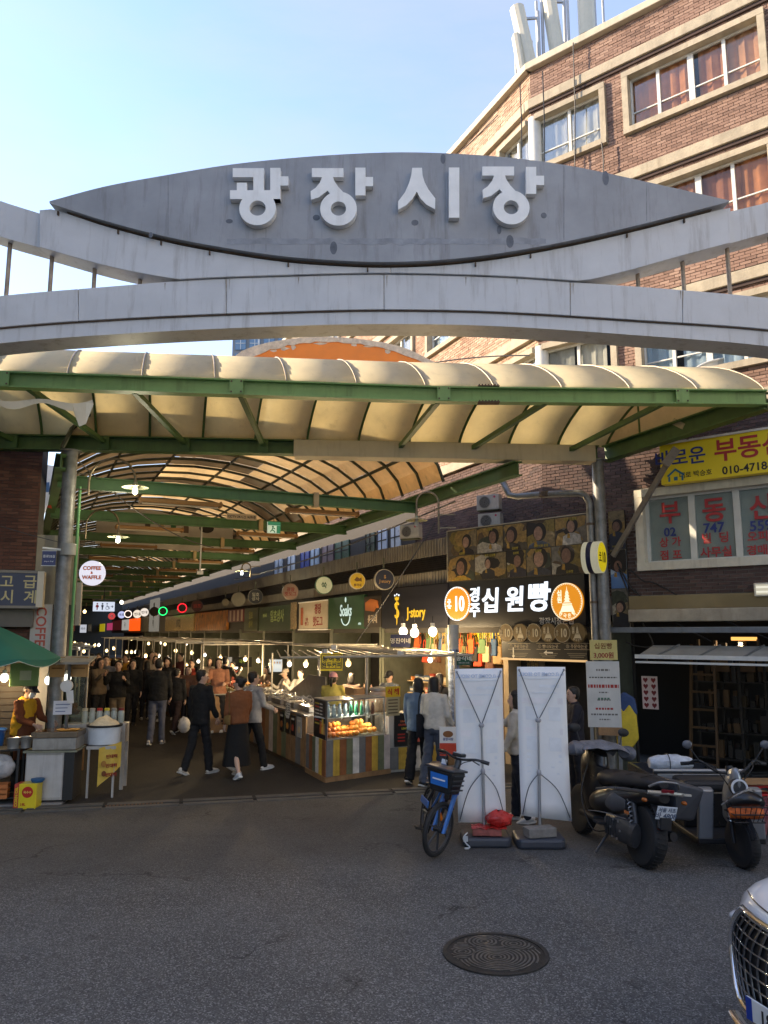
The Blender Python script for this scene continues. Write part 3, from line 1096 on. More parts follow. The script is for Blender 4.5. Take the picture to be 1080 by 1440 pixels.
CURT_V = [CURT_O,M('rust_curtain',(0.50,0.20,0.08),0.8,var=0.35,scale=1.6),M('faded_curtain',(0.60,0.30,0.15),0.8,var=0.3,scale=1.6),M('wine_curtain',(0.40,0.155,0.075),0.8,var=0.35,scale=1.6),M('grey_blind',(0.42,0.42,0.38),0.8,var=0.2,scale=2)]
CURT_W = M('white_curtain',(0.6,0.58,0.5),0.8,var=0.12,scale=3)
CURT_B = M('blue_blind',(0.4,0.52,0.62),0.7,var=0.1,scale=3)
WFRAME = M('window_frame_white',(0.62,0.62,0.58),0.5,var=0.08,dirt=0.25)
ROOMD = M('dark_room',(0.03,0.028,0.026),0.9,var=0)
def window(parent,x0,x1,z0,z1,mull,curt=CURT_O,rail=0.32,surround=0.11,thick=(),stone=STONE,right_sur=True,left_sur=True,cy=0.15):
 w = bpy.data.objects.new('window',None)
 COL.objects.link(w)
 w.parent = parent
 s_ = surround
 if s_:
  m = MB()
  e = 0.09
  m.box(x0 - (s_ if left_sur else 0),x1 + (s_ if right_sur else 0),-e,0.16,z1,z1 + s_)
  m.box(x0 - (s_ if left_sur else 0),x1 + (s_ if right_sur else 0),-e - 0.01,0.16,z0 - s_,z0)
  if left_sur:
   m.box(x0 - s_,x0,-e + 0.004,0.158,z0,z1)
  if right_sur:
   m.box(x1,x1 + s_,-e + 0.004,0.158,z0,z1)
  m.build('surround',stone,w)
 xs = [x0] + list(mull) + [x1]
 m = MB()
 f = 0.035
 m.box(x0,x1,0.07,0.12,z0,z0 + f).box(x0,x1,0.07,0.12,z1 - f,z1)
 for i,x in enumerate(xs):
  t = 0.05 if i in thick else 0.028
  m.box(max(x0,x - t),min(x1,x + t),0.062,0.118,z0 + f,z1 - f)
 if rail:
  zr = z0 + (z1 - z0) * rail
  for a,b_ in zip(xs[:-1],xs[1:]):
   m.box(a + 0.03,b_ - 0.03,0.075,0.112,zr,zr + 0.022)
 m.build('frame',WFRAME,w)
 for a,b_ in zip(xs[:-1],xs[1:]):
  MB().box(a + 0.02,b_ - 0.02,0.093,0.097,z0 + 0.02,z1 - 0.02).build('pane',GLASS,w)
 for ci,(xa,xb_) in enumerate(zip(xs[:-1],xs[1:])):
  cm = curt
  if curt is CURT_O:
   cm = CURT_V[R.randrange(4)]
  elif curt is CURT_W and R.random() < 0.3:
   cm = CURT_V[4]
  gap = rnd(0.0,0.25) * (xb_ - xa) if cy > 0.14 and R.random() < 0.6 else 0.0
  side_ = R.random() < 0.5
  lo,hi = (xa + gap,xb_) if side_ else (xa,xb_ - gap)
  n = max(4,int((hi - lo) / 0.03))
  ph = rnd(0,6)
  pts = [(lo + (hi - lo) * i / n,cy + (cy - 0.13) * sin(i * 0.9 + ph) + 0.4 * (cy - 0.13) * sin(i * 2.3 + 1)) for i in range(n + 1)]
  MB().add([(x,y,z) for z in (z0 - 0.02 + (rnd(0,0.12) if gap else 0),z1 + 0.02) for x,y in pts],[(i,i + 1,i + n + 2,i + n + 1) for i in range(n)]).build('curtain',cm,w,60)
 MB().box(x0 - 0.05,x1 + 0.05,0.34,0.36,z0 - 0.05,z1 + 0.05).build('room_back',ROOMD,w)
 return w
CORNER = Vec((2.94,14.2,0))
F1 = Wall(CORNER,CORNER + Vec((7.8,-6.5,0)))
ALD = Vec((-0.4545,1,0)).normalized()
AW = Wall(CORNER + ALD * 46,CORNER)                      # alley side, x runs from far to near corner
bld = thing('brick_building','four storey red brick corner building with stone bands and orange curtained windows','building',F1.a,F1.rz)
ROOFZ = 13.55
def f1(px,py):
 return F1.uv(px,py)
holes1 = []
wins = []
# top storey
s0,s1 = f1(886,150)[0],f1(1068,60)[0]
zt,zb = f1(880,112)[1],f1(884,183)[1]
mul = [f1(925,140)[0],f1(971,120)[0],f1(1018,95)[0]]
WZ = [(zb,zt),(zb - 2.3,zt - 2.3),(zb - 4.75,zt - 4.75)]
for k,(a,b_) in enumerate(WZ):
 wins.append((s0,s1,a,b_,mul,CURT_O if k < 2 else CURT_B))
 d = s1 - s0
 wins.append((s1 + 0.55,s1 + 0.55 + d,a,b_,[x + d + 0.55 for x in mul],CURT_O if k < 2 else CURT_B))
# windows that turn the corner
c0,c1 = 0.10,f1(846,170)[0]
for k,(a,b_) in enumerate(WZ):
 wins.append((c0,c1,a,b_,[(c0 + c1) / 2],CURT_W))
# estate agent's window on the first floor
e0,e1 = f1(908,760)[0],F1.uv(1140,700)[0]
ez0,ez1 = f1(910,792)[1],f1(908,700)[1]
zl0,zl1 = 2.98,3.06
for w in wins:
 holes1.append((w[0] - 0.11,w[1] + 0.11,w[2] - 0.11,w[3] + 0.11))
holes1.append((e0 - 0.16,e1 + 0.16,ez0 - 0.12,ez1 + 0.14))
BZ1 = 6.05
LEN1 = F1.len
bands = [f1(764,131)[1],0,0]
zb1 = F1.uv(900,76)[1]
BANDS = [zb1,zb1 - 2.3,zb1 - 4.75,BZ1]
bh_ = [(0 - 1,LEN1 + 1,z - 0.11,z + 0.11) for z in BANDS]
backing(bld,0,LEN1,BZ1,ROOFZ,holes1,MORTAR)
q0,q1 = f1(1000,150)[0],f1(1080,150)[0]
bricks(bld,0.0,LEN1,BZ1 + 0.11,ROOFZ - 0.02,holes1 + bh_,BRICK,(f1(880,215)[0],s1 + 1.2,zb - 0.98,zb - 0.2),3)
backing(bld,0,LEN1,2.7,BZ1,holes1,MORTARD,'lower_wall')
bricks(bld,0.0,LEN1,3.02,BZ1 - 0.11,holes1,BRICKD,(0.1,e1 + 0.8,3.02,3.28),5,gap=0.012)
for w in wins:
 o = window(bld,*w[:5],curt=w[5],thick=(2,) if len(w[4]) == 3 else (),left_sur=w[0] > 0.3)
m_st = MB()
for i,z in enumerate(BANDS):
 MB().box(-0.03,LEN1,-0.10,0.02,z - 0.1,z + 0.1).build('stone_band',STONE,bld,bev=0.012)
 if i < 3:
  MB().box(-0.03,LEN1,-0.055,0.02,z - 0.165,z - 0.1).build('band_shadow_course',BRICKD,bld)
MB().box(-0.05,LEN1,-0.14,0.3,ROOFZ - 0.02,ROOFZ + 0.13).build('coping',M('coping_stone',(0.48,0.43,0.33),0.8,var=0.15,scale=3,dirt=0.3),bld,bev=0.015)
MB().box(0.02,LEN1,0.38,6,3.2,ROOFZ - 0.3).build('core',ROOMD,bld)
MB().box(0.2,LEN1,3.0,6,0,3.2).build('core',ROOMD,bld)
# alley side, in the same local frame turned by the corner angle
alley = bpy.data.objects.new('alley_side',None)
COL.objects.link(alley)
alley.parent = bld
alley.matrix_local = Matrix.Rotation(-F1.rz,4,'Z') @ Matrix.Translation(AW.a - F1.a) @ Matrix.Rotation(AW.rz,4,'Z')
LA = AW.len
NEARL = 13.0
ah = []
aw_w = []
for k,(a,b_) in enumerate(WZ):
 for j in range(6):
  x1 = LA - 0.10 - j * 2.6
  x0 = x1 - (0.95 if j == 0 else 1.7)
  aw_w.append((x0,x1,a,b_,[(x0 + x1) / 2],CURT_W if j % 2 == 0 else CURT_B,j))
  ah.append((x0 - 0.11,x1 + (0.11 if j else 0.11),a - 0.11,b_ + 0.11))
backing(alley,0,LA,3.6,ROOFZ,ah,M('pale_mortar',(0.32,0.26,0.19),0.9,var=0.2,scale=4),'wall')
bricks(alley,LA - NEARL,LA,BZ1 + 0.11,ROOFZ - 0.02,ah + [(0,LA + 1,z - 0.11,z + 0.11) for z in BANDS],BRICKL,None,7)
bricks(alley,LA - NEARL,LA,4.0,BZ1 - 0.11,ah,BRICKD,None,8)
for w in aw_w:
 window(alley,*w[:5],curt=w[5],right_sur=w[6] > 0)
for i,z in enumerate(BANDS):
 MB().box(0,LA + 0.03,-0.10,0.02,z - 0.1,z + 0.1).build('stone_band',STONE,alley,bev=0.012)
MB().box(0,LA + 0.05,-0.14,0.3,ROOFZ - 0.02,ROOFZ + 0.13).build('coping',MATS['coping_stone'],alley,bev=0.015)
for a,b_ in WZ:
 MB().tube([(0.03,0.06,a - 0.1),(0.03,0.06,b_ + 0.1)],0.13,12).build('corner_mullion',WFRAME,bld,60)
# small soot-dark pipes and cables down the facade
CABLE = M('black_cable',(0.015,0.015,0.016),0.6,var=0)
for px,y0,y1 in ((731,118,222),(806,60,245),(846,200,250),(763,100,240)):
 w_ = F1 if px > 768 else AW
 r_ = bld if px > 768 else alley
 a,b_ = w_.uv(px,y0,0.16),w_.uv(px + 2,y1,0.16)
 MB().tube([(a[0],-0.16,a[1]),((a[0] + b_[0]) / 2 + 0.02,-0.15,(a[1] + b_[1]) / 2),(b_[0],-0.15,b_[1])],0.012,5).build('cable',CABLE,r_)
# roof antennas
ANT = M('antenna_cream',(0.55,0.51,0.41),0.5,var=0.06,dirt=0.15)
ANTP = M('antenna_pole',(0.42,0.42,0.42),0.45,0.4,var=0.1)
def antenna(px,py_top,py_bot,tilt,label,w=0.32,back=0.35):
 a = F1 if px > 752 else AW
 d = F1.a + Vec((0,0,0))
 top,bot = P(px,py_top,14.3),P(px,py_bot,14.3)
 h = max(0.9,top.z - bot.z)
 base = ROOFZ + 0.1
 o = thing('antenna_panel',label,'antenna',(bot.x,14.3 + back,base),-0.35,'phone antennas on the brick building roof')
 xf = Matrix.Rotation(tilt,4,'Y')
 zz = bot.z - base
 m = MB(Matrix.Translation((0,0,zz)) @ xf)
 pr = [(-w / 2,0.02),(-w / 2 + 0.04,-0.05),(-0.04,-0.09),(0.04,-0.09),(w / 2 - 0.04,-0.05),(w / 2,0.02),(w / 2,0.1),(-w / 2,0.1)]
 m.slab([(x,y) for x,y in pr],0.0,h).build('radome',ANT,o,bev=0.01)
 m = MB(Matrix.Translation((0,0,zz)) @ xf)
 for i in range(5):
  x = -w / 2 + 0.05 + i * (w - 0.1) / 4
  m.tube([(x,0,0.02),(x * 0.8,0.02,-0.12),(x * 0.5,0.06,-0.3)],0.012,5)
 m.build('connectors',M('antenna_cables',(0.35,0.33,0.28),0.5),o)
 MB().tube([(0.16,0.22,-0.3),(0.16,0.22,zz + h * 0.95)],0.035,8).build('mast',ANTP,o,60)
 for t in (0.2,0.85):
  MB().beam((0.16,0.22,zz + h * t),(xf @ Vec((0,0.1,h * t))) + Vec((0,0,zz)),0.04,0.05).build('bracket',ANTP,o)
 return o
antenna(736,48,98,-0.12,'short cream phone antenna, leftmost on the brick building roof',0.2,0.1)
antenna(747,-2,92,-0.16,'tall tilted cream phone antenna standing second from the left on the roof',0.3,0.1)
antenna(786,-30,62,-0.10,'tall cream phone antenna in the middle of the roof group',0.3,0.2)
antenna(829,-70,38,0.0,'wide upright cream phone antenna, rightmost on the roof',0.34,0.2)
for px,pt,r,lab in ((724,50,0.02,'thin bare steel mast at the left end of the antenna group'),(754,2,0.03,'grey steel mast behind the tall tilted antenna'),(761,-20,0.035,'thick grey steel mast left of the middle antenna'),
                       (776,-10,0.025,'slim steel mast just left of the middle antenna'),(797,-20,0.03,'grey steel mast right of the middle antenna'),(815,-30,0.02,'black thin mast with clamps left of the wide antenna'),
                       (846,-30,0.03,'bright steel mast right of the wide antenna')):
 t = P(px,pt,14.6)
 o = MB().tube([(0,0,0),(0,0,t.z - ROOFZ)],r,8).build('roof_mast',CABLE if 'black' in lab else ANTP,None,60,loc=(t.x,14.6,ROOFZ))
 tag(o,lab,'mast','masts on the brick building roof')
# ---------------------------------------------------------------- estate agent window, sign and ground-floor fascia
PAINTW = M('peeling_white_paint',(0.62,0.58,0.47),0.7,var=0.12,scale=5,dirt=0.5,bump=0.2)
mulls = [f1(972,740)[0],f1(1036,740)[0]]
w = window(bld,e0,e1,ez0,ez1,mulls,curt=M('frosted_film',(0.40,0.45,0.40),0.6,var=0.1,scale=2),rail=0,cy=0.13,surround=0.13,stone=PAINTW,thick=(0,1,2,3))
RED = M('sign_red',(0.40,0.03,0.035),0.5,var=0.05)
BLUE = M('sign_blue',(0.02,0.04,0.22),0.5,var=0.05)
BLACK = M('sign_black',(0.012,0.012,0.014),0.4,var=0)
WHITE = M('sign_white',(0.78,0.78,0.76),0.45,var=0.03)
YELL = M('sign_yellow',(0.80,0.62,0.02),0.4,var=0.05,scale=2)
def wtext(body,size,mat,wall,root,px,py,off=0.0,**k):
 s,z = wall.uv(px,py,off)
 return text(body,size,mat,root,s,-off,z,**k)
for body,sz,mt,px,py in (('부',0.40,RED,942,721),('02',0.20,BLUE,942,748),('상 가\n점 포',0.17,RED,943,771),('동',0.42,RED,1004,717),('747',0.22,BLUE,1004,742),
                             ('빌  딩\n사무실',0.18,RED,1006,766),('산',0.42,RED,1072,712),('559',0.22,BLUE,1070,739),('오피스\n경매·공',0.17,RED,1074,763)):
 s,z = F1.uv(px,py,-0.09)
 o = text(body,sz,mt,w,s,0.089,z,bold=0.02,ext=0.001,line=1.25 if '\n' in body else 1)
ys = thing('estate_agent_sign','yellow sign board with red and blue lettering above the white framed window','sign',F1.a,F1.rz)
p0,p1 = F1.uv(930,668,0.3),F1.uv(1150,640,0.3)
zA,zB = F1.uv(930,682,0.3)[1],F1.uv(930,645,0.3)[1]
zB = F1.uv(1017,613,0.3)[1]
sx0,sx1 = F1.uv(930,682,0.3)[0],F1.uv(1180,640,0.3)[0]
MB().box(sx0,sx1,-0.3,-0.12,zA,zB).build('board',YELL,ys,bev=0.008)
MB().box(sx0 - 0.02,sx1,-0.31,-0.1,zB,zB + 0.035).build('top_trim',PAINTW,ys)
text('바로운',0.30,BLUE,ys,*[F1.uv(956,643,0.302)[i] if i == 0 else 0 for i in (0,1)],0,bold=0.015).location = (0,-0.302,F1.uv(962,642,0.302)[1])
for body,sz,mt,px,py in (('부동산중개',0.38,RED,1062,628),('010-4718-4571',0.17,BLACK,1066,656),('대로 박승호',0.105,BLACK,978,666)):
 s,z = F1.uv(px,py,0.302)
 if len(body) > 6 or '중' in body:
  s = F1.uv(1003 if '부' in body else (1015 if '0' in body else 963),py,0.302)[0]
  text(body,sz,mt,ys,s,-0.302,z - sz * 0.02,bold=0.02,ext=0.002,align='LEFT')
 else:
  text(body,sz,mt,ys,s,-0.302,z,bold=0.01,ext=0.002)
hs,hz = F1.uv(950,667,0.303)
HB = M('house_logo_blue',(0.02,0.14,0.26),0.5,var=0)
m = MB()
m.beam((hs - 0.13,-0.304,hz),(hs,-0.304,hz + 0.1),0.004,0.028,up=(0,1,0)) if False else None
m.prism([(hs - 0.14,hz - 0.01),(hs - 0.12,hz - 0.035),(hs,hz + 0.06),(hs + 0.12,hz - 0.035),(hs + 0.14,hz - 0.01),(hs,hz + 0.1)],-0.305,-0.301)
m.prism([(hs - 0.12,hz - 0.11),(hs - 0.09,hz - 0.11),(hs - 0.09,hz - 0.02),(hs - 0.12,hz - 0.045)],-0.305,-0.301)
m.prism([(hs + 0.09,hz - 0.11),(hs + 0.12,hz - 0.11),(hs + 0.12,hz - 0.045),(hs + 0.09,hz - 0.02)],-0.305,-0.301)
m.prism([(hs - 0.03,hz - 0.1),(hs + 0.03,hz - 0.1),(hs + 0.03,hz - 0.04),(hs - 0.03,hz - 0.04)],-0.305,-0.301)
m.build('house_logo',HB,ys)
# concrete ledge over the ground floor and steel gutter
LEDGE = M('ledge_concrete',(0.36,0.31,0.23),0.85,var=0.22,scale=3,dirt=0.5,bump=0.3)
xL = F1.uv(884,870,0.2)[0]
MB().box(xL,LEN1,-0.22,0.02,2.58,2.78).build('ledge',LEDGE,bld,bev=0.015)
MB().box(xL,LEN1,-0.16,0.02,2.785,3.0).build('tiled_course',brick_mat('yellow_tile',(0.2,0.15,0.07),(0.34,0.27,0.14),(0.42,0.34,0.2)),bld)
MB().box(F1.uv(857,885,0.36)[0],LEN1,-0.42,-0.3,2.40,2.49).build('steel_gutter',M('blue_grey_steel',(0.17,0.19,0.21),0.45,0.4,var=0.2,dirt=0.3),bld,bev=0.01)
# wall lamp at the right edge
ls,lz = F1.uv(1072,829,0.2)
o = thing('wall_light','white rectangular fluorescent wall light on the dark brick at the right edge','light',F1.at(ls,-0.1,lz),F1.rz)
MB().box(-0.12,0.32,-0.1,0.1,-0.1,0.1).build('housing',PAINTW,o,bev=0.01)
MB().box(-0.09,0.3,-0.108,-0.102,-0.075,0.075).build('diffuser',GLOW('#f2ead0',0.55),o)
for z in (-0.035,0.035):
 MB().tube([(-0.08,-0.115,z),(0.29,-0.115,z)],0.014,8).build('tube',GLOW('#fffbe6',0.8),o)
# sagging cables below the window
cb = [(868,792,900,838,1000,902),(885,800,925,822,1080,898),(870,800,918,905,880,903)]
for i,(a,b_,c,d,e,f) in enumerate(cb):
 pts = [F1.at(F1.uv(x,y,0.12)[0],-0.12,F1.uv(x,y,0.12)[1]) for x,y in ((a,b_),((a + c) / 2,(b_ + d) / 2 + 6),(c,d),((c + e) / 2,(d + f) / 2 + 5),(e,f))]
 base = pts[0].copy()
 o = MB().tube([p - base for p in bez(pts,20)],0.013,6).build('cable_bundle',CABLE,None,60,loc=base)
 tag(o,('thick black cable sagging below the estate agent window','black cable running from the column to the wall light','black cable looping down to the steel gutter')[i],'cable')

# ================================================================ covered arcade
AT = math.atan2(0.4545,1.0)
AM = Matrix.Rotation(AT,4,'Z')
def A(lx,ly,z=0.0):
 return AM @ Vec((lx,ly,z))
def inv_A(p):
 return AM.inverted() @ Vector(p)
LX0,LX1,LY0,LY1 = 0.35,7.15,12.95,92
arcade = thing('arcade_roof','long vaulted market roof of green beams and yellow plastic panels over the alley','roof',(0,0,0),AT)
VDARK = M('vault_steel',(0.055,0.06,0.035),0.6,0.1,var=0.3,scale=5)
VZ,VR = 5.05,1.5
VT = [PI * (0.02 + 0.96 * k / 14) for k in range(15)]
def vp(t,ly,dz=0.0):
 return Vec(((LX0 + LX1) / 2 - cos(t) * (LX1 - LX0) / 2,ly,VZ + 0.12 + sin(t) * VR + dz))
DULL = polycarb('dirty_shaded_panel',(0.20,0.135,0.065),0.35,0.6)  # dirty plastic, darkened further to put the roof's shade into its colour
nb = 0
ribm = MB()
for t in range(14):
 pass
rib_me = MB().tube([vp(t,0) for t in VT],0.035,6).mesh('vault_rib',VDARK,60)
pm = []
for mat in (PCV,DULL):
 for (k0,k1) in ((0,3),(3,6),(6,9),(9,12),(12,14)):
  m = MB()
  vs = [vp(VT[k],y,0.04) for k in range(k0,k1 + 1) for y in (0.004,0.896)]
  m.add(vs,[(2 * j,2 * j + 1,2 * j + 3,2 * j + 2) for j in range(k1 - k0)])
  pm.append(m.mesh('vault_panel',mat))
ly = LY0
i = 0
while ly < 62:
 link_mesh('vault_rib',rib_me,arcade,(0,ly,0))
 for k in range(5):
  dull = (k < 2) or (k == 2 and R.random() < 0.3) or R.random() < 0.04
  if R.random() < (0.0 if ly < 20 else 0.5 if ly < 28 else 0.85):  # darker panels grow commoner with depth: painted falloff of light
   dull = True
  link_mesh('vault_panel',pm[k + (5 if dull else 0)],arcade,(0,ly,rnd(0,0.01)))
 ly += 0.9
 i += 1
MB().tube([vp(t,0) for t in VT],0.035,6)
m = MB()
vs = [vp(t,y,0.05) for t in VT for y in (62,LY1)]
m.add(vs,[(2 * j,2 * j + 1,2 * j + 3,2 * j + 2) for j in range(14)])
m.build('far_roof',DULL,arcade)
for k in (2,4,6,8,10,12):
 q = vp(VT[k],0)
 MB().beam((q.x,LY0,q.z),(q.x,LY1,q.z),0.035,0.06).build('purlin',VDARK,arcade)
for x in (LX0,LX1):
 MB().ibeam((x,LY0 - (2.5 if x == LX1 else 0),VZ),(x,LY1,VZ),0.16,0.24).build('side_rail',GREEND,arcade)
TIES = [14.1,18.0,22.0,26,30,34,38,43,48,54,60,68,76]
tie_me = MB().ibeam((LX0,0,0),(LX1,0,0),0.13,0.22).mesh('tie_beam',M('tie_green',(0.06,0.135,0.042),0.5,var=0.18,scale=3,dirt=0.5))
strap_me = MB().box(-0.05,0.05,-0.085,0.085,-0.14,0.14).mesh('clip',M('tan_clip',(0.4,0.3,0.15),0.6))
for y in TIES:
 o = link_mesh('tie_beam',tie_me,arcade,(0,y,VZ - 0.12))
 link_mesh('clip',strap_me,o,((LX0 + LX1) / 2 + 1.2,0,0))
# long brown lamp boxes on the tie beams
LAMPB = M('lamp_box_brown',(0.30,0.15,0.045),0.6,var=0.2,scale=5)
k = 0
for y in TIES[:6]:
 for lx in (2.45,5.2):
  k += 1
  o = thing('lamp_box',('long brown lamp box hanging under the %s tie beam on its %s half' % (('first','second','third','fourth','fifth','sixth')[TIES.index(y)],'left' if lx < 4 else 'right')),'lamp',A(lx,y + 0.25,VZ - 0.27),AT,'brown lamp boxes under the arcade roof')
  MB().prism([(-0.75,-0.0),(-0.75,-0.07),(0.75,-0.07),(0.75,0.0)],-0.09,0.09).build('housing',LAMPB,o,bev=0.01)
  MB().box(-0.73,-0.71,-0.1,0.1,-0.09,0.02).box(0.71,0.73,-0.1,0.1,-0.09,0.02).build('end_cap',LAMPB,o)
  MB().tube([(-0.68,0,-0.085),(0.68,0,-0.085)],0.018,8).build('tube',M('unlit_tube',(0.5,0.42,0.3),0.3,var=0),o)
# far end closing wall and side walls of the arcade
DARKW = M('far_dark_wall',(0.02,0.018,0.016),0.9,var=0.2)
struct(MB().box(-6,14,LY1,LY1 + 0.3,0,9).build('end_wall',DARKW)).rotation_euler = (0,0,AT)
# left market building
lb = thing('market_hall','dark brick and metal clad market building along the left side of the alley','building',(0,0,0),AT)
CLAD = M('beige_corrugated_metal',(0.27,0.235,0.165),0.6,var=0.15,scale=3,dirt=0.4)
MB().box(-7,-0.05,14.5,LY1,0.0,6.3).build('wall',M('hall_wall',(0.10,0.085,0.07),0.85,var=0.25,scale=1.5),lb)
for j in range(9):
 y = 15 + j * 6
 MB().box(-0.05,0.02,y,y + 3.6,0.05,2.6).build('shutter',M('shutter_grey',(0.12,0.115,0.1),0.6,0.3,var=0.2,scale=8),lb)
# its front, facing the street
WL = Wall((-9.5,11.2),P(92,800,12.7).xy)
xe = WL.len
xb = WL.uv(52,760)[0]
lbf = bpy.data.objects.new('street_front',None)
COL.objects.link(lbf)
lbf.parent = lb
lbf.matrix_local = Matrix.Rotation(-AT,4,'Z') @ Matrix.Translation(WL.a) @ Matrix.Rotation(WL.rz,4,'Z')
backing(lbf,0,xb,0,6.2,[],M('rust_mortar',(0.085,0.06,0.045),0.9,var=0.2),'wall')
bricks(lbf,0,xb,2.3,6.2,[],brick_mat('old_brick',(0.07,0.03,0.02),(0.12,0.048,0.03),(0.17,0.075,0.045)),None,21)
MB().box(0,xb - 0.02,0.05,1.3,0,6.2).build('core',ROOMD,lbf)
zc0,zc1 = WL.uv(60,850)[1],WL.uv(60,752)[1]
m = MB()
x = xb + 0.0
xr_ = WL.uv(104,800)[0]
while x < xr_:
 m.box(x,x + 0.11,0.02,0.06,zc0,zc1).box(x + 0.11,x + 0.16,0.035,0.06,zc0,zc1)
 x += 0.16
m.build('corrugated_cladding',CLAD,lbf)
MB().box(xb,xr_,0.07,0.5,0,zc1 - 0.05).build('pier',MATS['hall_wall'],lbf)
m = MB()
for j in range(22):
 m.box(0.2,xb + 0.02,-0.02,-0.005,0.1 + j * 0.1,0.185 + j * 0.1)
m.build('roller_shutter',M('roller_brown',(0.075,0.062,0.05),0.6,0.3,var=0.2),lbf)
# watch shop sign
NAVY = M('navy_board',(0.012,0.014,0.045),0.4,var=0.1)
GOLD = M('gold_letter',(0.42,0.33,0.14),0.4,0.2,var=0.1)
ws = thing('watch_shop_sign','dark navy shop sign with gold lettering at the left edge above the shutter','sign',WL.a,WL.rz)
a0,a1 = WL.uv(-60,852,0.4),WL.uv(50,852,0.4)
zt = WL.uv(40,806,0.4)[1]
MB().prism([(a0[0],a1[1]),(a1[0],a1[1]),(a1[0],zt),(a0[0],zt)],-0.4,-0.18).build('board',NAVY,ws)
MB().box(a0[0],a1[0] + 0.03,-0.42,-0.17,zt,zt + 0.04).box(a0[0],a1[0] + 0.03,-0.42,-0.17,a1[1] - 0.04,a1[1]).build('trim',M('sign_trim_brown',(0.2,0.17,0.13),0.5),ws)
MB().box(a1[0] + 0.003,a1[0] + 0.1,-0.43,-0.1,a1[1] - 0.02,zt + 0.03).build('end_panel',M('cream_end',(0.6,0.52,0.38),0.5,var=0.06),ws)
for body,px,py in (('고급',26,818),('시계',26,839)):
 s,z = WL.uv(px,py,0.402)
 text('  '.join(body),0.22,GOLD,ws,s,-0.402,z,bold=0.012)
MB().box(a0[0],a1[0] - 0.04,-0.2,-0.02,a1[1] - 0.32,a1[1] - 0.045).build('shutter_box',M('shutter_box_brown',(0.15,0.125,0.095),0.6,0.2,var=0.15),ws)
# vertical coffee board
s0,z0 = WL.uv(40,920,0.06)
s1,z1 = WL.uv(74,850,0.06)
cbd = thing('coffee_board','tall white board with vertical red COFFEE lettering beside the left column','sign',WL.at(s0,-0.03,0),WL.rz)
MB().box(0,s1 - s0,-0.03,0.03,0.8,z1).build('board',M('board_offwhite',(0.5,0.47,0.43),0.6,var=0.08,dirt=0.2),cbd)
RO = M('coffee_red',(0.45,0.07,0.035),0.5,var=0.05)
text('COFFEE &',0.21,RO,cbd,(s1 - s0) * 0.5,-0.032,z1 - 0.5,bold=0.02,rot=-PI / 2)
# pale tilted billboard seen in the gap beside the hall
bq = P(64,700,15.5)
bb = thing('pale_billboard','bright tilted white panel in the gap left of the column','billboard',bq,0.2)
c_ = [P(53,652,15.5),P(53,752,15.5),P(80,668,15.5),P(76,655,15.5)]
MB().prism([(p.x - bq.x,p.z - bq.z) for p in (c_[1],c_[2],c_[3],c_[0])],-0.02,0.02).build('panel',M('billboard_white',(0.8,0.8,0.8),0.5,var=0.03,emit=0.25),bb)
m = MB()
m.prism([(-0.05,0.1),(0.08,0.12),(0.06,0.32),(-0.03,0.3)],-0.03,-0.021,MC('#7aa6d8'))
m.prism([(0.05,-0.2),(0.14,-0.22),(0.1,-0.08)],-0.03,-0.021,MC('#d8523a'))
m.prism([(-0.08,-0.55),(-0.02,-0.56),(-0.03,-0.5)],-0.03,-0.021,MC('#d8523a'))
m.build('print',None,bb)
# street-name plate on the left column
BLUEP = M('plate_blue',(0.045,0.055,0.16),0.45,var=0.05)
q = P(68,785,12.05)
np_ = thing('street_name_plate','small blue street name plate on a bracket at the left column','sign',q,0.15)
MB().box(-0.09,0.11,-0.008,0.008,-0.11,0.11).build('plate',BLUEP,np_)
MB().box(-0.1,0.12,-0.004,0.004,0.11,0.12).box(-0.1,0.12,-0.004,0.004,-0.12,-0.11).build('edge',WHITE,np_)
text('종로32길',0.048,WHITE,np_,0.01,-0.01,0.03,bold=0.01)
text('Jong-ro 32-gil',0.025,WHITE,np_,0.01,-0.01,-0.05)
MB().tube([(-0.1,0.02,0.16),(0.26,0.05,0.13)],0.018,8).build('bracket',WHITE,np_)
MB().tube([(0.26,0.1,0.06),(0.26,0.1,0.24)],0.118,16).build('collar',M('grey_collar',(0.3,0.3,0.28),0.5),np_,60)
# electric cabinet strap and green pipe on the column
q = P(107,780,12.5)
o = MB().tube([(0,0,0.3),(0,0,4.75)],0.026,8).build('green_pipe',M('green_pipe_paint',(0.13,0.33,0.13),0.5,var=0.1),None,60,loc=(q.x,q.y,0))
tag(o,'thin upright green pipe just right of the left column','pipe')
q = P(107,851,12.9)
o = thing('cable_trunking','pale vertical box of cable trunking hanging right of the left column','trunking',(q.x,q.y,q.z),0.2)
MB().box(-0.08,0.08,-0.05,0.05,-0.33,0.37).build('box',M('trunk_cream',(0.36,0.34,0.29),0.6),o,bev=0.008)
MB().box(-0.004,0.004,-0.056,-0.051,-0.31,0.35).build('seam',RUST,o)
MB().box(-0.09,-0.07,-0.058,0.05,-0.36,-0.33).build('end_clip',GALV,o)
# tall street building left of the frame: it keeps the forecourt in shade
tb = thing('street_building','tall plain building beyond the left edge of the picture shading the forecourt','building',(-10.5,-10,0),0)
MB().box(-12,0,-14,20.2,0,15).build('wall',M('street_building_render',(0.34,0.31,0.27),0.8,var=0.1),tb)
MB().box(-12,0,20.25,25,0,8.1).build('shade_wing',MATS['street_building_render'],tb)  # unseen wing added and sized to keep stray sun off the scooters
MB().box(-12.2,0.2,-14.2,20.4,15,15.5).build('parapet',STONE,tb)
for k in range(4):
 for j in range(7):
  o = MB().box(0.0,0.02,-12 + j * 4.4,-10 + j * 4.4,3.6 + k * 2.9,5.2 + k * 2.9).build('window',TG,tb)
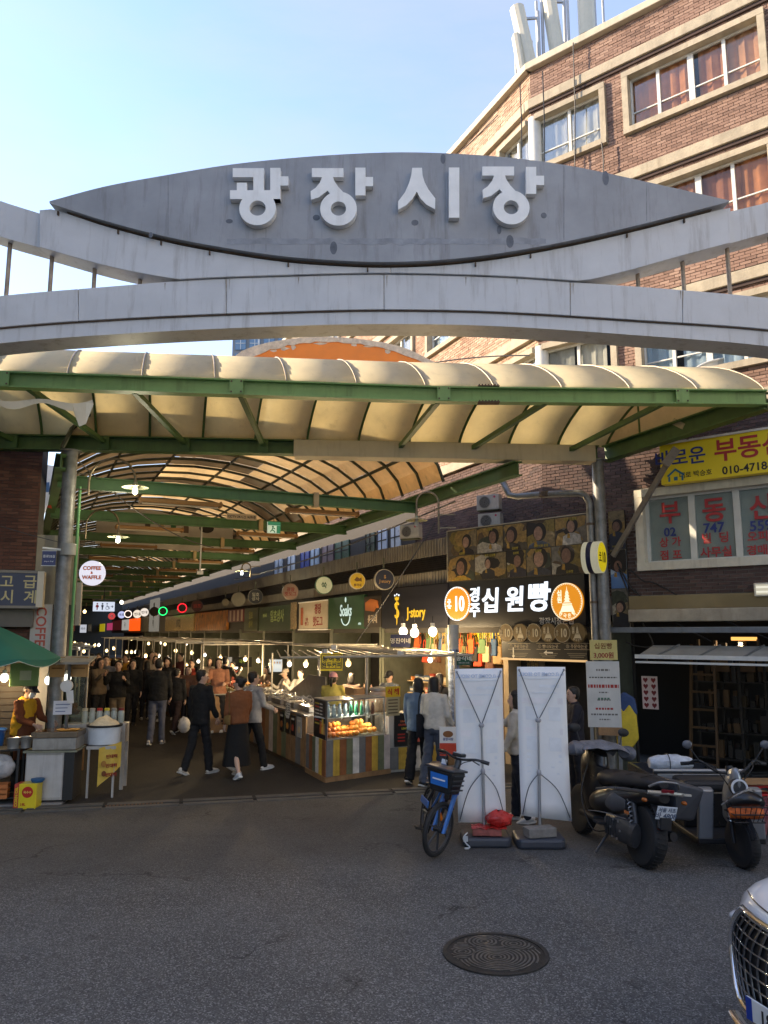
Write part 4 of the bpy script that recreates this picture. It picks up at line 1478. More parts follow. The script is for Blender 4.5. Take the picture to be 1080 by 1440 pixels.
# unseen pale building added right of and behind the camera to bounce sun
ob2 = thing('bounce_building','unseen pale building added beyond the right edge to bounce low sun into the shade','building',(9.5,-16,0),0)
MB().box(0,10,0,19,0,17).build('wall',M('pale_render',(0.66,0.60,0.50),0.8,var=0.06),ob2)
MB().box(-0.2,10.2,-0.2,19.2,17,17.5).build('parapet',STONE,ob2)
for k in range(5):
 for j in range(4):
  MB().box(-0.02,0.0,1.8 + j * 4.6,3.6 + j * 4.6,3.4 + k * 2.8,4.9 + k * 2.8).build('window',TG,ob2)

# ================================================================ gooseneck lamps and bulbs
def plight(name,parent,loc,power,col=(1.0,0.78,0.48),r=0.04):
 l = bpy.data.lights.new(name,'POINT')
 l.energy = power
 l.color = col
 l.shadow_soft_size = r
 o = bpy.data.objects.new(name,l)
 COL.objects.link(o)
 o.parent = parent
 o.location = loc
 return o
def goose(px,py_bulb,px_st,py_st0,py_st1,Y,label,lit,col='#fff3c8',shade=True):
 b_ = P(px,py_bulb,Y)
 s0,s1 = P(px_st,py_st0,Y),P(px_st,py_st1,Y)
 o = thing('gooseneck_lamp',label,'lamp',s0,0,'gooseneck lamps under the arcade')
 w = b_.x - s0.x
 h = s1.z - s0.z
 r = abs(w) / 2
 sg = 1 if w > 0 else -1
 pts = [(0,0,0),(0,0,h - r)] + [(sg * r * (1 - cos(t)),0,h - r + r * sin(t)) for t in linspace(0.15,PI,14)] + [(w,0,b_.z - s0.z + 0.13)]
 MB().tube(pts,0.019,8).build('neck',M('neck_bronze',(0.25,0.2,0.13),0.45,0.5,var=0.2),o,60)
 zz = b_.z - s0.z
 if shade:
  MB().lathe([(0.03,0.13),(0.035,0.1),(0.2,0.045),(0.21,0.038),(0.2,0.036),(0.03,0.09)],20,(w,0,zz)).build('shade',M('shade_tin',(0.35,0.36,0.24),0.4,0.3,var=0.2),o,40)
 MB().lathe([(0.025,0.07),(0.03,0.04),(0.045,-0.02),(0.042,-0.05),(0.02,-0.075)],14,(w,0,zz)).build('bulb',GLOW(col,5.0) if lit else M('bulb_dull',(0.5,0.5,0.48),0.3,var=0),o,60)
 for z in (0.1,0.35):
  MB().beam((0,0,z),(-0.32 * sg,0.0,z + 0.01),0.02,0.02).build('arm',MATS['neck_bronze'],o)
 if lit:
  plight('lamp_light',o,(w,-0.06,zz - 0.12),9,(1.0,0.9,0.62))
 return o
goose(190,689,124,697,645,12.3,'lit gooseneck lamp on the left column with a glowing bulb under a tin shade',True)
goose(166,758,120,757,716,15.6,'smaller white gooseneck lamp hanging behind the lit one by the left column',True,'#f4fbff')
goose(586,735,617,750,692,14.6,'unlit gooseneck lamp above the metal cladding left of the photo board',False)
goose(340,805,352,812,792,25.0,'tiny bright lamp on the right side of the alley below the roof beams',True,'#eef8ff')
# hanging exit sign, thin drop rod, camera notice
EXG = GLOW('#3f8f63',0.6)
q = P(385,742,17.9)
ex = thing('exit_sign','small green emergency exit sign hanging under the second tie beam','sign',q,AT)
MB().box(-0.15,0.15,-0.03,0.03,-0.13,0.13).build('box',MC('#cfe4d4',emit=0.35),ex)
MB().box(-0.15,0.15,-0.034,-0.031,0.05,0.13).box(0.06,0.15,-0.034,-0.031,-0.13,0.045).build('green_print',EXG,ex)
m = MB()
m.disc(-0.03,0.02,0.022,0.022,-0.036,-0.031,n=10)
for a,b_ in (((-0.03,0.0),(-0.05,-0.06)),((-0.05,-0.06),(-0.09,-0.1)),((-0.05,-0.06),(0.0,-0.08)),((0.0,-0.08),(0.02,-0.12)),((-0.03,-0.01),(0.02,-0.03))):
 m.beam((a[0],-0.034,a[1]),(b_[0],-0.034,b_[1]),0.022,0.004,up=(0,1,0))
m.build('running_figure',EXG,ex)
MB().tube([(0,0,0.13),(0,0,0.22)],0.01,6).build('hanger',CABLE,ex)
q0,q1 = P(284,803,18.2),P(284,728,18.2)
o = thing('drop_rod','thin white rod hanging from the second tie beam in mid alley','rod',q1,AT)
MB().tube([(0,0,0),(0,0,q0.z - q1.z)],0.02,8).build('rod',M('rod_grey',(0.5,0.49,0.45),0.5,var=0.1),o,60)
MB().cbox(0,0,q0.z - q1.z - 0.08,0.14,0.08,0.08).build('box',MATS['rod_grey'],o)
q = P(340,727,17.85)
o = thing('camera_notice','narrow cream CCTV notice fixed on the second tie beam','sign',q,AT)
MB().box(-0.35,0.35,-0.01,0.01,-0.07,0.07).build('plate',M('notice_cream',(0.35,0.3,0.22),0.6),o)
text('CCTV 24시간 녹화중',0.075,BLACK,o,0,-0.012,0,bold=0.015)
# white banner with bottles strung across the alley
q = P(225,742,22.6)
bn = thing('bottle_banner','wide white banner printed with bottles strung across the alley under the roof','banner',q,AT)
m = MB()
n = 20
up_,dn_ = [],[]
for i in range(n + 1):
 t = i / n
 x = -1.75 + 3.9 * t
 up_.append((x,0.42 * sin(PI * min(1,t * 1.25 + 0.1)) + 0.1))
 dn_.append((x,-0.55 - 0.12 * t + 0.02 * sin(9 * t)))
m.strip(up_,dn_,-0.01,0.01).build('cloth',M('banner_cloth',(0.42,0.40,0.36),0.7,var=0.1,scale=2),bn)
for x,c,h in ((-0.35,'#3d352a',0.36),(0.05,'#8a7a66',0.3),(0.38,'#1d5a3a',0.36),(0.75,'#5a4a3c',0.34)):
 z = -0.12
 MB().prism([(x - 0.075,z),(x + 0.075,z),(x + 0.075,z + h * 0.55),(x + 0.03,z + h * 0.75),(x + 0.03,z + h),(x - 0.03,z + h),(x - 0.03,z + h * 0.75),(x - 0.075,z + h * 0.55)],-0.014,-0.011).build('bottle_print',MC(c),bn)
for x,z,rx,rz_,c in ((1.35,0.05,0.22,0.14,'#1a1512'),(1.38,0.07,0.1,0.07,'#9a6a48'),(0.3,-0.42,0.5,0.03,'#8d8578'),(0.75,-0.33,0.12,0.12,'#30281f')):
 MB().disc(x,z,rx,rz_,-0.014 - 0.003 * rx,-0.0105,n=14).build('food_print',MC(c),bn)
MB().tube([(-1.9,0,0.25),(2.3,0,0.5)],0.01,5).build('cord',CABLE,bn)

# ================================================================ shop row on the right of the alley
F2 = Wall((1.31,16.04),(3.62,13.48))
F3 = Wall((-0.06,18.5),(1.31,16.04))
_e = A(7.6,80)
F4 = Wall((_e.x,_e.y),(-0.06,18.5))
row = thing('shop_row','low row of market shops with corrugated metal cladding along the right of the alley','building',(0,0,0),0)
def on(wall,name,parent=row):
 e = bpy.data.objects.new(name,None)
 COL.objects.link(e)
 e.parent = parent
 e.location = wall.a
 e.rotation_euler = (0,0,wall.rz)
 return e
SHEET = M('grey_brown_cladding',(0.15,0.135,0.11),0.6,0.2,var=0.2,scale=3,dirt=0.4)
LOUV = M('louver_brown',(0.075,0.06,0.045),0.65,0.1,var=0.2,scale=4)
SLATE = M('dark_shop_wall',(0.05,0.045,0.04),0.85,var=0.2)  # one dark tone for shop backs, ceilings and upper walls
for wl,nm,top in ((F2,'corner_front',4.1),(F3,'bag_shop_front',4.1),(F4,'row_front',4.05)):
 fr = on(wl,nm)
 L_ = wl.len
 # band above the signs: ribbed sheet, louvres, ribbed sheet
 zs0 = 3.42
 x = 0.0 if wl is not F4 else L_ - 32
 m1,m2 = MB(),MB()
 while x < L_ - 0.02:
  w_ = min(0.11,L_ - x)
  m1.box(x,x + w_ * 0.6,-0.03,0.03,zs0,3.68).box(x + w_ * 0.6,x + w_,-0.012,0.03,zs0,3.68)
  m2.box(x,x + w_ * 0.6,-0.06,0.0,4.0,4.35).box(x + w_ * 0.6,x + w_,-0.04,0.0,4.0,4.35)
  x += w_
 m1.build('ribbed_sheet',SHEET,fr)
 m2.build('ribbed_sheet',SHEET,fr)
 m3 = MB()
 for j in range(7):
  z = 3.68 + j * 0.045
  m3.add([(0,-0.05,z),(L_,-0.05,z),(L_,0.03,z + 0.05),(0,0.03,z + 0.05)],[(0,1,2,3)])
 m3.build('louvres',LOUV,fr)
 MB().box(0,L_,0.02,0.05,2.4,4.3).build('sign_backing',SLATE,fr)
 MB().box(0,L_,0.05,1.2,4.3,4.36).build('flat_roof',SHEET,fr)
 MB().box(0,L_,1.15,1.2,0,4.3).build('back_wall',SLATE,fr)
 MB().box(0,L_,0.06,1.14,2.55,2.6).build('ceiling',SLATE,fr)
 nposts = max(1,int(L_ / 3.2))
 for j in range(nposts + 1):
  if wl is F4 and j < nposts - 12:
   continue
  x = j * L_ / nposts
  MB().box(max(0.02,x - 0.12),min(L_ - 0.02,x + 0.12),0.0,1.12,0.0,2.54).build('pier',M('pier_green',(0.10,0.105,0.075),0.7,var=0.2),fr)
# upstairs windows of the row seen above the cladding (lit, bluish)
fr = on(F4,'upper_wall')
LU = F4.len
MB().box(0,LU,0.9,0.95,4.36,5.6).build('upper_cladding',SLATE,fr)
for px0,px1,c in ((548,562,'#c8d4e0'),(530,543,'#b9c8dc'),(513,526,'#3b4a3c'),(470,490,'#1e4a38'),(452,468,'#6d5a66'),(436,448,'#9db4d0'),(422,434,'#3446a0'),(404,414,'#b8c6d8'),(386,397,'#a8b8cc')):
 a,b_ = F4.uv(px0,770,-0.85)[0],F4.uv(px1,770,-0.85)[0]
 o = MB().box(a,b_,0.86,0.89,4.45,5.1).build('upper_window',M('upper_' + c[1:],c,0.3,var=0.3,scale=2,emit=0.02),fr)
 MB().box(a - 0.05,b_ + 0.05,0.84,0.858,4.4,4.45).build('sill',SHEET,o)
 MB().box((a + b_) / 2 - 0.02,(a + b_) / 2 + 0.02,0.845,0.858,4.45,5.1).box(a,a + 0.04,0.845,0.858,4.45,5.1).box(a,b_,0.845,0.857,4.8,4.83).build('frame',SLATE,o)
# ---------------------------------------------------------------- big signs
def board(name,label,wall,px0,px1,pyb,pyt,mat,off=0.12,th=0.1,group=None,ref='r'):
 """a sign box standing off a wall; pixel box measured at its right edge"""
 a,b_ = wall.uv(px0,pyb,off)[0],wall.uv(px1,pyb,off)[0]
 pr = px1 if ref == 'r' else px0
 z0,z1 = wall.uv(pr,pyb,off)[1],wall.uv(pr,pyt,off)[1]
 o = thing(name,label,'sign',wall.at((a + b_) / 2,-off,(z0 + z1) / 2),wall.rz,group)
 w,h = b_ - a,z1 - z0
 MB().box(-w / 2,w / 2,0,th,-h / 2,h / 2).build('board',mat,o)
 o['w'],o['h'] = w,h
 return o,w,h
def at(o,wall,px,py,off=0.12):
 s,z = wall.uv(px,py,off)
 q = wall.at(s,-off,z) - o.location
 return q.dot(wall.u),q.z
NB = M('black_sign_face',(0.008,0.008,0.010),0.35,var=0)
LW = GLOW('#eaf4ff',1.6)
LY = GLOW('#ffc830',0.9)
LO = GLOW('#f0981c',0.85)
# ten-won bread sign
tw_,w,h = board('bread_shop_sign','wide black sign with glowing white lettering and two orange coin discs beside the column',F2,630,824,881,806,NB,0.12,0.12)
for body,px,py,sz,b_ in (('십',690,844,0.50,0.022),('원',724,842,0.50,0.022),('빵',759,839,0.56,0.022),('경',668,836,0.30,0.022),('주',668,858,0.30,0.022)):
 x,z = at(tw_,F2,px,py)
 text(body,sz,LW,tw_,x,-0.012,z,bold=b_,ext=0.01,shear=0.08)
x,z = at(tw_,F2,782,873)
text('광장시장본점',0.135,MC('#b8b4a8'),tw_,x,-0.003,z,bold=0.012,ext=0.002)
def coin(o,x,z,r,face,ink,kind,y=0.0,ring=True,dep=0.05):
 c = MB().disc(x,z,r,r,y - dep,y,n=40).build('coin_disc',face,o)
 if ring:
  m = MB()
  n = 44
  for i in range(n):
   a = 2 * PI * i / n
   m.disc(x + r * 0.93 * cos(a),z + r * 0.93 * sin(a),r * 0.028,r * 0.028,y - dep - 0.003,y - dep - 0.001,n=6)
  m.build('bead_ring',ink,c)
  MB().ring(x,z,r,r * 0.97,y - dep - 0.004,y - dep,n=40).build('rim',ink,c)
 if kind == '10':
  text('10',r * 1.2,ink,c,x + r * 0.24,y - dep - 0.003,z,bold=0.03,sx=0.72)
  text('THE\nBANK\nOF\nKOREA\n1966',r * 0.12,ink,c,x - r * 0.62,y - dep - 0.003,z,bold=0.02)
 else:
  m = MB()
  yy0,yy1 = y - dep - 0.004,y - dep - 0.001
  # a stepped pagoda: stairs, base, tapering eaves, finial
  m.prism([(x - 0.42 * r,z - 0.55 * r),(x + 0.5 * r,z - 0.55 * r),(x + 0.34 * r,z - 0.2 * r),(x - 0.26 * r,z - 0.2 * r)],yy0,yy1)
  m.prism([(x - 0.26 * r,z - 0.17 * r),(x + 0.34 * r,z - 0.17 * r),(x + 0.34 * r,z - 0.1 * r),(x - 0.26 * r,z - 0.1 * r)],yy0,yy1)
  for k in range(4):
   zz = z + (-0.05 + 0.16 * k) * r
   ww = (0.24 - 0.04 * k) * r
   m.prism([(x + 0.04 * r - ww,zz),(x + 0.04 * r + ww,zz),(x + 0.04 * r + ww * 0.7,zz + 0.06 * r),(x + 0.04 * r - ww * 0.7,zz + 0.06 * r)],yy0,yy1)
   m.prism([(x + 0.04 * r - ww * 0.55,zz + 0.065 * r),(x + 0.04 * r + ww * 0.55,zz + 0.065 * r),(x + 0.04 * r + ww * 0.55,zz + 0.15 * r),(x + 0.04 * r - ww * 0.55,zz + 0.15 * r)],yy0,yy1)
  m.prism([(x + 0.02 * r,z + 0.6 * r),(x + 0.06 * r,z + 0.6 * r),(x + 0.04 * r,z + 0.82 * r)],yy0,yy1)
  m.build('pagoda_print',ink,c)
  text('십\n원',r * 0.36,ink,c,x - r * 0.45,y - dep - 0.003,z + r * 0.28,bold=0.03)
  for i,ch in enumerate('한국은행'):
   a = -PI / 2 - 0.55 + 0.38 * i
   text(ch,r * 0.24,ink,c,x + r * 0.76 * cos(a),y - dep - 0.003,z + r * 0.76 * sin(a),bold=0.02,rot=a + PI / 2)
 return c
x,z = at(tw_,F2,645,849)
coin(tw_,x,z,0.335,LO,LW,'10')
x,z = at(tw_,F2,799,846)
coin(tw_,x,z,0.325,LO,GLOW('#fff3d0',1.2),'pagoda')
BRZ = M('bronze_disc',(0.11,0.075,0.03),0.45,0.3,var=0.1)
INKB = M('pale_ink',(0.42,0.36,0.24),0.5,var=0)
for i,px in enumerate((713,733,752,772,792,813)):
 s,zz = F2.uv(px,890,0.24)
 o = thing('coin_plaque','round bronze coin plaque under the bread sign, %s from the left' % ('first','second','third','fourth','fifth','sixth')[i],'plaque',F2.at(s,-0.22,zz),F2.rz,'bronze coin plaques under the bread sign')
 coin(o,0,0,0.165,BRZ,INKB,'10' if i % 2 == 0 else 'pagoda',ring=i % 2 == 0)
# menu strip under the plaques
mn,w,h = board('order_guide_panel','black order guide strip with white arrows under the bronze coin plaques',F2,706,826,928,899,NB,0.08,0.04)
for i,(px,t) in enumerate(((730,'① 주문하는곳'),(771,'② 빵나오는곳'),(811,'③ 주문하는곳'))):
 x,z = at(mn,F2,px,909,0.08)
 text(t,0.075,MC('#b5a890'),mn,x,-0.003,z)
 MB().box(x - 0.26,x + 0.26,-0.003,-0.001,z + 0.05,z + 0.056).box(x - 0.26,x + 0.26,-0.003,-0.001,z - 0.056,z - 0.05).build('outline',MC('#b5a890'),mn)
 for k in range(3):
  MB().box(x - 0.2 + 0.03 * k,x + 0.2 - 0.03 * k,-0.003,-0.001,z - 0.13 - 0.03 * k,z - 0.118 - 0.03 * k).build('small_print',MC('#6d6656'),mn)
for px,dx,dz in ((722,0,-1),(771,-1,0)):
 x,z = at(mn,F2,px,918,0.08)
 if dz:
  pl = [(x - 0.012,z + 0.1),(x + 0.012,z + 0.1),(x + 0.012,z - 0.05),(x + 0.035,z - 0.05),(x,z - 0.1),(x - 0.035,z - 0.05),(x - 0.012,z - 0.05)]
 else:
  pl = [(x + 0.1,z + 0.015),(x - 0.03,z + 0.015),(x - 0.03,z + 0.045),(x - 0.1,z),(x - 0.03,z - 0.045),(x - 0.03,z - 0.015),(x + 0.1,z - 0.015)]
 MB().prism(pl if dz == 0 else pl[::-1],-0.003,-0.001).build('arrow',MC('#d8d2c4'),mn)
MB().box(-w / 2,w / 2,-0.04,0.0,-h / 2 - 0.04,-h / 2 - 0.005).build('light_strip',GLOW('#ffcf90',0.7),mn)
# photo board above: rows of snapshots, each print a part
pb,w,h = board('photo_board','large board of food snapshots above the black bread sign',F2,630,828,806,722,M('photo_board_dark',(0.03,0.025,0.02),0.5,var=0.1),0.14,0.05,ref='r')
SK = ('#7e6250','#6e5242','#8a6c58')
def snapshot(parent,x0,x1,z0,z1,y,bg_,cloth,hair,pose,yellow=True):
 """a printed photograph: a plain figure eating street food in front of a blurred ground"""
 W_,H_ = x1 - x0,z1 - z0
 MB().box(x0 + 0.006,x1 - 0.006,y - 0.004,y,z0 + 0.006,z1 - 0.006).build('photo_print',bg_,parent)
 m = MB()
 cx = x0 + W_ * (0.3 + 0.4 * pose)
 cz = z0 + H_ * 0.6
 r = min(H_ * rnd(0.16,0.3),W_ * rnd(0.2,0.36))
 cz = z0 + H_ * rnd(0.5,0.66)
 def clip(pl):
  return [(min(max(a,x0 + 0.008),x1 - 0.008),min(max(b,z0 + 0.008),z1 - 0.008)) for a,b in pl]
 for k in range(9):
  a,b = rnd(x0,x1),rnd(z0,z1)
  q = rnd(0.05,0.22)
  m.prism(clip([(a + q * cos(t) * 1.5,b + q * sin(t)) for t in linspace(0,2 * PI,9)[:-1]]),y - 0.0055 - 0.0002 * k,y - 0.0045,MC(R.choice(['#4a3a26','#7b6232','#1a1715','#6a5c40','#2d3226','#6a5a28','#8a8474','#14110f']),var=0.5,scale=16))
 m.prism(clip([(cx - r * 1.9,z0),(cx + r * 1.9,z0),(cx + r * 1.7,cz - r * 1.6),(cx + r * 0.5,cz - r * 1.1),(cx - r * 0.5,cz - r * 1.1),(cx - r * 1.7,cz - r * 1.6)]),y - 0.0075,y - 0.0062,cloth)
 m.prism(clip([(cx + 1.15 * r * cos(t) + 0.12 * r,cz + 0.15 * r + 1.3 * r * sin(t)) for t in linspace(0,2 * PI,17)[:-1]]),y - 0.0085,y - 0.0076,hair)
 m.prism(clip([(cx + 0.75 * r * cos(t) - 0.1 * r,cz - 0.05 * r + 1.0 * r * sin(t)) for t in linspace(0,2 * PI,17)[:-1]]),y - 0.0095,y - 0.0086,MC(R.choice(SK),var=0.4,scale=18))
 m.prism(clip([(cx - r * 0.9,cz - r * 1.9),(cx - r * 0.3,cz - r * 2.0),(cx - r * 0.35,cz - r * 1.2),(cx - r * 0.75,cz - r * 1.1)]),y - 0.0105,y - 0.0096,MC('#8a6a24',var=0.5,scale=20))
 m.build('figure_print',None,parent)
 if yellow:
  text(R.choice(['광장시장 본점','경주 십원빵','십원빵']),min(0.055,W_ * 0.11),MC('#8f8030'),parent,(x0 + x1) / 2,y - 0.011,z0 + H_ * R.choice((0.08,0.9)),bold=0.02)
BGS = [M('photo_bg_%d' % i,c,0.4,var=0.55,scale=9) for i,c in enumerate(('#463f36','#2a231b','#403a30','#3d2f20','#57524c','#3a3228','#383018','#403426','#56503f','#5c5850'))]
CL = [MC(c,var=0.5,scale=14) for c in ('#17151a','#8a8478','#241d18','#3a4452','#8f8d88','#8a6a20','#1a1a1e','#22202a','#2a2c34','#191612')]
HR = [MC(c) for c in ('#0d0b0a','#120e0c','#1a1310')]
tops = [0,0.24,0.44,0.61,0.80,1.0]
bots = [0,0.22,0.46,0.60,0.77,1.0]
for k in range(5):
 snapshot(pb,-w / 2 + w * tops[k],-w / 2 + w * tops[k + 1],0.0,h / 2 - 0.01,0,BGS[k],CL[k],HR[k % 3],R.random())
 snapshot(pb,-w / 2 + w * bots[k],-w / 2 + w * bots[k + 1],-h / 2 + 0.01,0.0,0,BGS[k + 5],CL[k + 5],HR[(k + 1) % 3],R.random())
MB().box(-w / 2 - 0.02,-w / 2,-0.01,0.05,-h / 2,h / 2).box(w / 2,w / 2 + 0.02,-0.01,0.05,-h / 2,h / 2).box(-w / 2 - 0.02,w / 2 + 0.02,-0.01,0.05,h / 2,h / 2 + 0.02).build('frame',M('board_frame_tan',(0.3,0.26,0.18),0.6),pb)
# narrow photo strip right of the column
ps,w,h = board('photo_strip','narrow upright strip of three snapshots right of the canopy column',F1,862,886,884,716,MATS['photo_board_dark'],0.10,0.04)
for k in range(3):
 snapshot(ps,-w / 2,w / 2,-h / 2 + h * k / 3,-h / 2 + h * (k + 1) / 3,0,(BGS[9],M('photo_bg_blue','#8798a8',0.4,var=0.3,scale=5),BGS[4])[k],(CL[6],MC('#4a6c9a'),MC('#2a2e3c'))[k],HR[k],0.5,k == 2)
# round yellow drum sign on the column
q = P(835,784,12.75)
dr = thing('drum_sign','yellow and white round drum sign with navy band fixed to the drain pipe','sign',q,0.95)
MB().disc(0,0,0.215,0.26,-0.14,0.14,n=32).build('drum',GLOW('#efe9c8',0.35),dr)
MB().disc(0,0,0.195,0.24,-0.147,-0.141,n=32).build('face',GLOW('#e8d018',0.6),dr)
MB().ring(0,0,0.2165,0.214,-0.02,0.06,n=32,ry=1.21).build('navy_band',MC('#141a3c'),dr)
text('10',0.24,MC('#2a2410'),dr,0.07,-0.149,0,bold=0.02,sx=0.7)
text('THE\nBANK\nOF\nKOREA',0.04,MC('#2a2410'),dr,-0.1,-0.149,0)
# J-story sign on the splayed wall
js,w,h = board('jewellery_sign','wide navy black sign with glowing yellow J story lettering and crowned letter mark',F3,537,630,883,820,M('navy_black',(0.008,0.009,0.016),0.4,var=0),0.12,0.1)
x,z = at(js,F3,585,863)
text('J·story',0.31,LY,js,x,-0.008,z,bold=0.012,ext=0.006,sx=0.92)
x,z = at(js,F3,558.5,858)
S_ = bez([(x + 0.075,0,z + 0.12),(x + 0.02,0,z + 0.17),(x - 0.06,0,z + 0.13),(x - 0.05,0,z + 0.06),(x + 0.03,0,z + 0.0),(x + 0.07,0,z - 0.07),(x + 0.03,0,z - 0.15),(x - 0.04,0,z - 0.16),(x - 0.075,0,z - 0.11)],32)
MB(Matrix.Translation((0,-0.01,0))).tube(S_,0.02,6).build('letter_mark',LY,js)
MB().prism([(x - 0.012,z - 0.33),(x + 0.012,z - 0.28),(x + 0.012,z + 0.27),(x - 0.012,z + 0.27)],-0.014,-0.004).build('letter_stem',LY,js)
cr = MB().prism([(x - 0.07,z + 0.22),(x + 0.07,z + 0.22),(x + 0.085,z + 0.3),(x + 0.04,z + 0.26),(x,z + 0.31),(x - 0.04,z + 0.26),(x - 0.085,z + 0.3)],-0.014,-0.004).build('crown',LY,js)
for dx,dz in ((-0.09,0.33),(0,0.35),(0.09,0.33)):
 MB().disc(x + dx,z + dz,0.02,0.02,-0.014,-0.004,n=10).build('crown_ball',LW,cr)
# shop signs along the alley, nearest first
GRS = M('green_sign',(0.012,0.06,0.022),0.5,var=0.1)
SIGNS = [
 ('narrow dark sign with an orange patch left of the navy J story sign',512,536,882,837,M('brown_black',(0.02,0.014,0.01),0.5,var=0.2),[('총각네',0.21,'#a89a88',0.5,0.27,0)]),
 ('square green sign with white script lettering and a smile',461.5,511.5,884,836,GRS,[]),
 ('cream framed sign with bold red hot dog shop lettering',420,460.5,886,843,M('cream_sign',(0.42,0.36,0.27),0.5,var=0.08,emit=0.02),[('광장',0.3,'#7d1420',0.68,0.72,0),('핫도그',0.3,'#7d1420',0.68,0.3,0),('조선\n핫도그',0.12,'#7d1420',0.3,0.3,0)]),
 ('dark green sign with pale yellow lettering and a scarf at its edge',364,408,887,850,M('dark_green_sign',(0.03,0.05,0.022),0.5,var=0.15),[('일호상사',0.42,'#8c9a5c',0.6,0.6,0),('광장시장',0.13,'#8c9a5c',0.2,0.65,0)]),
 ('dull green sign with small yellow print behind the scarf sign',343,362,887,854,M('olive_sign',(0.045,0.055,0.025),0.5,var=0.2),[('일호\n상사',0.3,'#7d7a3c',0.5,0.5,0)]),
 ('red and white striped sign board midway down the right of the alley',320,342,874,856,M('maroon_sign',(0.10,0.012,0.015),0.5,var=0.1,emit=0.05),[]),
 ('copper brown lit sign midway down the alley',274,318,886,858,M('copper_sign',(0.42,0.16,0.03),0.3,0.5,var=0.7,scale=3,emit=0.02),[]),
 ('crumpled gold foil sign with black lettering far down the alley',232,272,887,863,M('gold_foil',(0.62,0.40,0.13),0.22,0.8,var=0.6,scale=9,bump=0.9,bscale=9,emit=0.06),[('원조집',0.6,'#1a120a',0.5,0.5,0)]),
 ('tall white sign box with black lettering among the far signs',209,221,888,841,GLOW('#c8c4b8',0.28),[('빈\n대\n떡',0.55,'#22201c',0.5,0.5,0)]),
 ('grey printed sign left of the tall white sign box',198,208,888,867,M('grey_print',(0.2,0.18,0.14),0.5,var=0.6,scale=12),[]),
 ('bright orange lit sign far down the alley',181,195,887,869,GLOW('#ff5a14',1.1),[]),
 ('white sign with black lettering left of the orange sign',171,180,886,871,GLOW('#d8d4cc',0.5),[('국수',1.0,'#222222',0.5,0.5,0)]),
 ('maroon far sign left of the white lettered sign',158,170,886,872,GLOW('#5a1c1c',0.4),[]),
 ('pink lit far sign among the last signs',150,157,886,876,GLOW('#d04878',0.6),[]),
 ('yellow lit sign with black lettering near the end of the alley',129,146,888,877,GLOW('#c8b418',0.55),[('육회집',2.0,'#22200a',0.5,0.5,0)]),
]
for lab,x0,x1,yb,yt,mt,txt in SIGNS:
 o,w,h = board('shop_sign',lab,F4,x0,x1,yb,yt,mt,0.1,0.1,'shop signs along the right of the alley')
 for body,sz,c,fx,fz,rt in txt:
  if sz > 0.45:
   sz = h * 0.55 if '\n' not in body else h * 0.26
  text(body,sz,MC(c),o,-w / 2 + w * fx,-0.004,-h / 2 + h * fz,bold=0.02)
 if 'script' in lab:
  LS = GLOW('#d8f0e4',0.9)
  text('Soaks',0.42,LS,o,0.05,-0.006,0.06,bold=0.012,shear=0.1,sx=0.85)
  arc = [(0.05 + 0.3 * cos(t),-0.008,-0.1 + 0.22 * sin(t)) for t in linspace(PI * 1.08,PI * 2.0,14)]
  MB().tube(arc,0.014,6).build('smile',LS,o)
  MB().ell((0.05,-0.01,0.33),0.05,0.01,0.07,8,6).build('drop',LS,o)
  text('소악스',0.07,LS,o,w / 2 - 0.25,-0.006,-h / 2 + 0.12,bold=0.02)
 if 'cream framed' in lab:
  MB().box(-w / 2,w / 2,-0.03,0.02,h / 2 - 0.03,h / 2).box(-w / 2,w / 2,-0.03,0.02,-h / 2,-h / 2 + 0.03).build('frame',WHITE,o)
  MB().tube([(-w * 0.36,-0.01,-h * 0.32),(-w * 0.36,-0.01,h * 0.3)],0.05,8).build('hot_dog_print',MC('#8a4a30'),o,60)
 if 'orange patch' in lab:
  m = MB()
  m.prism([(-w * 0.4,h * 0.05),(w * 0.1,0.0),(w * 0.2,h * 0.12),(w * 0.38,h * 0.1),(w * 0.3,h * 0.35),(-w * 0.1,h * 0.42),(-w * 0.42,h * 0.3)],-0.012,0)
  m.build('fish_print',MC('#a05a24'),o)
 if 'striped' in lab:
  for k in range(4):
   x = -w / 2 + w * (0.14 + 0.24 * k)
   MB().box(x,x + w * 0.1,-0.006,-0.001,-h / 2 + 0.03,h / 2 - 0.03).build('stripe',MC('#a89080'),o)
 if 'scarf' in lab and 'behind' not in lab:
  m = MB()
  n = 10
  for k in range(3):
   xs_ = w / 2 + 0.1 + 0.22 * k
   top = [(xs_ + 0.03 * sin(j),h / 2 + 0.05 - h * j / n) for j in range(n + 1)]
   m.strip([(x_ + 0.09,z_) for x_,z_ in top],top,-0.03 - 0.02 * k,0.0)
  m.build('scarf',M('scarf_beige',(0.24,0.18,0.1),0.9,var=0.4,scale=18),o)
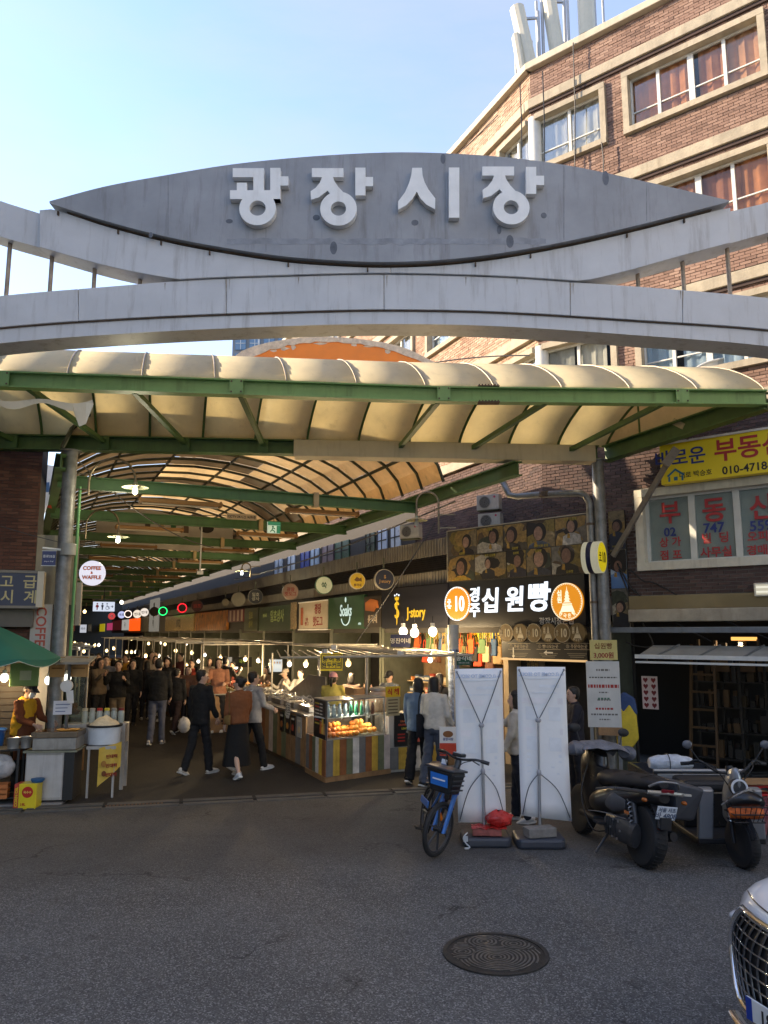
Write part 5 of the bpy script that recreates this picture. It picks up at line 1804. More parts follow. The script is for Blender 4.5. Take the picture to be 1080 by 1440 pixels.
# round projecting signs
def round_sign(label,px,py,rp,face,ink=None,body='',rim='#b8b0a0',em=0.0,off=0.55,wall=None,fish=False,neon=None,turn=0.35,sz=None):
 wl = wall or F4
 s,z = wl.uv(px,py,off)
 c = wl.at(s,-off,z)
 r = rp * c.y / 1100 * 1.0
 o = thing('round_sign',label,'sign',c,turn,'round projecting signs along the alley')
 th = min(0.12,r * 0.4)
 MB().disc(0,0,r,r,-th / 2,th / 2,n=28).build('drum',MC(rim,0.5) if neon is None else M('neon_back',(0.015,0.012,0.012),0.5,var=0),o)
 if neon is None:
  MB().disc(0,0,r * 0.93,r * 0.93,-th / 2 - 0.006,-th / 2 - 0.001,n=28).build('face',GLOW(face,em) if em else MC(face),o)
 else:
  MB(Matrix.Translation((0,-th / 2 - 0.015,0))).tube([(r * 0.85 * cos(t),0,r * 0.85 * sin(t)) for t in linspace(0,2 * PI,25)[:-1]],r * 0.08,6,closed=True).build('neon_ring',GLOW(neon,2.2),o,60)
 if body:
  text(body,sz or r * 0.75,MC(ink),o,0,-th / 2 - 0.009,0,bold=0.02)
 if fish:
  MB().prism([(-r * 0.45,r * 0.1),(-r * 0.1,-r * 0.1),(r * 0.3,0),(r * 0.55,-r * 0.1),(r * 0.5,r * 0.45),(r * 0.25,r * 0.3),(-r * 0.1,r * 0.5)],-th / 2 - 0.009,-th / 2 - 0.006).build('fish_print',MC('#5a3c12'),o)
  text('총각네',r * 0.36,MC('#5a3c12'),o,0,-th / 2 - 0.009,-r * 0.5,bold=0.03)
 MB().beam((0,0.02,r * 0.95),(0,0.02,r * 1.0 + 0.25),0.03,0.03).build('bracket',VDARK,o)
 return o
round_sign('navy round sign with a gold letter mark hanging above the J story sign',540,815,14.5,'#0c1226','#8a6a3a','$\nJ·story','#8f8878',wall=F3,sz=0.1)
round_sign('yellow round sign with a brown fish left of the navy round sign',502,817,11.5,'#b89a1c',rim='#b0a890',fish=True)
round_sign('green and white round sign with one large green syllable',455,823,12.5,'#b9c4ae','#12442c','쑥','#2c5a40')
round_sign('dusty red lettered round sign above the cream hot dog sign',408,832,11.5,'#8a7264','#7d1c1c','광장\n핫도그','#7a6a5c',sz=0.13)
round_sign('dark navy round sign above the scarf sign',359,839,10.5,'#14161e','#8a8678','일호\n상사','#55524a',sz=0.14)
round_sign('blank cream round sign left of the dark navy one',335,843,10,'#8f8a78',rim='#6f6a5c')
round_sign('small dim cream round sign beside the blank cream one',317,847,5,'#6a6556',rim='#4a463c')
round_sign('dark red round sign left of the small cream disc',277,852,8,'#3a0c0c','#8a2018','원조','#2a0a0a')
round_sign('round sign ringed in red neon',256,855,7,'',neon='#ff2030')
round_sign('round sign ringed in green neon',229,859.5,6.5,'',neon='#20ff80')
round_sign('plain black round sign beside the green neon ring',217,860,6.5,'#100c0c',rim='#1a1512')
round_sign('white lit round sign right of its white twin',203,861,6,'#fff2e6','#3a2a22','빈대',em=0.9)
round_sign('white lit round sign left of its white twin',193,863.5,6,'#fff0dc','#3a2a22','빈대',em=0.9)
round_sign('dark round sign with a pale neon ring and orange centre',180,863.5,5.5,'',neon='#ffe6d8')
round_sign('bluish lit round sign among the far signs',171,864.5,5.2,'#c8d0ff','#3a3a5a','육회',em=0.9)
round_sign('small red lit round sign, farthest of the round signs',157,866.5,5,'#d84a4a','#ffe8e0','회',em=0.8)
# signs hanging on the left of the alley
q = P(130,806,13.6)
cw = thing('round_coffee_sign','lit white round sign with orange COFFEE and WAFFLE lettering right of the left column','sign',q,0.1)
r = 0.215
MB().disc(0,0,r,r,-0.04,0.04,n=36).build('drum',GLOW('#f2f0ff',0.85),cw)
OR = M('waffle_orange',(0.72,0.14,0.03),0.5,var=0)
for t,z,s_ in (('COFFEE',0.085,0.088),('&',0.005,0.06),('WAFFLE',-0.075,0.088)):
 text(t,s_,OR,cw,0,-0.043,z,bold=0.045)
MB().beam((-r,0,0.05),(-r - 0.3,0.0,0.08),0.02,0.02).build('bracket',GALV,cw)
q = P(146,853,21)
wc = thing('toilet_sign','lit white toilet sign with figures, wheelchair and arrow hanging in the alley','sign',q,AT)
MB().box(-0.27,0.27,-0.05,0.05,-0.125,0.125).build('box',GLOW('#dfeaff',0.85),wc)
m = MB()
for x,c in ((-0.17,'#b0304a'),(-0.04,'#1c2c5a')):
 mt = MC(c)
 m.disc(x,0.07,0.022,0.022,-0.054,-0.051,mt,n=10)
 m.prism([(x - 0.03,0.04),(x - (0.045 if x < -0.1 else 0.025),-0.02),(x - 0.015,-0.02),(x - 0.015,-0.09),(x + 0.015,-0.09),(x + 0.015,-0.02),(x + (0.045 if x < -0.1 else 0.025),-0.02),(x + 0.03,0.04)],-0.054,-0.051,mt)
mt = MC('#1c2c5a')
m.ring(0.085,-0.04,0.045,0.034,-0.054,-0.051,mt,n=16)
m.disc(0.075,0.075,0.018,0.018,-0.054,-0.051,mt,n=10)
m.prism([(0.068,0.05),(0.068,-0.01),(0.12,-0.01),(0.135,-0.07),(0.145,-0.06),(0.13,0.005),(0.085,0.005),(0.085,0.05)],-0.0545,-0.0505,mt)
m.prism([(0.17,0.008),(0.17,-0.008),(0.215,-0.008),(0.2,-0.03),(0.215,-0.03),(0.24,0),(0.215,0.03),(0.2,0.03),(0.215,0.008)],-0.054,-0.051,mt)
m.build('symbols',None,wc)
MB().tube([(0,0,0.12),(0,0,0.5)],0.012,6).build('hanger',CABLE,wc)
for i,(px,py,w,h,c,e,t,lab) in enumerate(((117,884,8,11,'#d8dce8',0.7,'국수','small white lit sign on the left of the alley beside the column'),(103,882,4,10,'#8a2a20',0.25,'','narrow red brown sign edge on the left side of the alley'),(126,883,4,9,'#8a8274',0.15,'','slim grey sign between the white and yellow far signs'))):
 q = P(px,py,34)
 k = 34 / 1100
 o = thing('hanging_sign',lab,'sign',q,AT * 0.5,'small signs hanging on the left of the alley')
 MB().box(-w * k / 2,w * k / 2,-0.05,0.05,-h * k / 2,h * k / 2).build('box',GLOW(c,e),o)
 MB().box(-w * k / 2,w * k / 2,-0.055,0.055,h * k / 2,h * k / 2 + 0.03).build('top_edge',VDARK,o)
 if t:
  text(t,0.11,MC('#444a66'),o,0,-0.053,0,bold=0.02)

# ================================================================ juice stall in the middle of the entrance
WOODS = {k: M('plank_' + k,c,0.65,var=0.28,scale=5,dirt=0.45,bump=0.25,bscale=40) for k,c in
         dict(grey=(0.16,0.155,0.15),yellow=(0.56,0.36,0.05),brown=(0.27,0.10,0.035),green=(0.15,0.165,0.09),white=(0.62,0.59,0.54),pink=(0.52,0.44,0.40),oak=(0.30,0.17,0.075),dark=(0.10,0.065,0.04)).items()}
A0,B0,C0 = G(458,1101),G(548,1088),G(431,1086)
u_,v_ = (B0 - A0),(C0 - A0)
LF,LD = u_.length,v_.length
rz0 = math.atan2(u_.y,u_.x)
ang = math.atan2(v_.y,v_.x) - rz0
vl = Vec((cos(ang),sin(ang),0))
jst = thing('juice_stall','market juice stall faced with striped coloured planks under a glass case','stall',A0,rz0)
ZP = 0.66
fr_pts = [(0,0),(LF,0),(LF + vl.x * LD * 1.3,vl.y * LD * 1.3),(vl.x * LD,vl.y * LD)]
def inset(pts,d):
 c = Vec((sum(p[0] for p in pts) / 4,sum(p[1] for p in pts) / 4))
 return [tuple(Vector(p) + (c - Vector(p)).normalized() * d) for p in pts]
MB().slab(inset(fr_pts,0.03),0.0,ZP - 0.01).build('carcass',WOODS['dark'],jst)
cols = ['grey','yellow','brown','green','white','grey','brown','yellow','green','pink']
pw = LF / len(cols)
for i,c in enumerate(cols):
 MB().box(i * pw + 0.003,(i + 1) * pw - 0.003,-0.012 - rnd(0,0.004),0.02,0.09,ZP).build('plank',WOODS[c],jst)
MB().box(-0.02,LF,-0.03,0.03,0.0,0.085).build('plinth',WOODS['oak'],jst)
lc = ['grey','brown','green','white','yellow','brown'][::-1]
sp = LD / len(lc)
XL = Matrix.Rotation(ang,4,'Z')
for i,c in enumerate(lc):
 MB(XL).box(i * sp + 0.003,(i + 1) * sp - 0.003,-0.02,0.012 + rnd(0,0.004),0.09,ZP).build('plank',WOODS[c],jst)
MB(XL).box(0,LD,-0.02,0.03,0.0,0.085).build('plinth',WOODS['oak'],jst)
ZC = 1.30
ALU = M('aluminium',(0.45,0.45,0.44),0.35,0.7,var=0.1)
fw = LF * 0.93
m = MB()
MB().slab(inset([(0,0),(fw,0),(fw + vl.x * 0.7,vl.y * 0.7),(vl.x * 0.7,vl.y * 0.7)],0.01),ZP,ZP + 0.02).build('case_floor',ALU,jst)
for (x,y) in ((0.02,0.02),(fw - 0.02,0.02),(fw + vl.x * 0.66,vl.y * 0.66),(vl.x * 0.66 + 0.02,vl.y * 0.66)):
 MB().cbox(x,y,ZP + 0.02,0.025,0.025,ZC - ZP - 0.04).build('case_post',ALU,jst)
MB().slab([(0,0),(fw,0),(fw + vl.x * 0.7,vl.y * 0.7),(vl.x * 0.7,vl.y * 0.7)],ZC - 0.02,ZC).build('case_top',M('grey_top',(0.2,0.2,0.2),0.3,var=0.1),jst)
MB().box(0.03,fw - 0.03,0.006,0.012,ZP + 0.03,ZC - 0.03).build('case_glass',CLEAR,jst)
MB(XL).box(0.0,0.7,-0.012,-0.004,ZP - 0.0,ZC).build('menu_board',NB,jst)
mbd = jst.children[-1]
for i in range(7):
 z = ZC - 0.09 - i * 0.055
 o = MB(XL).box(0.40,0.62,-0.003 + 0.0,0.0,z,z + 0.02).build('menu_line',MC(R.choice(['#c8503a','#c8b83a','#c8c4bc'])),mbd)
 o = MB(XL).box(0.22,0.36,-0.003 + 0.0,0.0,z,z + 0.018).build('menu_price',MC('#c8c4bc'),mbd)
for x,c,h in ((0.30,'#c86a3a',0.2),(0.2,'#d8b848',0.26),(0.12,'#c89a68',0.18)):
 MB(XL).prism([(x - 0.05,ZP + 0.08),(x + 0.05,ZP + 0.08),(x + 0.045,ZP + 0.08 + h),(x - 0.045,ZP + 0.08 + h)],0.0,0.001).build('juice_print',MC(c),mbd)
MB().box(0.03,fw - 0.05,0.04,0.42,1.0,1.012).build('shelf',M('shelf_white',(0.6,0.63,0.64),0.4,var=0.05),jst)
# fruit and bottles are things of their own
org_me = [MB().ell((0,0,0),0.05,0.05,0.046,12,8).mesh('orange_fruit',M('orange_peel_%d' % i,c,0.45,var=0.12,scale=20,bump=0.2,bscale=90),60) for i,c in enumerate(((0.72,0.26,0.03),(0.66,0.20,0.025),(0.72,0.34,0.06)))]
jm = Matrix.Translation(A0) @ Matrix.Rotation(rz0,4,'Z')
ordn = 0
for layer,(n,y0) in enumerate(((11,0.09),(10,0.16),(9,0.22))):
 for rowk in range(2 if layer < 2 else 1):
  for i in range(n):
   x = 0.11 + (fw - 0.2) * (i + 0.5 * (layer % 2)) / 11 + rnd(-0.012,0.012)
   if layer == 2 and 4 <= i <= 5:
    continue
   z = ZP + 0.07 + 0.072 * layer + (0.02 if x > fw * 0.6 else 0) + rnd(-0.008,0.008)
   y = y0 + rowk * 0.095 + rnd(-0.01,0.01)
   right = x > fw * 0.56
   o = link_mesh('orange_fruit',org_me[2 if right and R.random() < 0.8 else R.randint(0,1)],None,jm @ Vec((x,y,z)),R.random() * 6)
   tag(o,'pale round grapefruit heaped in the right half of the glass case' if right else 'bright orange heaped in the left half of the glass case','fruit','grapefruit in the right half of the juice case' if right else 'oranges in the left half of the juice case')
   ordn += 1
def bottle_mesh(mat,r=0.028,h=0.2,cap='#b8c4d0'):
 return MB().lathe([(r * 0.9,0),(r,0.01),(r,h * 0.55),(r * 0.45,h * 0.8),(r * 0.4,h * 0.95)],10,mat=mat).lathe([(r * 0.46,h * 0.93),(r * 0.46,h)],10,mat=MC(cap)).mesh('bottle',None,50)
bm_w = bottle_mesh(M('water_bottle',(0.50,0.60,0.68),0.1,var=0.05,spec=0.8),0.027,0.2,'#5a86c8')
bm_g = bottle_mesh(M('green_bottle',(0.03,0.16,0.08),0.1,var=0.05,spec=0.8),0.027,0.23,'#2a5a3a')
bm_c = bottle_mesh(M('clear_bottle',(0.45,0.52,0.55),0.1,var=0.05,spec=0.8),0.034,0.22,'#d8d8d8')
bm_r = bottle_mesh(M('brown_bottle',(0.16,0.05,0.035),0.1,var=0.05,spec=0.8),0.026,0.21,'#b03028')
for i in range(18):
 if i < 8:
  me,lab,grp = bm_w,'clear blue capped water bottle on the left of the juice case shelf','water bottles on the juice case shelf'
 elif i < 13:
  me,lab,grp = bm_g,'green glass bottle in the middle of the juice case shelf','green bottles on the juice case shelf'
 elif i < 16:
  me,lab,grp = bm_c,'pale clear bottle right of the green bottles in the case','pale bottles on the juice case shelf'
 else:
  me,lab,grp = bm_r,'brown red capped bottle at the right end of the case shelf','brown bottles on the juice case shelf'
 o = link_mesh('bottle',me,None,jm @ Vec((0.10 + i * (fw - 0.24) / 17,0.12 + 0.05 * (i % 2),1.012)),0)
 tag(o,lab,'bottle',grp)
plight('case_fill_light',jst,(fw * 0.3,0.07,0.975),1.6,(1,0.88,0.7),0.02)  # unseen fill lamps added inside the case to brighten the fruit
plight('case_fill_light',jst,(fw * 0.75,0.07,0.975),1.6,(1,0.88,0.7),0.02)
plight('case_fill_light',jst,(fw * 0.5,0.16,ZC - 0.06),9.0,(1,0.85,0.65))
# things on top of the case
q = jm @ Vec((fw + 0.22,0.45,1.0))
jar = thing('drink_jar','big round glass jar of rice punch right of the glass case','jar',q,0)
MB().lathe([(0.12,0),(0.2,0.05),(0.225,0.18),(0.2,0.32),(0.16,0.36),(0.17,0.38)],20).build('jar_body',M('jar_amber',(0.42,0.31,0.22),0.12,var=0.2,scale=6,spec=0.8),jar,50)
MB().lathe([(0.17,0.38),(0.175,0.42),(0.05,0.44)],20).build('lid',ALU,jar,50)
side = thing('menu_counter','low counter with black juice menu right of the glass case','stall',jm @ Vec((LF + 0.02,0.05,0)),rz0 - 0.25)
MB().box(0,1.35,0.0,0.6,0,0.98).build('carcass',M('counter_white',(0.36,0.34,0.31),0.6,var=0.1,dirt=0.3),side)
for i,c in enumerate(['grey','yellow','brown','white','grey','yellow','brown','oak']):
 MB().box(0.02 + i * 0.165,0.18 + i * 0.165,-0.015,-0.001,0.05,0.42).build('plank',WOODS[c],side)
MB().box(0.1,0.85,-0.03,-0.002,0.44,1.0).build('menu_board',NB,side)
bdm = side.children[-1]
text('ORANGE JUICE',0.05,MC('#c8503a'),bdm,0.47,-0.032,0.94,bold=0.03)
for i in range(4):
 text(('ORANGE JUICE','GRAPEFRUIT JUICE','LEMON ADE','식혜')[i],0.045,MC(('#c86a3a','#c8503a','#c8c03a','#c8c4bc')[i]),bdm,0.36,-0.032,0.86 - 0.06 * i,bold=0.03)
for i in range(3):
 MB().box(0.16,0.3,-0.032,-0.0305,0.52 + i * 0.055,0.545 + i * 0.055).build('price_print',MC('#b03028'),bdm)
for x,c,h in ((0.55,'#c85a4a',0.16),(0.65,'#d8b848',0.2),(0.75,'#c8944a',0.17)):
 MB().prism([(x - 0.045,0.5),(x + 0.045,0.5),(x + 0.04,0.5 + h),(x - 0.04,0.5 + h)],-0.032,-0.0305).build('juice_print',MC(c),bdm)
q = jm @ Vec((LF + 0.06,-0.02,1.17))
pn = thing('price_notice','yellow topped price notice taped below the drink jar','notice',q,rz0 - 0.1)
MB().box(-0.14,0.14,0.0,0.012,-0.2,0.12).build('sheet',M('notice_tan',(0.42,0.35,0.2),0.7,var=0.12),pn)
MB().box(-0.15,0.15,-0.006,0.012,0.12,0.3).build('header',MC('#d8b020'),pn)
text('식 혜',0.12,MC('#b02018'),pn,0,-0.008,0.21,bold=0.03)
for k in range(5):
 MB().box(-0.1,0.1,-0.003,-0.001,-0.16 + k * 0.055,-0.14 + k * 0.055).build('line_print',MC('#5a4a30'),pn)
# the long counter running into the alley behind the juice stall
C1 = G(430,1086)
A1 = G(338,1040)
lcw = Wall(A1,C1)
lct = thing('griddle_counter','long wooden street food counter with steel griddles left of the juice stall','stall',lcw.a,lcw.rz)
MB().box(0,lcw.len,0.02,0.85,0,0.95).build('carcass',WOODS['dark'],lct)
n = 16
for i in range(n):
 x = lcw.len * i / n
 MB().box(x + 0.004,x + lcw.len / n - 0.004,-0.01,0.018,0.08,0.93).build('plank',WOODS[R.choice(['oak','oak','brown','green','oak','pink','grey'])],lct)
MB().box(-0.03,lcw.len + 0.0,-0.05,0.9,0.95,0.98).build('counter_top',M('steel_top',(0.30,0.29,0.27),0.35,0.6,var=0.2,dirt=0.3),lct)
for i,t in enumerate((0.93,0.85,0.78,0.70)):
 x = lcw.len * t
 MB().box(x - 0.14,x + 0.1,-0.022,-0.012,0.55,0.9).build('menu_card',NB if i else MC('#a8a49c'),lct)
 mc_ = lct.children[-1]
 MB().disc(x - 0.02,0.68,0.07,0.06,-0.026,-0.0225,n=12).build('food_print',MC(('#c8b088','#b04a30','#c88838','#a86a3a')[i]),mc_)
 MB().box(x - 0.1,x + 0.06,-0.026,-0.0225,0.82,0.85).build('title_print',MC('#c8c0b0'),mc_)
STL = M('cooktop_steel',(0.22,0.21,0.2),0.4,0.7,var=0.3,dirt=0.4)
for i in range(5):
 x = lcw.len * (0.12 + 0.19 * i)
 g = thing('griddle','black steel griddle on the long wooden counter, %s from the juice stall' % ('fifth','fourth','third','second','nearest')[i],'griddle',lcw.at(x,0.42,0.98),lcw.rz,'griddles on the long counter')
 MB().box(-0.32,0.32,-0.3,0.3,0,0.1).build('pan',STL,g,bev=0.01)
 MB().box(-0.28,0.28,-0.26,0.26,0.1,0.104).build('cooking_plate',M('oily_black',(0.03,0.026,0.022),0.25,0.3,var=0.2),g)
 m = MB()
 for k in range(9):
  m.tube(bez([(rnd(-0.25,0.25),rnd(-0.2,0.2),0.12),(rnd(-0.25,0.25),rnd(-0.2,0.2),0.2),(rnd(-0.25,0.25),rnd(-0.2,0.2),0.13)],6),0.008,5)
 m.build('skewers',ALU,g)
m = MB()
hb = thing('steel_splash_screen','slanted grey sheet metal screen behind the griddles','screen',lcw.at(lcw.len * 0.2,0.9,0.98),lcw.rz)
MB().prism([(-0.5,0),(2.2,0),(2.2,0.55),(1.2,0.55)],0.0,0.02).build('sheet',M('zinc',(0.22,0.22,0.215),0.45,0.5,var=0.25,dirt=0.3),hb)
cbx = thing('cardboard_box','tan wooden crate standing behind the counter beside the vendor in the pink cap','crate',lcw.at(lcw.len * 0.93,0.95,0.98),lcw.rz)
for k in range(3):
 MB().box(-0.22,0.22,-0.012,0.012,0.14 * k + 0.004,0.14 * k + 0.134).build('slat',WOODS['oak'],cbx)
MB().box(-0.22,0.22,0.014,0.2,0,0.41).build('inner_box',WOODS['oak'],cbx)
# crumpled price paper on the counter
o = thing('price_papers','crumpled white price papers hanging over the counter edge','paper',lcw.at(lcw.len * 0.80,-0.03,1.03),lcw.rz)
for k in range(4):
 a = rnd(-0.5,0.5)
 m = MB(Matrix.Translation((-0.1 + 0.07 * k,-0.02 - 0.006 * k,-0.08 + 0.05 * (k % 2))) @ Matrix.Rotation(a,4,'Y'))
 m.box(-0.07,0.07,0,0.003,-0.1,0.12).build('sheet',M('paper_grey',(0.55,0.54,0.5),0.8,var=0.1),o)
 m2 = MB(m.xf)
 for j in range(4):
  m2.box(-0.05,0.05,-0.002,-0.0005,-0.06 + j * 0.04,-0.045 + j * 0.04)
 m2.build('print',MC('#3a3834'),o)
# overhead pipe frame over the stalls
RODM = M('rail_grey',(0.34,0.32,0.28),0.45,0.4,var=0.25)
fr = thing('stall_frame','light steel pipe frame with rails spanning over the stalls','frame',(0,0,0))
for i in range(7):
 y0 = 905 + i * 2.2
 a,b_ = P(290 + 6 * i,905 - 1.0 * i,27 - 1.0 * i),P(530 + 8 * i,906 + 2.4 * i,16.5 - 0.45 * i)
 MB().tube([a,b_],0.014 + 0.004 * (i % 2),6).build('rail',RODM,fr,60)
a,b_ = P(395,925,14.6),P(665,921,13.3)
MB().tube([a,b_],0.022,8).build('front_rail',M('rail_pale',(0.5,0.46,0.38),0.5,0.2,var=0.15),fr,60)
for i in range(18):
 t = i / 17
 p0 = a.lerp(b_,t)
 MB().tube([p0,p0 + Vec((-0.5 - 0.4 * t,3.2,0.06))],0.012,6).build('cross_rail',RODM,fr,60)
for px,pyb,Y in ((516,1000,14.4),(449,1000,16.5),(383,1000,19),(640,1010,13.35)):
 t_,b2 = P(px,921,Y),P(px,1060,Y)
 MB().tube([(t_.x,Y,0),(t_.x,Y,t_.z + 0.05)],0.025,8).build('post',RODM,fr,60)
for px,py,Y in ((457,916,15),(563,919,13.9),(470,910,15.5)):
 q = P(px,py,Y)
 MB().cbox(q.x,q.y,q.z - 0.05,0.11,0.16,0.09).build('camera_box',M('cam_white',(0.5,0.5,0.48),0.5),fr,bev=0.01)
# yellow hanging sign over the stall
q = P(466,931,14.3)
ysn = thing('hanging_menu_sign','yellow hanging sign with black fish cake and coffee lettering over the stall','sign',q,0.2)
MB().box(-0.2,0.2,-0.012,0.012,-0.155,0.155).build('board',MC('#e8c41c',0.45,emit=0.08),ysn)
for x0,x1,z0,z1 in ((-0.185,0.185,0.125,0.138),(-0.185,0.185,-0.118,-0.105),(-0.185,-0.172,-0.105,0.125),(0.172,0.185,-0.105,0.125)):
 MB().box(x0,x1,-0.014,-0.0125,z0,z1).build('border',BLACK,ysn)
text('붕 어 빵',0.1,BLACK,ysn,0,-0.014,0.06,bold=0.03)
text('원두커피',0.1,BLACK,ysn,0,-0.014,-0.05,bold=0.03)
for x in (-0.15,0.15):
 MB().tube([(x,0,0.155),(x,0,0.23)],0.005,5).build('wire',CABLE,ysn)
# string of bulbs and pendant lamps
def pendant(q,label,col='#ffe0a0',s=6,r=0.05,power=0,drop=0.14,group='bare bulbs hanging over the stalls',shade=False):
 o = thing('pendant_bulb',label,'lamp',q,0,group)
 MB().ell((0,0,0),r,r,r * 1.15,10,8).build('bulb',GLOW(col,s),o,60)
 MB().lathe([(r * 0.5,r * 0.9),(r * 0.5,r * 1.9)],8).build('socket',MC('#d8d4c8'),o)
 MB().tube([(0,0,r * 1.8),(0,0,drop + r * 1.8)],0.006,5).build('wire',CABLE,o)
 if power:
  plight('bulb_light',o,(0,0,-r - 0.06),power,(1.0,0.72,0.38))
 return o
pendant(P(567,888,15.6),'round glowing shop bulb below the J story sign, left of three','#fff0c8',5,0.085,30)
pendant(P(583,889.5,15.5),'round glowing shop bulb below the J story sign, middle of three','#fff0c8',5,0.085,0)
pendant(P(608.5,888,15.2),'round glowing shop bulb below the J story sign, right of three','#fff0c8',5,0.085,30)
pendant(P(605,928,14.6),'small cool white bulb among the hanging bags','#f4fbff',5,0.045,6)
pendant(P(490,933,17.5),'warm shaded bulb right of the yellow hanging sign','#ffc878',4,0.06,30)
pendant(P(430,934,17.6),'warm bulb left of the yellow hanging sign over the griddles','#ffe0a0',6,0.055,40)
pendant(P(407,934,19.0),'warm bulb second left of the yellow hanging sign','#fff0d0',6,0.055,0)
pendant(P(363,929,22),'warm bulb hanging just left of the white menu screen','#fff0d0',6,0.05,40)
FAR = [(332,938,27),(322,936,28),(297,934,30),(279,930,31),(262,936,33),(254,934,34),(223,922,38),(214,923,38),(205,922,39),(191,917,42),(185,917,43),(178,917,44),(139,907,46),(133,908,46),(125,908,48),(121,907,50),(105,904,50),(232,906,44),(262,905,40),(200,897,55),(185,899,55),(171,847,34),(119,860,30),(209,905,46),(227,904,44),(345,927,24),(310,925,29),(288,921,32),(270,918,35),(247,915,37),(236,926,36),(160,912,46),(150,915,44),(112,912,44),(118,916,40)]
for i,(px,py,Y) in enumerate(FAR):
 pendant(P(px,py,Y),'tiny warm bulb far down the dim alley','#ffd890' if i % 3 else '#fff4e0',7,0.075 if Y > 32 else 0.06,45 if i in (1,5,8,12,16) else 0,0.2,'far warm bulbs down the alley')
# white menu screen
q = P(388,936,20)
o = thing('menu_screen','small bright white menu screen hanging over the griddles','screen',q,0.2)
MB().box(-0.17,0.17,-0.03,0.03,-0.17,0.17).build('case',NB,o)
MB().box(-0.15,0.15,-0.034,-0.031,-0.15,0.15).build('display',GLOW('#e4ecec',0.75),o)
for k in range(4):
 MB().cbox(-0.1 + 0.065 * k,-0.037,0.05,0.03,0.002,0.05).build('picture',MC('#a8763a'),o)
q = P(341,931,26)
o = thing('far_menu_sign','dark small sign with green lettering among the stalls','sign',q,0.2)
MB().box(-0.3,0.3,-0.03,0.03,-0.16,0.16).build('board',MC('#12140c'),o)
text('국수',0.13,GLOW('#a8b83a',0.5),o,0,-0.033,0.02,bold=0.02)
MB().box(-0.5,-0.34,-0.03,0.03,-0.16,0.16).build('side_panel',GLOW('#d8d0c0',0.4),o)
# ---------------------------------------------------------------- deeper stalls: counters, heaps of food, frames
FOODC = ['#7a4a1c','#8a5a24','#a8742c','#6a2a18','#54602a','#9a8a5c','#8a3a20']
def stall(lx,ly,w,d,label,seed):
 rr = random.Random(seed)
 o = thing('food_stall',label,'stall',A(lx,ly),AT,'food stalls down the alley')
 MB().box(0,w,0.02,d,0,0.9).build('counter',WOODS[rr.choice(['dark','oak','brown'])],o)
 MB().box(-0.04,w + 0.04,-0.05,d + 0.04,0.9,0.93).build('counter_top',STL,o)
 MB().box(-0.002,0.0,0.05,d - 0.05,0.1,0.85).build('side_panel',WOODS['grey'],o)
 for x in (0.02,w - 0.02):
  for y in (0.05,d):
   MB().tube([(x,y,0.93),(x,y,2.12)],0.02,6).build('post',RODM,o)
 MB().box(0,w,0.0,0.03,2.1,2.13).box(0,w,d - 0.02,d + 0.01,2.1,2.13).build('roof_frame',RODM,o)
 for k in range(9):
  MB().box(w * k / 8 - 0.01,w * k / 8 + 0.01,-0.15,d + 0.1,2.13,2.15).build('roof_bar',RODM,o)
 for k in range(int(d / 0.3)):
  MB().box(-0.2,w + 0.1,k * 0.3 - 0.008,k * 0.3 + 0.008,2.15,2.166).build('roof_bar',RODM,o)
 if rr.random() < 0.8:
  m = MB()
  for a_ in range(7):
   for b_ in range(5):
    m.v.append((w * (0.15 + 0.8 * a_ / 6),d * (0.1 + 0.8 * b_ / 4),2.20 + 0.05 * noise.noise(Vec((a_ * 0.9,b_ * 0.9,seed)))))
  m.f = [(a_ * 5 + b_,(a_ + 1) * 5 + b_,(a_ + 1) * 5 + b_ + 1,a_ * 5 + b_ + 1) for a_ in range(6) for b_ in range(4)]
  m.m = [0] * len(m.f)
  m.build('dust_sheet',M('dust_sheet',(0.33,0.3,0.25),0.6,var=0.3,scale=5),o,60)
 k = 0
 y = 0.18
 while y < d - 0.1:
  x = 0.15
  while x < w - 0.1:
   c = MC(rr.choice(FOODC),0.6)
   t = MB().box(x - 0.12,x + 0.12,y - 0.12,y + 0.12,0.93,0.96).build('tray',ALU,o)
   m = MB()
   for _ in range(10):
    m.ell((x + rr.uniform(-0.08,0.08),y + rr.uniform(-0.08,0.08),0.98 + rr.uniform(0,0.07)),0.045,0.045,0.03,6,4)
   m.build('food_heap',c,t)['kind'] = 'stuff'
   x += 0.3
  y += 0.34
 return o
sid = 0
for ly,wd in ((19.5,2.4),(23.4,2.6),(27.6,2.8),(32,2.8),(37,2.8),(43,2.8)):
 stall(4.0,ly,2.2,wd,('food stall with steel counter behind the griddles on the right, %s into the alley' % ('first','second','third','fourth','fifth','sixth')[sid]),40 + sid)
 sid += 1
sid = 0
for ly,wd in ((15.2,2.2),(18.6,2.4),(23,2.6),(28,2.8),(34,2.8)):
 stall(0.15,ly,0.95,wd,('narrow food stall along the left wall of the alley, %s from the entrance' % ('first','second','third','fourth','fifth')[sid]),60 + sid)
 sid += 1
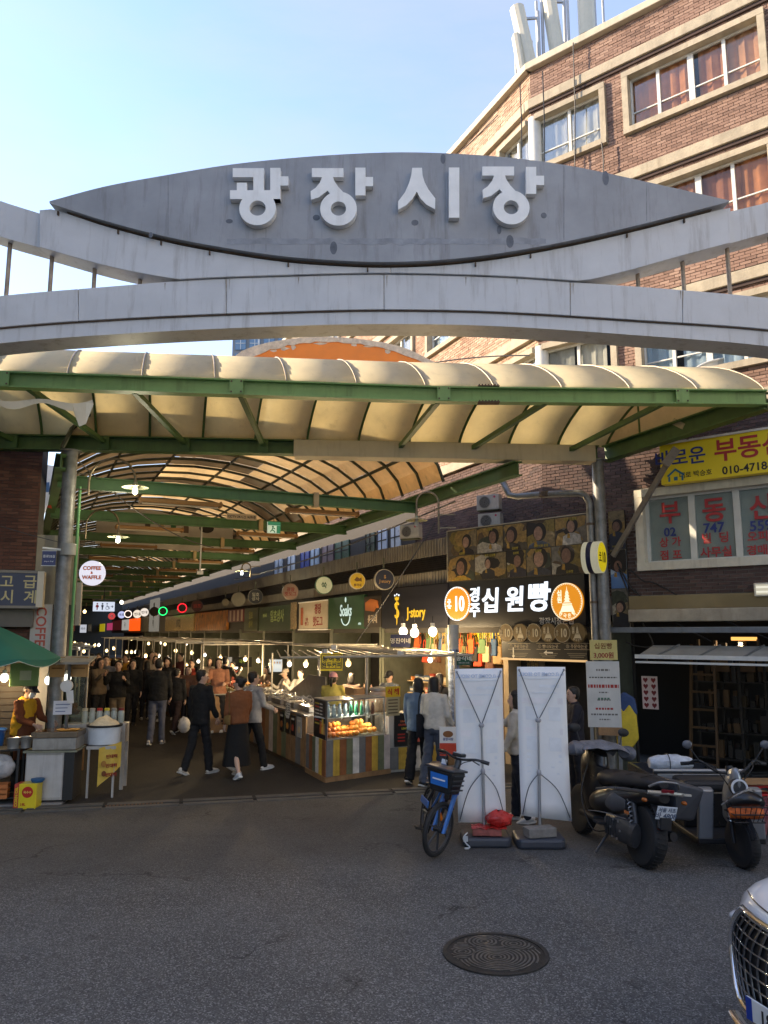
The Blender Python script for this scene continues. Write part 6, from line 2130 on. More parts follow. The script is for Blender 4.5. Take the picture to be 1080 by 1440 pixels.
# ---------------------------------------------------------------- bag shop: yellow valance, hanging bags, shelves of small goods
bs = on(F3,'bag_shop_fittings')
a,b_ = F3.uv(592,895,-0.3)[0],F3.len
MB().box(a,b_ + 0.2,0.5,0.53,2.05,2.5).build('yellow_valance',M('yellow_lit_board',(0.72,0.47,0.02),0.5,var=0.1,emit=0.18),bs)
MB().box(0.1,F3.len,1.08,1.12,0.0,2.5).build('back_panel',M('shop_back_tan',(0.2,0.13,0.07),0.8,var=0.35,scale=6),bs)
bs2 = on(F2,'bag_shop_return')
MB().box(0.05,F2.uv(705,900,-0.3)[0],0.5,0.53,2.05,2.5).build('yellow_valance',MATS['yellow_lit_board'],bs2)
MB().box(0.02,F2.uv(706,900,-0.3)[0],1.02,1.06,0,2.5).build('back_panel',MATS['shop_back_tan'],bs2)
pale = M('pale_wood',(0.46,0.34,0.2),0.6,var=0.1)
x0 = F2.uv(706,900)[0]
MB().box(x0,x0 + 0.12,0.02,0.5,0,2.42).build('door_jamb',pale,bs2)
MB().box(x0 + 0.12,F2.len - 0.1,0.9,0.94,0,2.4).build('dark_interior',SLATE,bs2)
MB().box(x0 + 0.2,x0 + 0.75,0.3,0.34,1.5,2.1).build('menu_board',NB,bs2)
text('MENU\n십원빵\n원두커피',0.1,MC('#a8905a'),bs2,x0 + 0.47,0.295,1.8)
BAGC = [('orange','#c8561c'),('black','#16130f'),('orange red','#c83c14'),('sage green','#5f7a4c'),('cream','#b8a078'),('brown leather','#5a3018'),('denim blue','#3c5878'),('natural canvas','#a88a5c'),('black and cream','#28241e'),('rust','#a04418'),('olive','#5a5630'),('dark brown','#2c1c12')]
def bag_mesh(c,w=0.26,h=0.3):
 m = MB()
 mat = M('bag_' + c[1:],c,0.8,var=0.2,scale=10,bump=0.2)
 m.hexa([(-w / 2,-0.05,-h),(w / 2,-0.05,-h),(w / 2,0.05,-h),(-w / 2,0.05,-h)],[(-w * 0.42,-0.02,0),(w * 0.42,-0.02,0),(w * 0.42,0.02,0),(-w * 0.42,0.02,0)],mat)
 return m
for i in range(20):
 nm,c = BAGC[i % 12]
 if i < 9:
  px = 588 + i * 5.4
  wl,off,py = F3,-0.2,897 + (i % 3) * 8
 else:
  px = 646 + (i - 9) * 5.4
  wl,off,py = F2,-0.15,898 + (i % 3) * 10
 s,z = wl.uv(px,py,off)
 o = thing('hanging_bag','%s bag hanging %s' % (nm,('left of the pale shop post, %s from left' % ('first','second','third','fourth','fifth','sixth','seventh','eighth','ninth')[i]) if i < 9 else ('right of the pale shop post, %s from left' % ('first','second','third','fourth','fifth','sixth','seventh','eighth','ninth','tenth','eleventh')[i - 9])),'bag',wl.at(s,-off,z),wl.rz + rnd(-0.3,0.3),'bags hanging in the bag shop')
 w_,h_ = rnd(0.18,0.3),rnd(0.26,0.36)
 bag_mesh(c,w_,h_).build('body',None,o,bev=0.02)
 for sd in (-0.03,0.03):
  MB().tube(bez([(-w_ * 0.25,sd,-0.02),(-w_ * 0.2,sd,0.14),(0,sd,0.2),(w_ * 0.2,sd,0.14),(w_ * 0.25,sd,-0.02)],12),0.01,6).build('handle',M('bag_' + c[1:],c),o)
# shelves with little boxes (goods are things, small)
gid = 0
for lev,z in enumerate((0.75,1.05,1.32)):
 MB().box(0.25,F3.len - 0.05,0.55,1.0,z - 0.02,z).build('shelf',pale,bs)
 for k in range(11):
  s = 0.3 + k * (F3.len - 0.45) / 11
  c = R.choice(['#a83c28','#c87830','#8a2420','#b8a078','#5a7038','#40506a','#b05a4a','#c8b48a'])
  w_,h_ = rnd(0.06,0.13),rnd(0.06,0.18)
  o = MB().box(-w_,w_,-0.06,0.06,0,h_,MC(c)).box(-w_ * 0.7,w_ * 0.7,-0.064,-0.061,h_ * 0.3,h_ * 0.7,MC('#c8c0b0')).build('goods_box',None,None,bev=0.006,loc=F3.at(s,0.7,z))
  o.rotation_euler = (0,0,F3.rz + rnd(-0.3,0.3))
  tag(o,'small coloured goods box on the %s shelf of the bag shop' % ('lowest','middle','top')[lev],'box','goods boxes on the %s bag shop shelf' % ('lowest','middle','top')[lev])
# pale post with blue patterned sleeve, small green and blue plates
q = P(638,940,14.7)
o = thing('shop_post','pale grey post with a blue patterned lower sleeve left of the banners','post',(q.x,q.y,0),F2.rz)
MB().tube([(0,0,0),(0,0,2.55)],0.1,16).build('shaft',M('post_grey',(0.42,0.42,0.4),0.5,var=0.1),o,60)
MB().tube([(0,0,0.5),(0,0,2.1)],0.104,16).build('sleeve',M('blue_pattern',(0.22,0.28,0.42),0.6,var=0.9,scale=14),o,60)
q = P(652,927,13.6)
o = thing('green_plate_sign','small dark green sign plate with white lettering above the left banner','sign',q,0.1)
MB().box(-0.13,0.13,-0.01,0.01,-0.1,0.1).build('plate',MC('#14503c'),o)
text('총각네',0.1,WHITE,o,0.0,-0.012,0.02,bold=0.02)
text('광장시장 1호점',0.03,WHITE,o,0,-0.012,-0.06)
MB().box(-0.2,-0.14,-0.01,0.01,-0.1,0.1).build('side_plate',MC('#b8b0a0'),o)
MB().tube([(0,0,0.1),(0,0,0.16)],0.006,5).build('wire',CABLE,o)
q = P(563,901,15.4)
o = thing('navy_plate_sign','small navy sign plate with pale lettering below the J story sign','sign',q,-0.1)
MB().box(-0.19,0.19,-0.01,0.01,-0.12,0.12).build('plate',MC('#14183a'),o)
text('명진이네',0.11,MC('#a8a498'),o,0.0,-0.012,0.0,bold=0.01)
MB().tube([(0,0,0.12),(0,0,0.2)],0.006,5).build('wire',CABLE,o)
for px in (596,627,612):
 pass
# air conditioner units above the photo board
for i,(px,py,Y,lab) in enumerate(((688,707,15.2,'upper white air conditioner unit above the photo board'),(690,733,15.2,'lower white air conditioner unit partly behind the photo board'),(578,748,16.8,'white air conditioner unit behind the metal cladding left of the photo board'))):
 q = P(px,py,Y)
 o = thing('air_conditioner',lab,'air conditioner',q,-0.55,'air conditioner units on the corner wall')
 AC = M('ac_white',(0.36,0.35,0.32),0.5,var=0.1,dirt=0.35)
 o.scale = (0.62,0.62,0.62)
 MB().box(-0.38,0.38,-0.14,0.14,-0.24,0.24).build('casing',AC,o,bev=0.015)
 MB().ring(-0.1,0.0,0.2,0.185,-0.155,-0.141,n=24).build('fan_ring',M('ac_grey',(0.25,0.25,0.25),0.5),o)
 MB().disc(-0.1,0,0.18,0.18,-0.146,-0.141,n=24).build('fan_grille',M('ac_dark',(0.05,0.05,0.05),0.5),o)
 for a in range(4):
  MB().ring(-0.1,0,0.05 + 0.04 * a,0.044 + 0.04 * a,-0.152,-0.147,n=20).build('grille_ring',MATS['ac_grey'],o)
 MB().disc(0.24,0.16,0.035,0.035,-0.146,-0.141,n=14).build('maker_mark',MC('#a0204a'),o)
 MB().beam((-0.35,0,-0.26),(0.35,0,-0.26),0.3,0.03).build('bracket',VDARK,o)

# ================================================================ ground-floor shop on the right
sf = on(F1,'shop_front',bld)
GREYS = M('shop_steel',(0.22,0.225,0.225),0.45,0.4,var=0.15,dirt=0.2)
xd0 = F1.uv(932,1000,0.12)[0]
xd1 = LEN1
MB().box(xd0,xd1,-0.2,-0.14,2.02,2.36).build('header_panel',M('header_grey',(0.42,0.42,0.4),0.5,var=0.1,dirt=0.2),sf)
MB().box(xd0 - 0.02,xd0 + 0.08,-0.16,-0.06,0,2.02).build('door_post',GREYS,sf,bev=0.01)
MB().box(xd0 - 0.62,xd0 - 0.55,-0.1,-0.02,0,2.36).build('door_post',GREYS,sf,bev=0.01)
MB().box(xd0 - 0.55,xd0 - 0.02,-0.05,-0.045,0.0,2.3).build('side_glass',glass('dark_shop_glass',(0.35,0.37,0.36),1.0),sf)
xm = F1.uv(956,1000)[0]
MB().box(xm,xm + 0.04,0.1,0.16,0,1.95).build('sliding_door_edge',GREYS,sf)
MB().box(xd0 + 0.08,xd1,-0.12,-0.06,1.9,2.02).build('door_head',GREYS,sf)
MB().box(0.2,LEN1,2.9,2.98,0,2.9).build('back_wall',SLATE,sf)
MB().box(0.2,LEN1,0.1,2.9,2.4,2.45).build('ceiling',SLATE,sf)
aw = thing('shop_awning','grey flat awning with glass panes folded out above the dark shop front','awning',F1.at(F1.uv(895,915,0.9)[0],0,0),F1.rz)
za,zb_ = F1.uv(1000,914,0.3)[1],F1.uv(1000,925,0.9)[1]
MB().add([(0,-0.9,zb_),(5,-0.9,zb_),(5,-0.2,za + 0.06),(0,-0.2,za + 0.06)],[(0,1,2,3)]).build('roof_sheet',M('awning_grey',(0.36,0.36,0.33),0.4,0.1,var=0.15,dirt=0.3),aw)
MB().box(-0.02,5,-0.93,-0.88,zb_ - 0.03,zb_ + 0.03).build('front_bar',WFRAME,aw)
MB().box(-0.02,5,-0.92,-0.89,zb_ - 0.1,zb_ - 0.07).build('lower_bar',WFRAME,aw)
for k in range(8):
 MB().box(0.1 + k * 0.62,0.16 + k * 0.62,-0.91,-0.89,zb_ - 0.075,zb_ - 0.025).build('clip',BLACK,aw)
 MB().beam((0.3 + k * 0.62,-0.88,zb_ + 0.015),(0.42 + k * 0.62,-0.21,za + 0.075),0.025,0.02).build('rib',GREYS,aw)
# dim shop interior: racks, ladder, boards
RACK = M('rack_dark',(0.045,0.038,0.03),0.6,0.2,var=0.2)
AMB = M('amber_wood',(0.12,0.065,0.025),0.6,var=0.2)
o = thing('shop_ladder','tall brown ladder leaning just inside the dark shop door','ladder',F1.at(F1.uv(985,1000,-0.9)[0],0.9,0),F1.rz)
for x in (-0.22,0.22):
 MB().beam((x,0,0),(x * 0.85,0.3,2.2),0.035,0.06).build('rail',AMB,o)
for k in range(7):
 MB().beam((-0.21,0.03 + 0.04 * k,0.25 + 0.29 * k),(0.21,0.03 + 0.04 * k,0.25 + 0.29 * k),0.03,0.035).build('rung',AMB,o)
for i,(px,dep) in enumerate(((1012,1.4),(1048,1.6),(1078,1.8))):
 o = thing('shop_rack','dark steel rack with hung tools in the shop, %s from the ladder' % ('first','second','third')[i],'rack',F1.at(F1.uv(px,1000,-dep)[0],dep,0),F1.rz,'racks inside the dark shop')
 for x in (-0.35,0.35):
  MB().box(x - 0.02,x + 0.02,-0.02,0.02,0,2.1).build('upright',RACK,o)
 for k in range(5):
  MB().box(-0.35,0.35,-0.15,0.15,0.3 + k * 0.42,0.32 + k * 0.42).build('shelf',RACK,o)
  for j in range(5):
   h = rnd(0.1,0.3)
   MB().cbox(-0.28 + j * 0.14,rnd(-0.05,0.05),0.32 + k * 0.42,rnd(0.03,0.11),0.08,h).build('tool',R.choice([AMB,RACK,RACK,RACK,MC('#4a3a22'),MC('#3c3832')]),o)
 MB().cbox(0.1,-0.16,1.75,0.3,0.02,0.22).build('board',AMB,o)
plight('shop_lamp_light',bld,(F1.uv(1040,930,-1.5)[0],1.6,2.2),8,(1,0.75,0.45))
lb_ = MB().box(-0.2,0.2,-0.04,0.04,-0.03,0.03).build('lamp_strip',GLOW('#ffb860',1.5),bld,loc=(F1.uv(1046,930,-1.5)[0],1.6,2.3))
# hearts poster and paper boards at the door
s,z = F1.uv(914,974,0.06)
hp = thing('heart_poster','white poster printed with red hearts on the shop side glass','poster',F1.at(s,-0.06,z),F1.rz)
MB().box(-0.13,0.13,0,0.006,-0.26,0.26).build('sheet',M('poster_pink',(0.55,0.47,0.46),0.6,var=0.1),hp)
for i in range(5):
 for x in (-0.065,0.065):
  zz = -0.2 + 0.1 * i
  hh = MB().prism([(x + 0.04 * (sin(t) ** 3),zz + 0.003 * (13 * cos(t) - 5 * cos(2 * t) - 2 * cos(3 * t) - cos(4 * t))) for t in linspace(2 * PI,0,17)[:-1]],-0.004,-0.001)
  hh.build('heart',MC('#6a1c24'),hp)
q = P(849,975,12.3)
pbd = thing('price_board','tall paper price board with red and grey print strapped to the column','board',(q.x,q.y,0),-0.12)
zt,zb_,zy0,zy1 = P(849,930,12.3).z,P(849,1018,12.3).z,P(849,928,12.3).z,P(849,900,12.3).z
MB().box(-0.25,0.25,0.0,0.02,zb_ - 0.05,zt).build('paper_sheet',M('paper_white',(0.56,0.55,0.52),0.7,var=0.12,scale=3),pbd)
MB().box(-0.18,0.23,-0.012,0.02,zy0,zy1).build('yellow_sheet',M('paper_yellow',(0.55,0.46,0.16),0.7,var=0.12),pbd)
ysh = pbd.children[-1]
text('십원빵',0.1,MC('#7a4a10'),ysh,0.02,-0.014,zy1 - 0.09,bold=0.02)
text('3,000원',0.1,MC('#8a1c18'),ysh,0.02,-0.014,zy0 + 0.07,bold=0.02)
psh = pbd.children[0]
rows = [(0.86,0.2,'#6a6660',0.03),(0.74,0.42,'#5a5650',0.02),(0.6,0.46,'#a03028',0.05),(0.5,0.14,'#6a6660',0.02),(0.4,0.18,'#4a6a5a',0.03),(0.38,0.2,'#6a6660',0.02),(0.24,0.26,'#a03028',0.03),(0.15,0.4,'#6a6660',0.025),(0.07,0.16,'#6a6660',0.02)]
for f,w_,c,h_ in rows:
 zz = zb_ + (zt - zb_) * f
 x = -w_ / 2
 while x < w_ / 2:
  k = rnd(0.02,0.05)
  MB().box(x,min(x + k,w_ / 2),-0.002,-0.0005,zz - h_ / 2,zz + h_ / 2).build('print',MC(c),psh)
  x += k + 0.012
MB().box(-0.1,0.26,-0.004,0.03,zb_ - 0.17,zb_ - 0.05).build('wood_batten',WOODS['oak'],pbd)
MB().box(-0.22,-0.17,0.02,0.05,0,zt).box(0.19,0.24,0.02,0.05,0,zt).build('legs',GREYS,pbd)
q = P(881,1010,12.35)
yj = thing('yellow_coat','yellow and blue coat hanging beside the paper price board','coat',q,-0.3)
m = MB()
pl = [(-0.16,-0.42),(-0.05,-0.48),(0.08,-0.42),(0.17,-0.3),(0.15,0.05),(0.05,0.22),(-0.04,0.1),(-0.12,0.24),(-0.15,0.0)]
MB().prism(pl,-0.05,0.04).build('body',M('coat_yellow',(0.62,0.45,0.03),0.7,var=0.2,bump=0.3),yj,bev=0.03)
MB().prism([(-0.17,0.06),(0.17,0.06),(0.14,0.3),(-0.02,0.4),(-0.15,0.28)],-0.03,0.07).build('hood',M('coat_blue',(0.03,0.06,0.16),0.7,var=0.2,bump=0.3),yj,bev=0.03)
# red plastic stools and brown tray
RS = M('red_plastic',(0.52,0.02,0.02),0.35,var=0.08,dirt=0.15)
def stool(q,label,rz=0.0,mat=RS):
 o = thing('plastic_stool',label,'stool',q,rz,'plastic stools at the right edge')
 MB().slab([(0.17 * cos(t) * 1.0,0.17 * sin(t)) for t in linspace(0,2 * PI,17)[:-1]],0.43,0.46).build('seat',mat,o,bev=0.01)
 for x in (-1,1):
  for y in (-1,1):
   MB().hexa([(x * 0.17 - 0.03,y * 0.17 - 0.02,0),(x * 0.17 + 0.03,y * 0.17 - 0.02,0),(x * 0.17 + 0.03,y * 0.17 + 0.02,0),(x * 0.17 - 0.03,y * 0.17 + 0.02,0)],
                      [(x * 0.12 - 0.035,y * 0.12 - 0.02,0.435),(x * 0.12 + 0.035,y * 0.12 - 0.02,0.435),(x * 0.12 + 0.035,y * 0.12 + 0.02,0.435),(x * 0.12 - 0.035,y * 0.12 + 0.02,0.435)]).build('leg',mat,o)
 for y in (-0.145,0.145):
  MB().box(-0.13,0.13,y - 0.012,y + 0.012,0.2,0.24).build('stretcher',mat,o)
 for x in (-0.145,0.145):
  MB().box(x - 0.012,x + 0.012,-0.13,0.13,0.2,0.24).build('stretcher',mat,o)
 return o
sp_ = P(1062,1110,10.1)
for k in range(2):
 stool((sp_.x,10.1,0.10 * k),'red plastic stool, %s of the pair stacked behind the cargo tricycle' % ('lower','upper')[k],0.4 + 0.1 * k)
t_ = MB().box(-0.28,0.28,-0.2,0.2,0,0.015).build('brown_board',WOODS['oak'],None,bev=0.004,loc=(sp_.x,10.1,0.57))
tag(t_,'scuffed brown board lying on the stacked red stools','board')
stool((P(1092,1120,9.9).x,9.75,0),'faded red and white stool at the right picture edge',0.2,M('faded_red',(0.5,0.16,0.16),0.5,var=0.5,scale=12))

# ================================================================ two roll-up banner stands seen from behind
BANW = M('banner_back',(0.83,0.825,0.82),0.6,var=0.04,scale=1.5,bump=0.6,bscale=3.0)
GHOST = M('ghost_print_blue',(0.775,0.79,0.815),0.6,var=0.08)
GHOSTR = M('ghost_print_red',(0.83,0.80,0.805),0.6,var=0.08)
DBLUE = M('base_dark_blue',(0.045,0.05,0.065),0.5,var=0.12)
STICK = M('silver_stick',(0.42,0.43,0.45),0.35,0.6,var=0.1)
def banner(tl,tr,br,bl,px_base,py_base,px_hub,py_hub,px_pole,py_low,label,lean):
 g = G(px_base,py_base)
 Yd = g.y + 0.08
 o = thing('banner_stand',label,'banner stand',(g.x,Yd,0),0.0,'banner stands outside the bread shop')
 q = [P(*c,Yd) for c in (tl,tr,br,bl)]
 loc = [(p.x - g.x,p.z) for p in q]
 m = MB()
 n = 10
 vs = []
 for i in range(n + 1):
  t = i / n
  for s_ in range(9):
   u = s_ / 8
   a = Vector(loc[0]).lerp(Vector(loc[3]),t)
   b_ = Vector(loc[1]).lerp(Vector(loc[2]),t)
   c = a.lerp(b_,u)
   vs.append((c.x,0.05 + 0.012 * sin(u * 5 + t * 3) + 0.02 * sin(t * PI),c.y))
 fs = [(i * 9 + s_,(i + 1) * 9 + s_,(i + 1) * 9 + s_ + 1,i * 9 + s_ + 1) for i in range(n) for s_ in range(8)]
 m.add(vs,fs)
 sheet = m.build('sheet',BANW,o,60)
 sheet.modifiers.new('thick','SOLIDIFY').thickness = 0.003
 def pt(u,t,y=0.03):
  a = Vector(loc[0]).lerp(Vector(loc[3]),t)
  b_ = Vector(loc[1]).lerp(Vector(loc[2]),t)
  c = a.lerp(b_,u)
  return Vec((c.x,0.05 + 0.012 * sin(u * 5 + t * 3) + 0.02 * sin(t * PI) - (0.05 - y),c.y))
 def pr(u0,u1,t0,t1,mat):
  MB().add([pt(u0,t1,0.0462),pt(u1,t1,0.0462),pt(u1,t0,0.0462),pt(u0,t0,0.0462)],[(0,1,2,3)]).build('show_through_print',mat,sheet)
 for t0,t1,u0,u1,mt in ((0.075,0.082,0.1,0.9,GHOST),(0.12,0.14,0.45,0.85,GHOST),(0.21,0.25,0.08,0.92,GHOSTR),(0.41,0.45,0.1,0.9,GHOSTR),(0.17,0.18,0.3,0.8,GHOST),
                               (0.27,0.36,0.62,0.86,GHOST),(0.27,0.36,0.16,0.4,GHOST),(0.47,0.56,0.62,0.86,GHOST),(0.47,0.56,0.16,0.4,GHOST),(0.58,0.6,0.15,0.85,GHOST),(0.62,0.635,0.15,0.85,GHOST),(0.66,0.67,0.15,0.7,GHOST),(0.70,0.71,0.15,0.8,GHOST)):
  pr(u0,u1,t0,t1,mt)
 mid = pt(0.5,0.05,0.0455)
 tx = text('WELCOME TO SEOUL',0.055,MC('#c0cade'),sheet,0,0,0,bold=0.03,ext=0.0005)
 tx.scale = (-1,1,1)
 tx.location = mid + Vec((0,-0.012,0))
 hub = P(px_hub,py_hub,Yd)
 hub = Vec((hub.x - g.x,-0.0,hub.z))
 low = P(px_pole,py_low,Yd)
 low = Vec((low.x - g.x,-0.0,low.z))
 base_top = Vec((low.x + (low.x - hub.x) * 0.9,-0.0,0.12))
 MB().tube([hub,low],0.013,8).tube([low,base_top],0.018,8).build('pole',STICK,o,60)
 MB().ell(hub,0.035,0.02,0.03,10,6).build('upper_hub',M('hub_grey',(0.3,0.3,0.32),0.4),o,60)
 MB().ell(low,0.028,0.025,0.045,10,6).build('lower_hub',MATS['hub_grey'],o,60)
 for u,t,h0 in ((0.04,0.02,hub),(0.96,0.02,hub),(0.03,0.985,low),(0.97,0.985,low)):
  e = pt(u,t,0.03)
  mid = (h0 + e) / 2 + (Vec((0.03 if u > 0.5 else -0.03,-0.03,0.07)) if t > 0.5 else Vec((0,-0.02,0)))
  MB().tube(bez([h0,mid,e],14),0.006,6).build('spring_arm',M('arm_dark',(0.1,0.11,0.13),0.4,0.4),o,60)
  MB().ell(e,0.014,0.012,0.014,8,6).build('corner_clip',MATS['hub_grey'],o)
 bs_ = MB()
 w2,d2 = 0.28,0.24
 prof = [(-w2,-d2 * 0.75),(-w2 * 0.85,-d2),(w2 * 0.85,-d2),(w2,-d2 * 0.75),(w2,d2 * 0.75),(w2 * 0.85,d2),(-w2 * 0.85,d2),(-w2,d2 * 0.75)]
 bs_.slab(prof,0.0,0.11)
 bs_.build('water_base',DBLUE,o,bev=0.03)
 return o
B1 = banner((640,941),(707,940),(713,1157),(645,1158),684,1188,677,1020,679,1085,'white banner stand with its back turned, beside the blue bicycle',0)
B2 = banner((728,938),(796,938),(806,1157),(734,1148),759,1190,757,1013,758,1087,'white banner stand with its back turned, right of its twin',0)
# red bag with a concrete block on the left base, bare block on the right base
CONC = M('concrete_block',(0.22,0.205,0.185),0.9,var=0.25,scale=14,bump=0.5)
o = MB().box(-0.17,0.17,-0.09,0.09,0,0.1).build('concrete_block',CONC,None,bev=0.008,loc=(B2.location.x + 0.0,B2.location.y - 0.1,0.115))
o.rotation_euler = (0,0,0.25)
tag(o,'grey concrete block weighing down the right banner base','block')
rb = thing('red_bag','red plastic bag wrapped round a concrete block on the left banner base','bag',(B1.location.x + 0.03,B1.location.y - 0.1,0.115),-0.1)
REDP = M('red_polythene',(0.50,0.03,0.025),0.28,var=0.3,scale=9,bump=0.5,bscale=14)
MB().box(-0.19,0.14,-0.1,0.1,0.004,0.085).build('wrapped_block',M('block_in_bag',(0.32,0.09,0.075),0.6,var=0.35,scale=14,bump=0.5),rb,bev=0.012)
m = MB()
nu,nv = 22,12
vs = []
for i in range(nv + 1):
 t = i / nv
 for j in range(nu):
  a = 2 * PI * j / nu
  r = 0.135 * (sin(PI * (0.12 + 0.86 * t)) ** 0.6) * (1 + 0.22 * noise.noise(Vec((cos(a) * 2.2,sin(a) * 2.2,t * 4))))
  vs.append((0.12 + r * 1.15 * cos(a),0.05 + r * sin(a),0.09 + 0.17 * t + 0.03 * noise.noise(Vec((a,t * 3,2)))))
m.add(vs,[(i * nu + j,i * nu + (j + 1) % nu,(i + 1) * nu + (j + 1) % nu,(i + 1) * nu + j) for i in range(nv) for j in range(nu)])
m.build('bag_body',REDP,rb,30)
m = MB()
vs = []
for i in range(4):
 for j in range(15):
  x = -0.2 + 0.4 * j / 14
  vs.append((x,-0.115 + 0.22 * i / 3,0.092 + 0.02 * noise.noise(Vec((x * 14,i,0)))))
m.add(vs,[(i * 15 + j,i * 15 + j + 1,(i + 1) * 15 + j + 1,(i + 1) * 15 + j) for i in range(3) for j in range(14)])
m.build('bag_sheet',REDP,rb,30)
o = thing('padlock_cord','white cord and tag lying at the left corner of the left banner base','cord',(B1.location.x - 0.25,B1.location.y - 0.24,0.0),0)
MB().tube(bez([(0.02,0,0.17),(-0.03,-0.02,0.12),(0.0,-0.02,0.06),(0.04,-0.03,0.02),(-0.02,-0.04,0.012),(0.03,-0.05,0.012)],24),0.008,6).build('cord',MC('#c8ccd0'),o,60)
MB().box(-0.03,0.02,-0.03,-0.022,0.08,0.14).build('tag',MC('#b8bcc0'),o)
# small upright menu stand between the bike and the left banner
q = G(629,1112)
o = thing('menu_stand','slim black stand with a white and orange menu card beside the left banner','sign',q,0.0)
zc0,zc1 = P(632,1058,q.y).z,P(632,1022,q.y).z
MB().tube([(0,0,0),(0,0,zc0)],0.02,8).build('pole',BLACK,o)
MB().lathe([(0.2,0),(0.2,0.02),(0.04,0.05)],20).build('foot',BLACK,o)
MB().box(-0.11,0.16,-0.012,0.012,zc0 - 0.05,zc1).build('card',WHITE,o)
MB().box(-0.11,0.16,-0.0145,-0.0125,zc0 - 0.05,zc0 + 0.14).build('orange_field',MC('#c8442c'),o)
MB().disc(0.02,zc1 - 0.11,0.08,0.05,-0.0145,-0.0125,n=14).build('fish_print',MC('#8a5a30'),o)
text('광장시장',0.045,BLUE,o,0.02,-0.0145,zc0 + 0.2,bold=0.02)

# ================================================================ rental bicycle
TYRE = M('tyre_rubber',(0.018,0.018,0.019),0.75,var=0.2,scale=30,bump=0.2)
BLKP = M('black_plastic',(0.022,0.022,0.024),0.4,var=0.15,scale=8)
BLUP = M('bike_blue',(0.055,0.19,0.56),0.3,var=0.05,coat=0.4)
GRYP = M('bike_grey',(0.06,0.062,0.068),0.4,0.2,var=0.1)
gB = G(617,1213)
HEAD = rad(-82)
bike = thing('rental_bicycle','blue and black rental bicycle with front basket parked in front of the left banner','bicycle',(0,0,0),0)
bike.rotation_euler = (0,0,HEAD)
WR = 0.29
BF = 0.52
STEER = -0.77
# put the front contact point on its ground spot
off = Matrix.Rotation(HEAD,4,'Z') @ Vec((BF,0,0))
bike.location = (gB.x - off.x + 0.04,gB.y - off.y + 0.12,0.0)
LEAN = Matrix.Rotation(rad(-11),4,'X')
SX = LEAN @ Matrix.Translation((0.40,0,0)) @ Matrix.Rotation(STEER,4,'Z') @ Matrix.Translation((-0.40,0,0))
RX = LEAN
def wheel(xf,cx,parent,r=WR,w=0.05,spokes=6,rim=GRYP):
 c = Vec((cx,0,r))
 wh = MB(xf).tube([c + Vec((cos(t) * (r - 0.024),0,sin(t) * (r - 0.024))) for t in linspace(0,2 * PI,41)[:-1]],(0.024),10,closed=True).build('wheel',TYRE,parent,60)
 MB(xf).tube([c + Vec((cos(t) * (r - 0.055),0,sin(t) * (r - 0.055))) for t in linspace(0,2 * PI,41)[:-1]],(0.014),8,closed=True).build('rim',rim,wh,60)
 for k in range(spokes):
  t = 2 * PI * k / spokes + 0.3
  MB(xf).beam(c + Vec((cos(t) * 0.03,0,sin(t) * 0.03)),c + Vec((cos(t) * (r - 0.06),0,sin(t) * (r - 0.06))),0.014,0.02,up=(0,1,0)).build('spoke',rim,wh)
 MB(xf).tube([c + Vec((0,-0.05,0)),c + Vec((0,0.05,0))],0.035,12).build('hub',BLKP,wh,60)
 return wh
wheel(SX,BF,bike)
wheel(RX,-0.52,bike)
m = MB(RX)
m.tube(bez([(0.33,0,0.74),(0.2,0,0.55),(-0.02,0,0.33),(-0.16,0,0.30)],16),[0.05] * 13 if False else 0.048,10).build('down_tube',GRYP,bike,60)
MB(RX).tube([(-0.14,0,0.28),(-0.24,0,0.62)],0.034,10).tube([(-0.24,0,0.6),(-0.30,0,0.80)],0.018,8).build('seat_tube',BLKP,bike,60)
for y in (-0.055,0.055):
 MB(RX).tube([(-0.14,y * 0.6,0.29),(-0.52,y,WR)],0.016,8).build('chain_stay',GRYP,bike,60)
 MB(RX).tube([(-0.25,y * 0.5,0.6),(-0.52,y,WR)],0.014,8).build('seat_stay',GRYP,bike,60)
MB(RX).box(-0.62,-0.2,-0.09,-0.07,0.36,0.44).build('blue_side_panel',BLUP,bike,bev=0.01)
MB(RX).tube(bez([(0.28,0.055,0.72),(0.12,0.06,0.55),(-0.05,0.06,0.42)],10),0.014,8).build('blue_strip',BLUP,bike,60)
MB(RX).tube(bez([(0.28,-0.055,0.72),(0.12,-0.06,0.55),(-0.05,-0.06,0.42)],10),0.014,8).build('blue_strip',BLUP,bike,60)
sd = MB(RX)
sd.tube([(-0.46,0,0.83),(-0.40,0,0.845),(-0.30,0,0.84),(-0.2,0,0.83),(-0.15,0,0.825)],[(0.06,0.025),(0.10,0.04),(0.075,0.038),(0.035,0.03),(0.02,0.018)],14)
sd.build('saddle',BLKP,bike,60)
MB(RX).tube(bez([(-0.52,0,WR * 2 + 0.05),(-0.75,0,0.47),(-0.82,0,0.33)],10),0.02,8).build('rear_mudguard',BLKP,bike,60)
ck = MB(RX).tube([(-0.14,-0.07,0.285),(-0.2,-0.09,0.14)],0.014,8).build('crank',BLKP,bike,60)
MB(RX).box(-0.26,-0.15,-0.19,-0.1,0.12,0.15).build('pedal',BLKP,ck,bev=0.006)
ck = MB(RX).tube([(-0.14,0.07,0.285),(-0.08,0.09,0.43)],0.014,8).build('crank',BLKP,bike,60)
MB(RX).box(-0.13,-0.03,0.1,0.19,0.42,0.45).build('pedal',BLKP,ck,bev=0.006)
MB(RX).lathe([(0.09,-0.01),(0.09,0.01)],20).build('chain_ring',BLKP,bike).matrix_local = Matrix.Translation((-0.14,0,0.285)) @ Matrix.Rotation(PI / 2,4,'X')
MB(RX).tube([(-0.2,0.08,0.3),(-0.3,0.26,0.0)],0.012,8).build('kickstand',GRYP,bike)
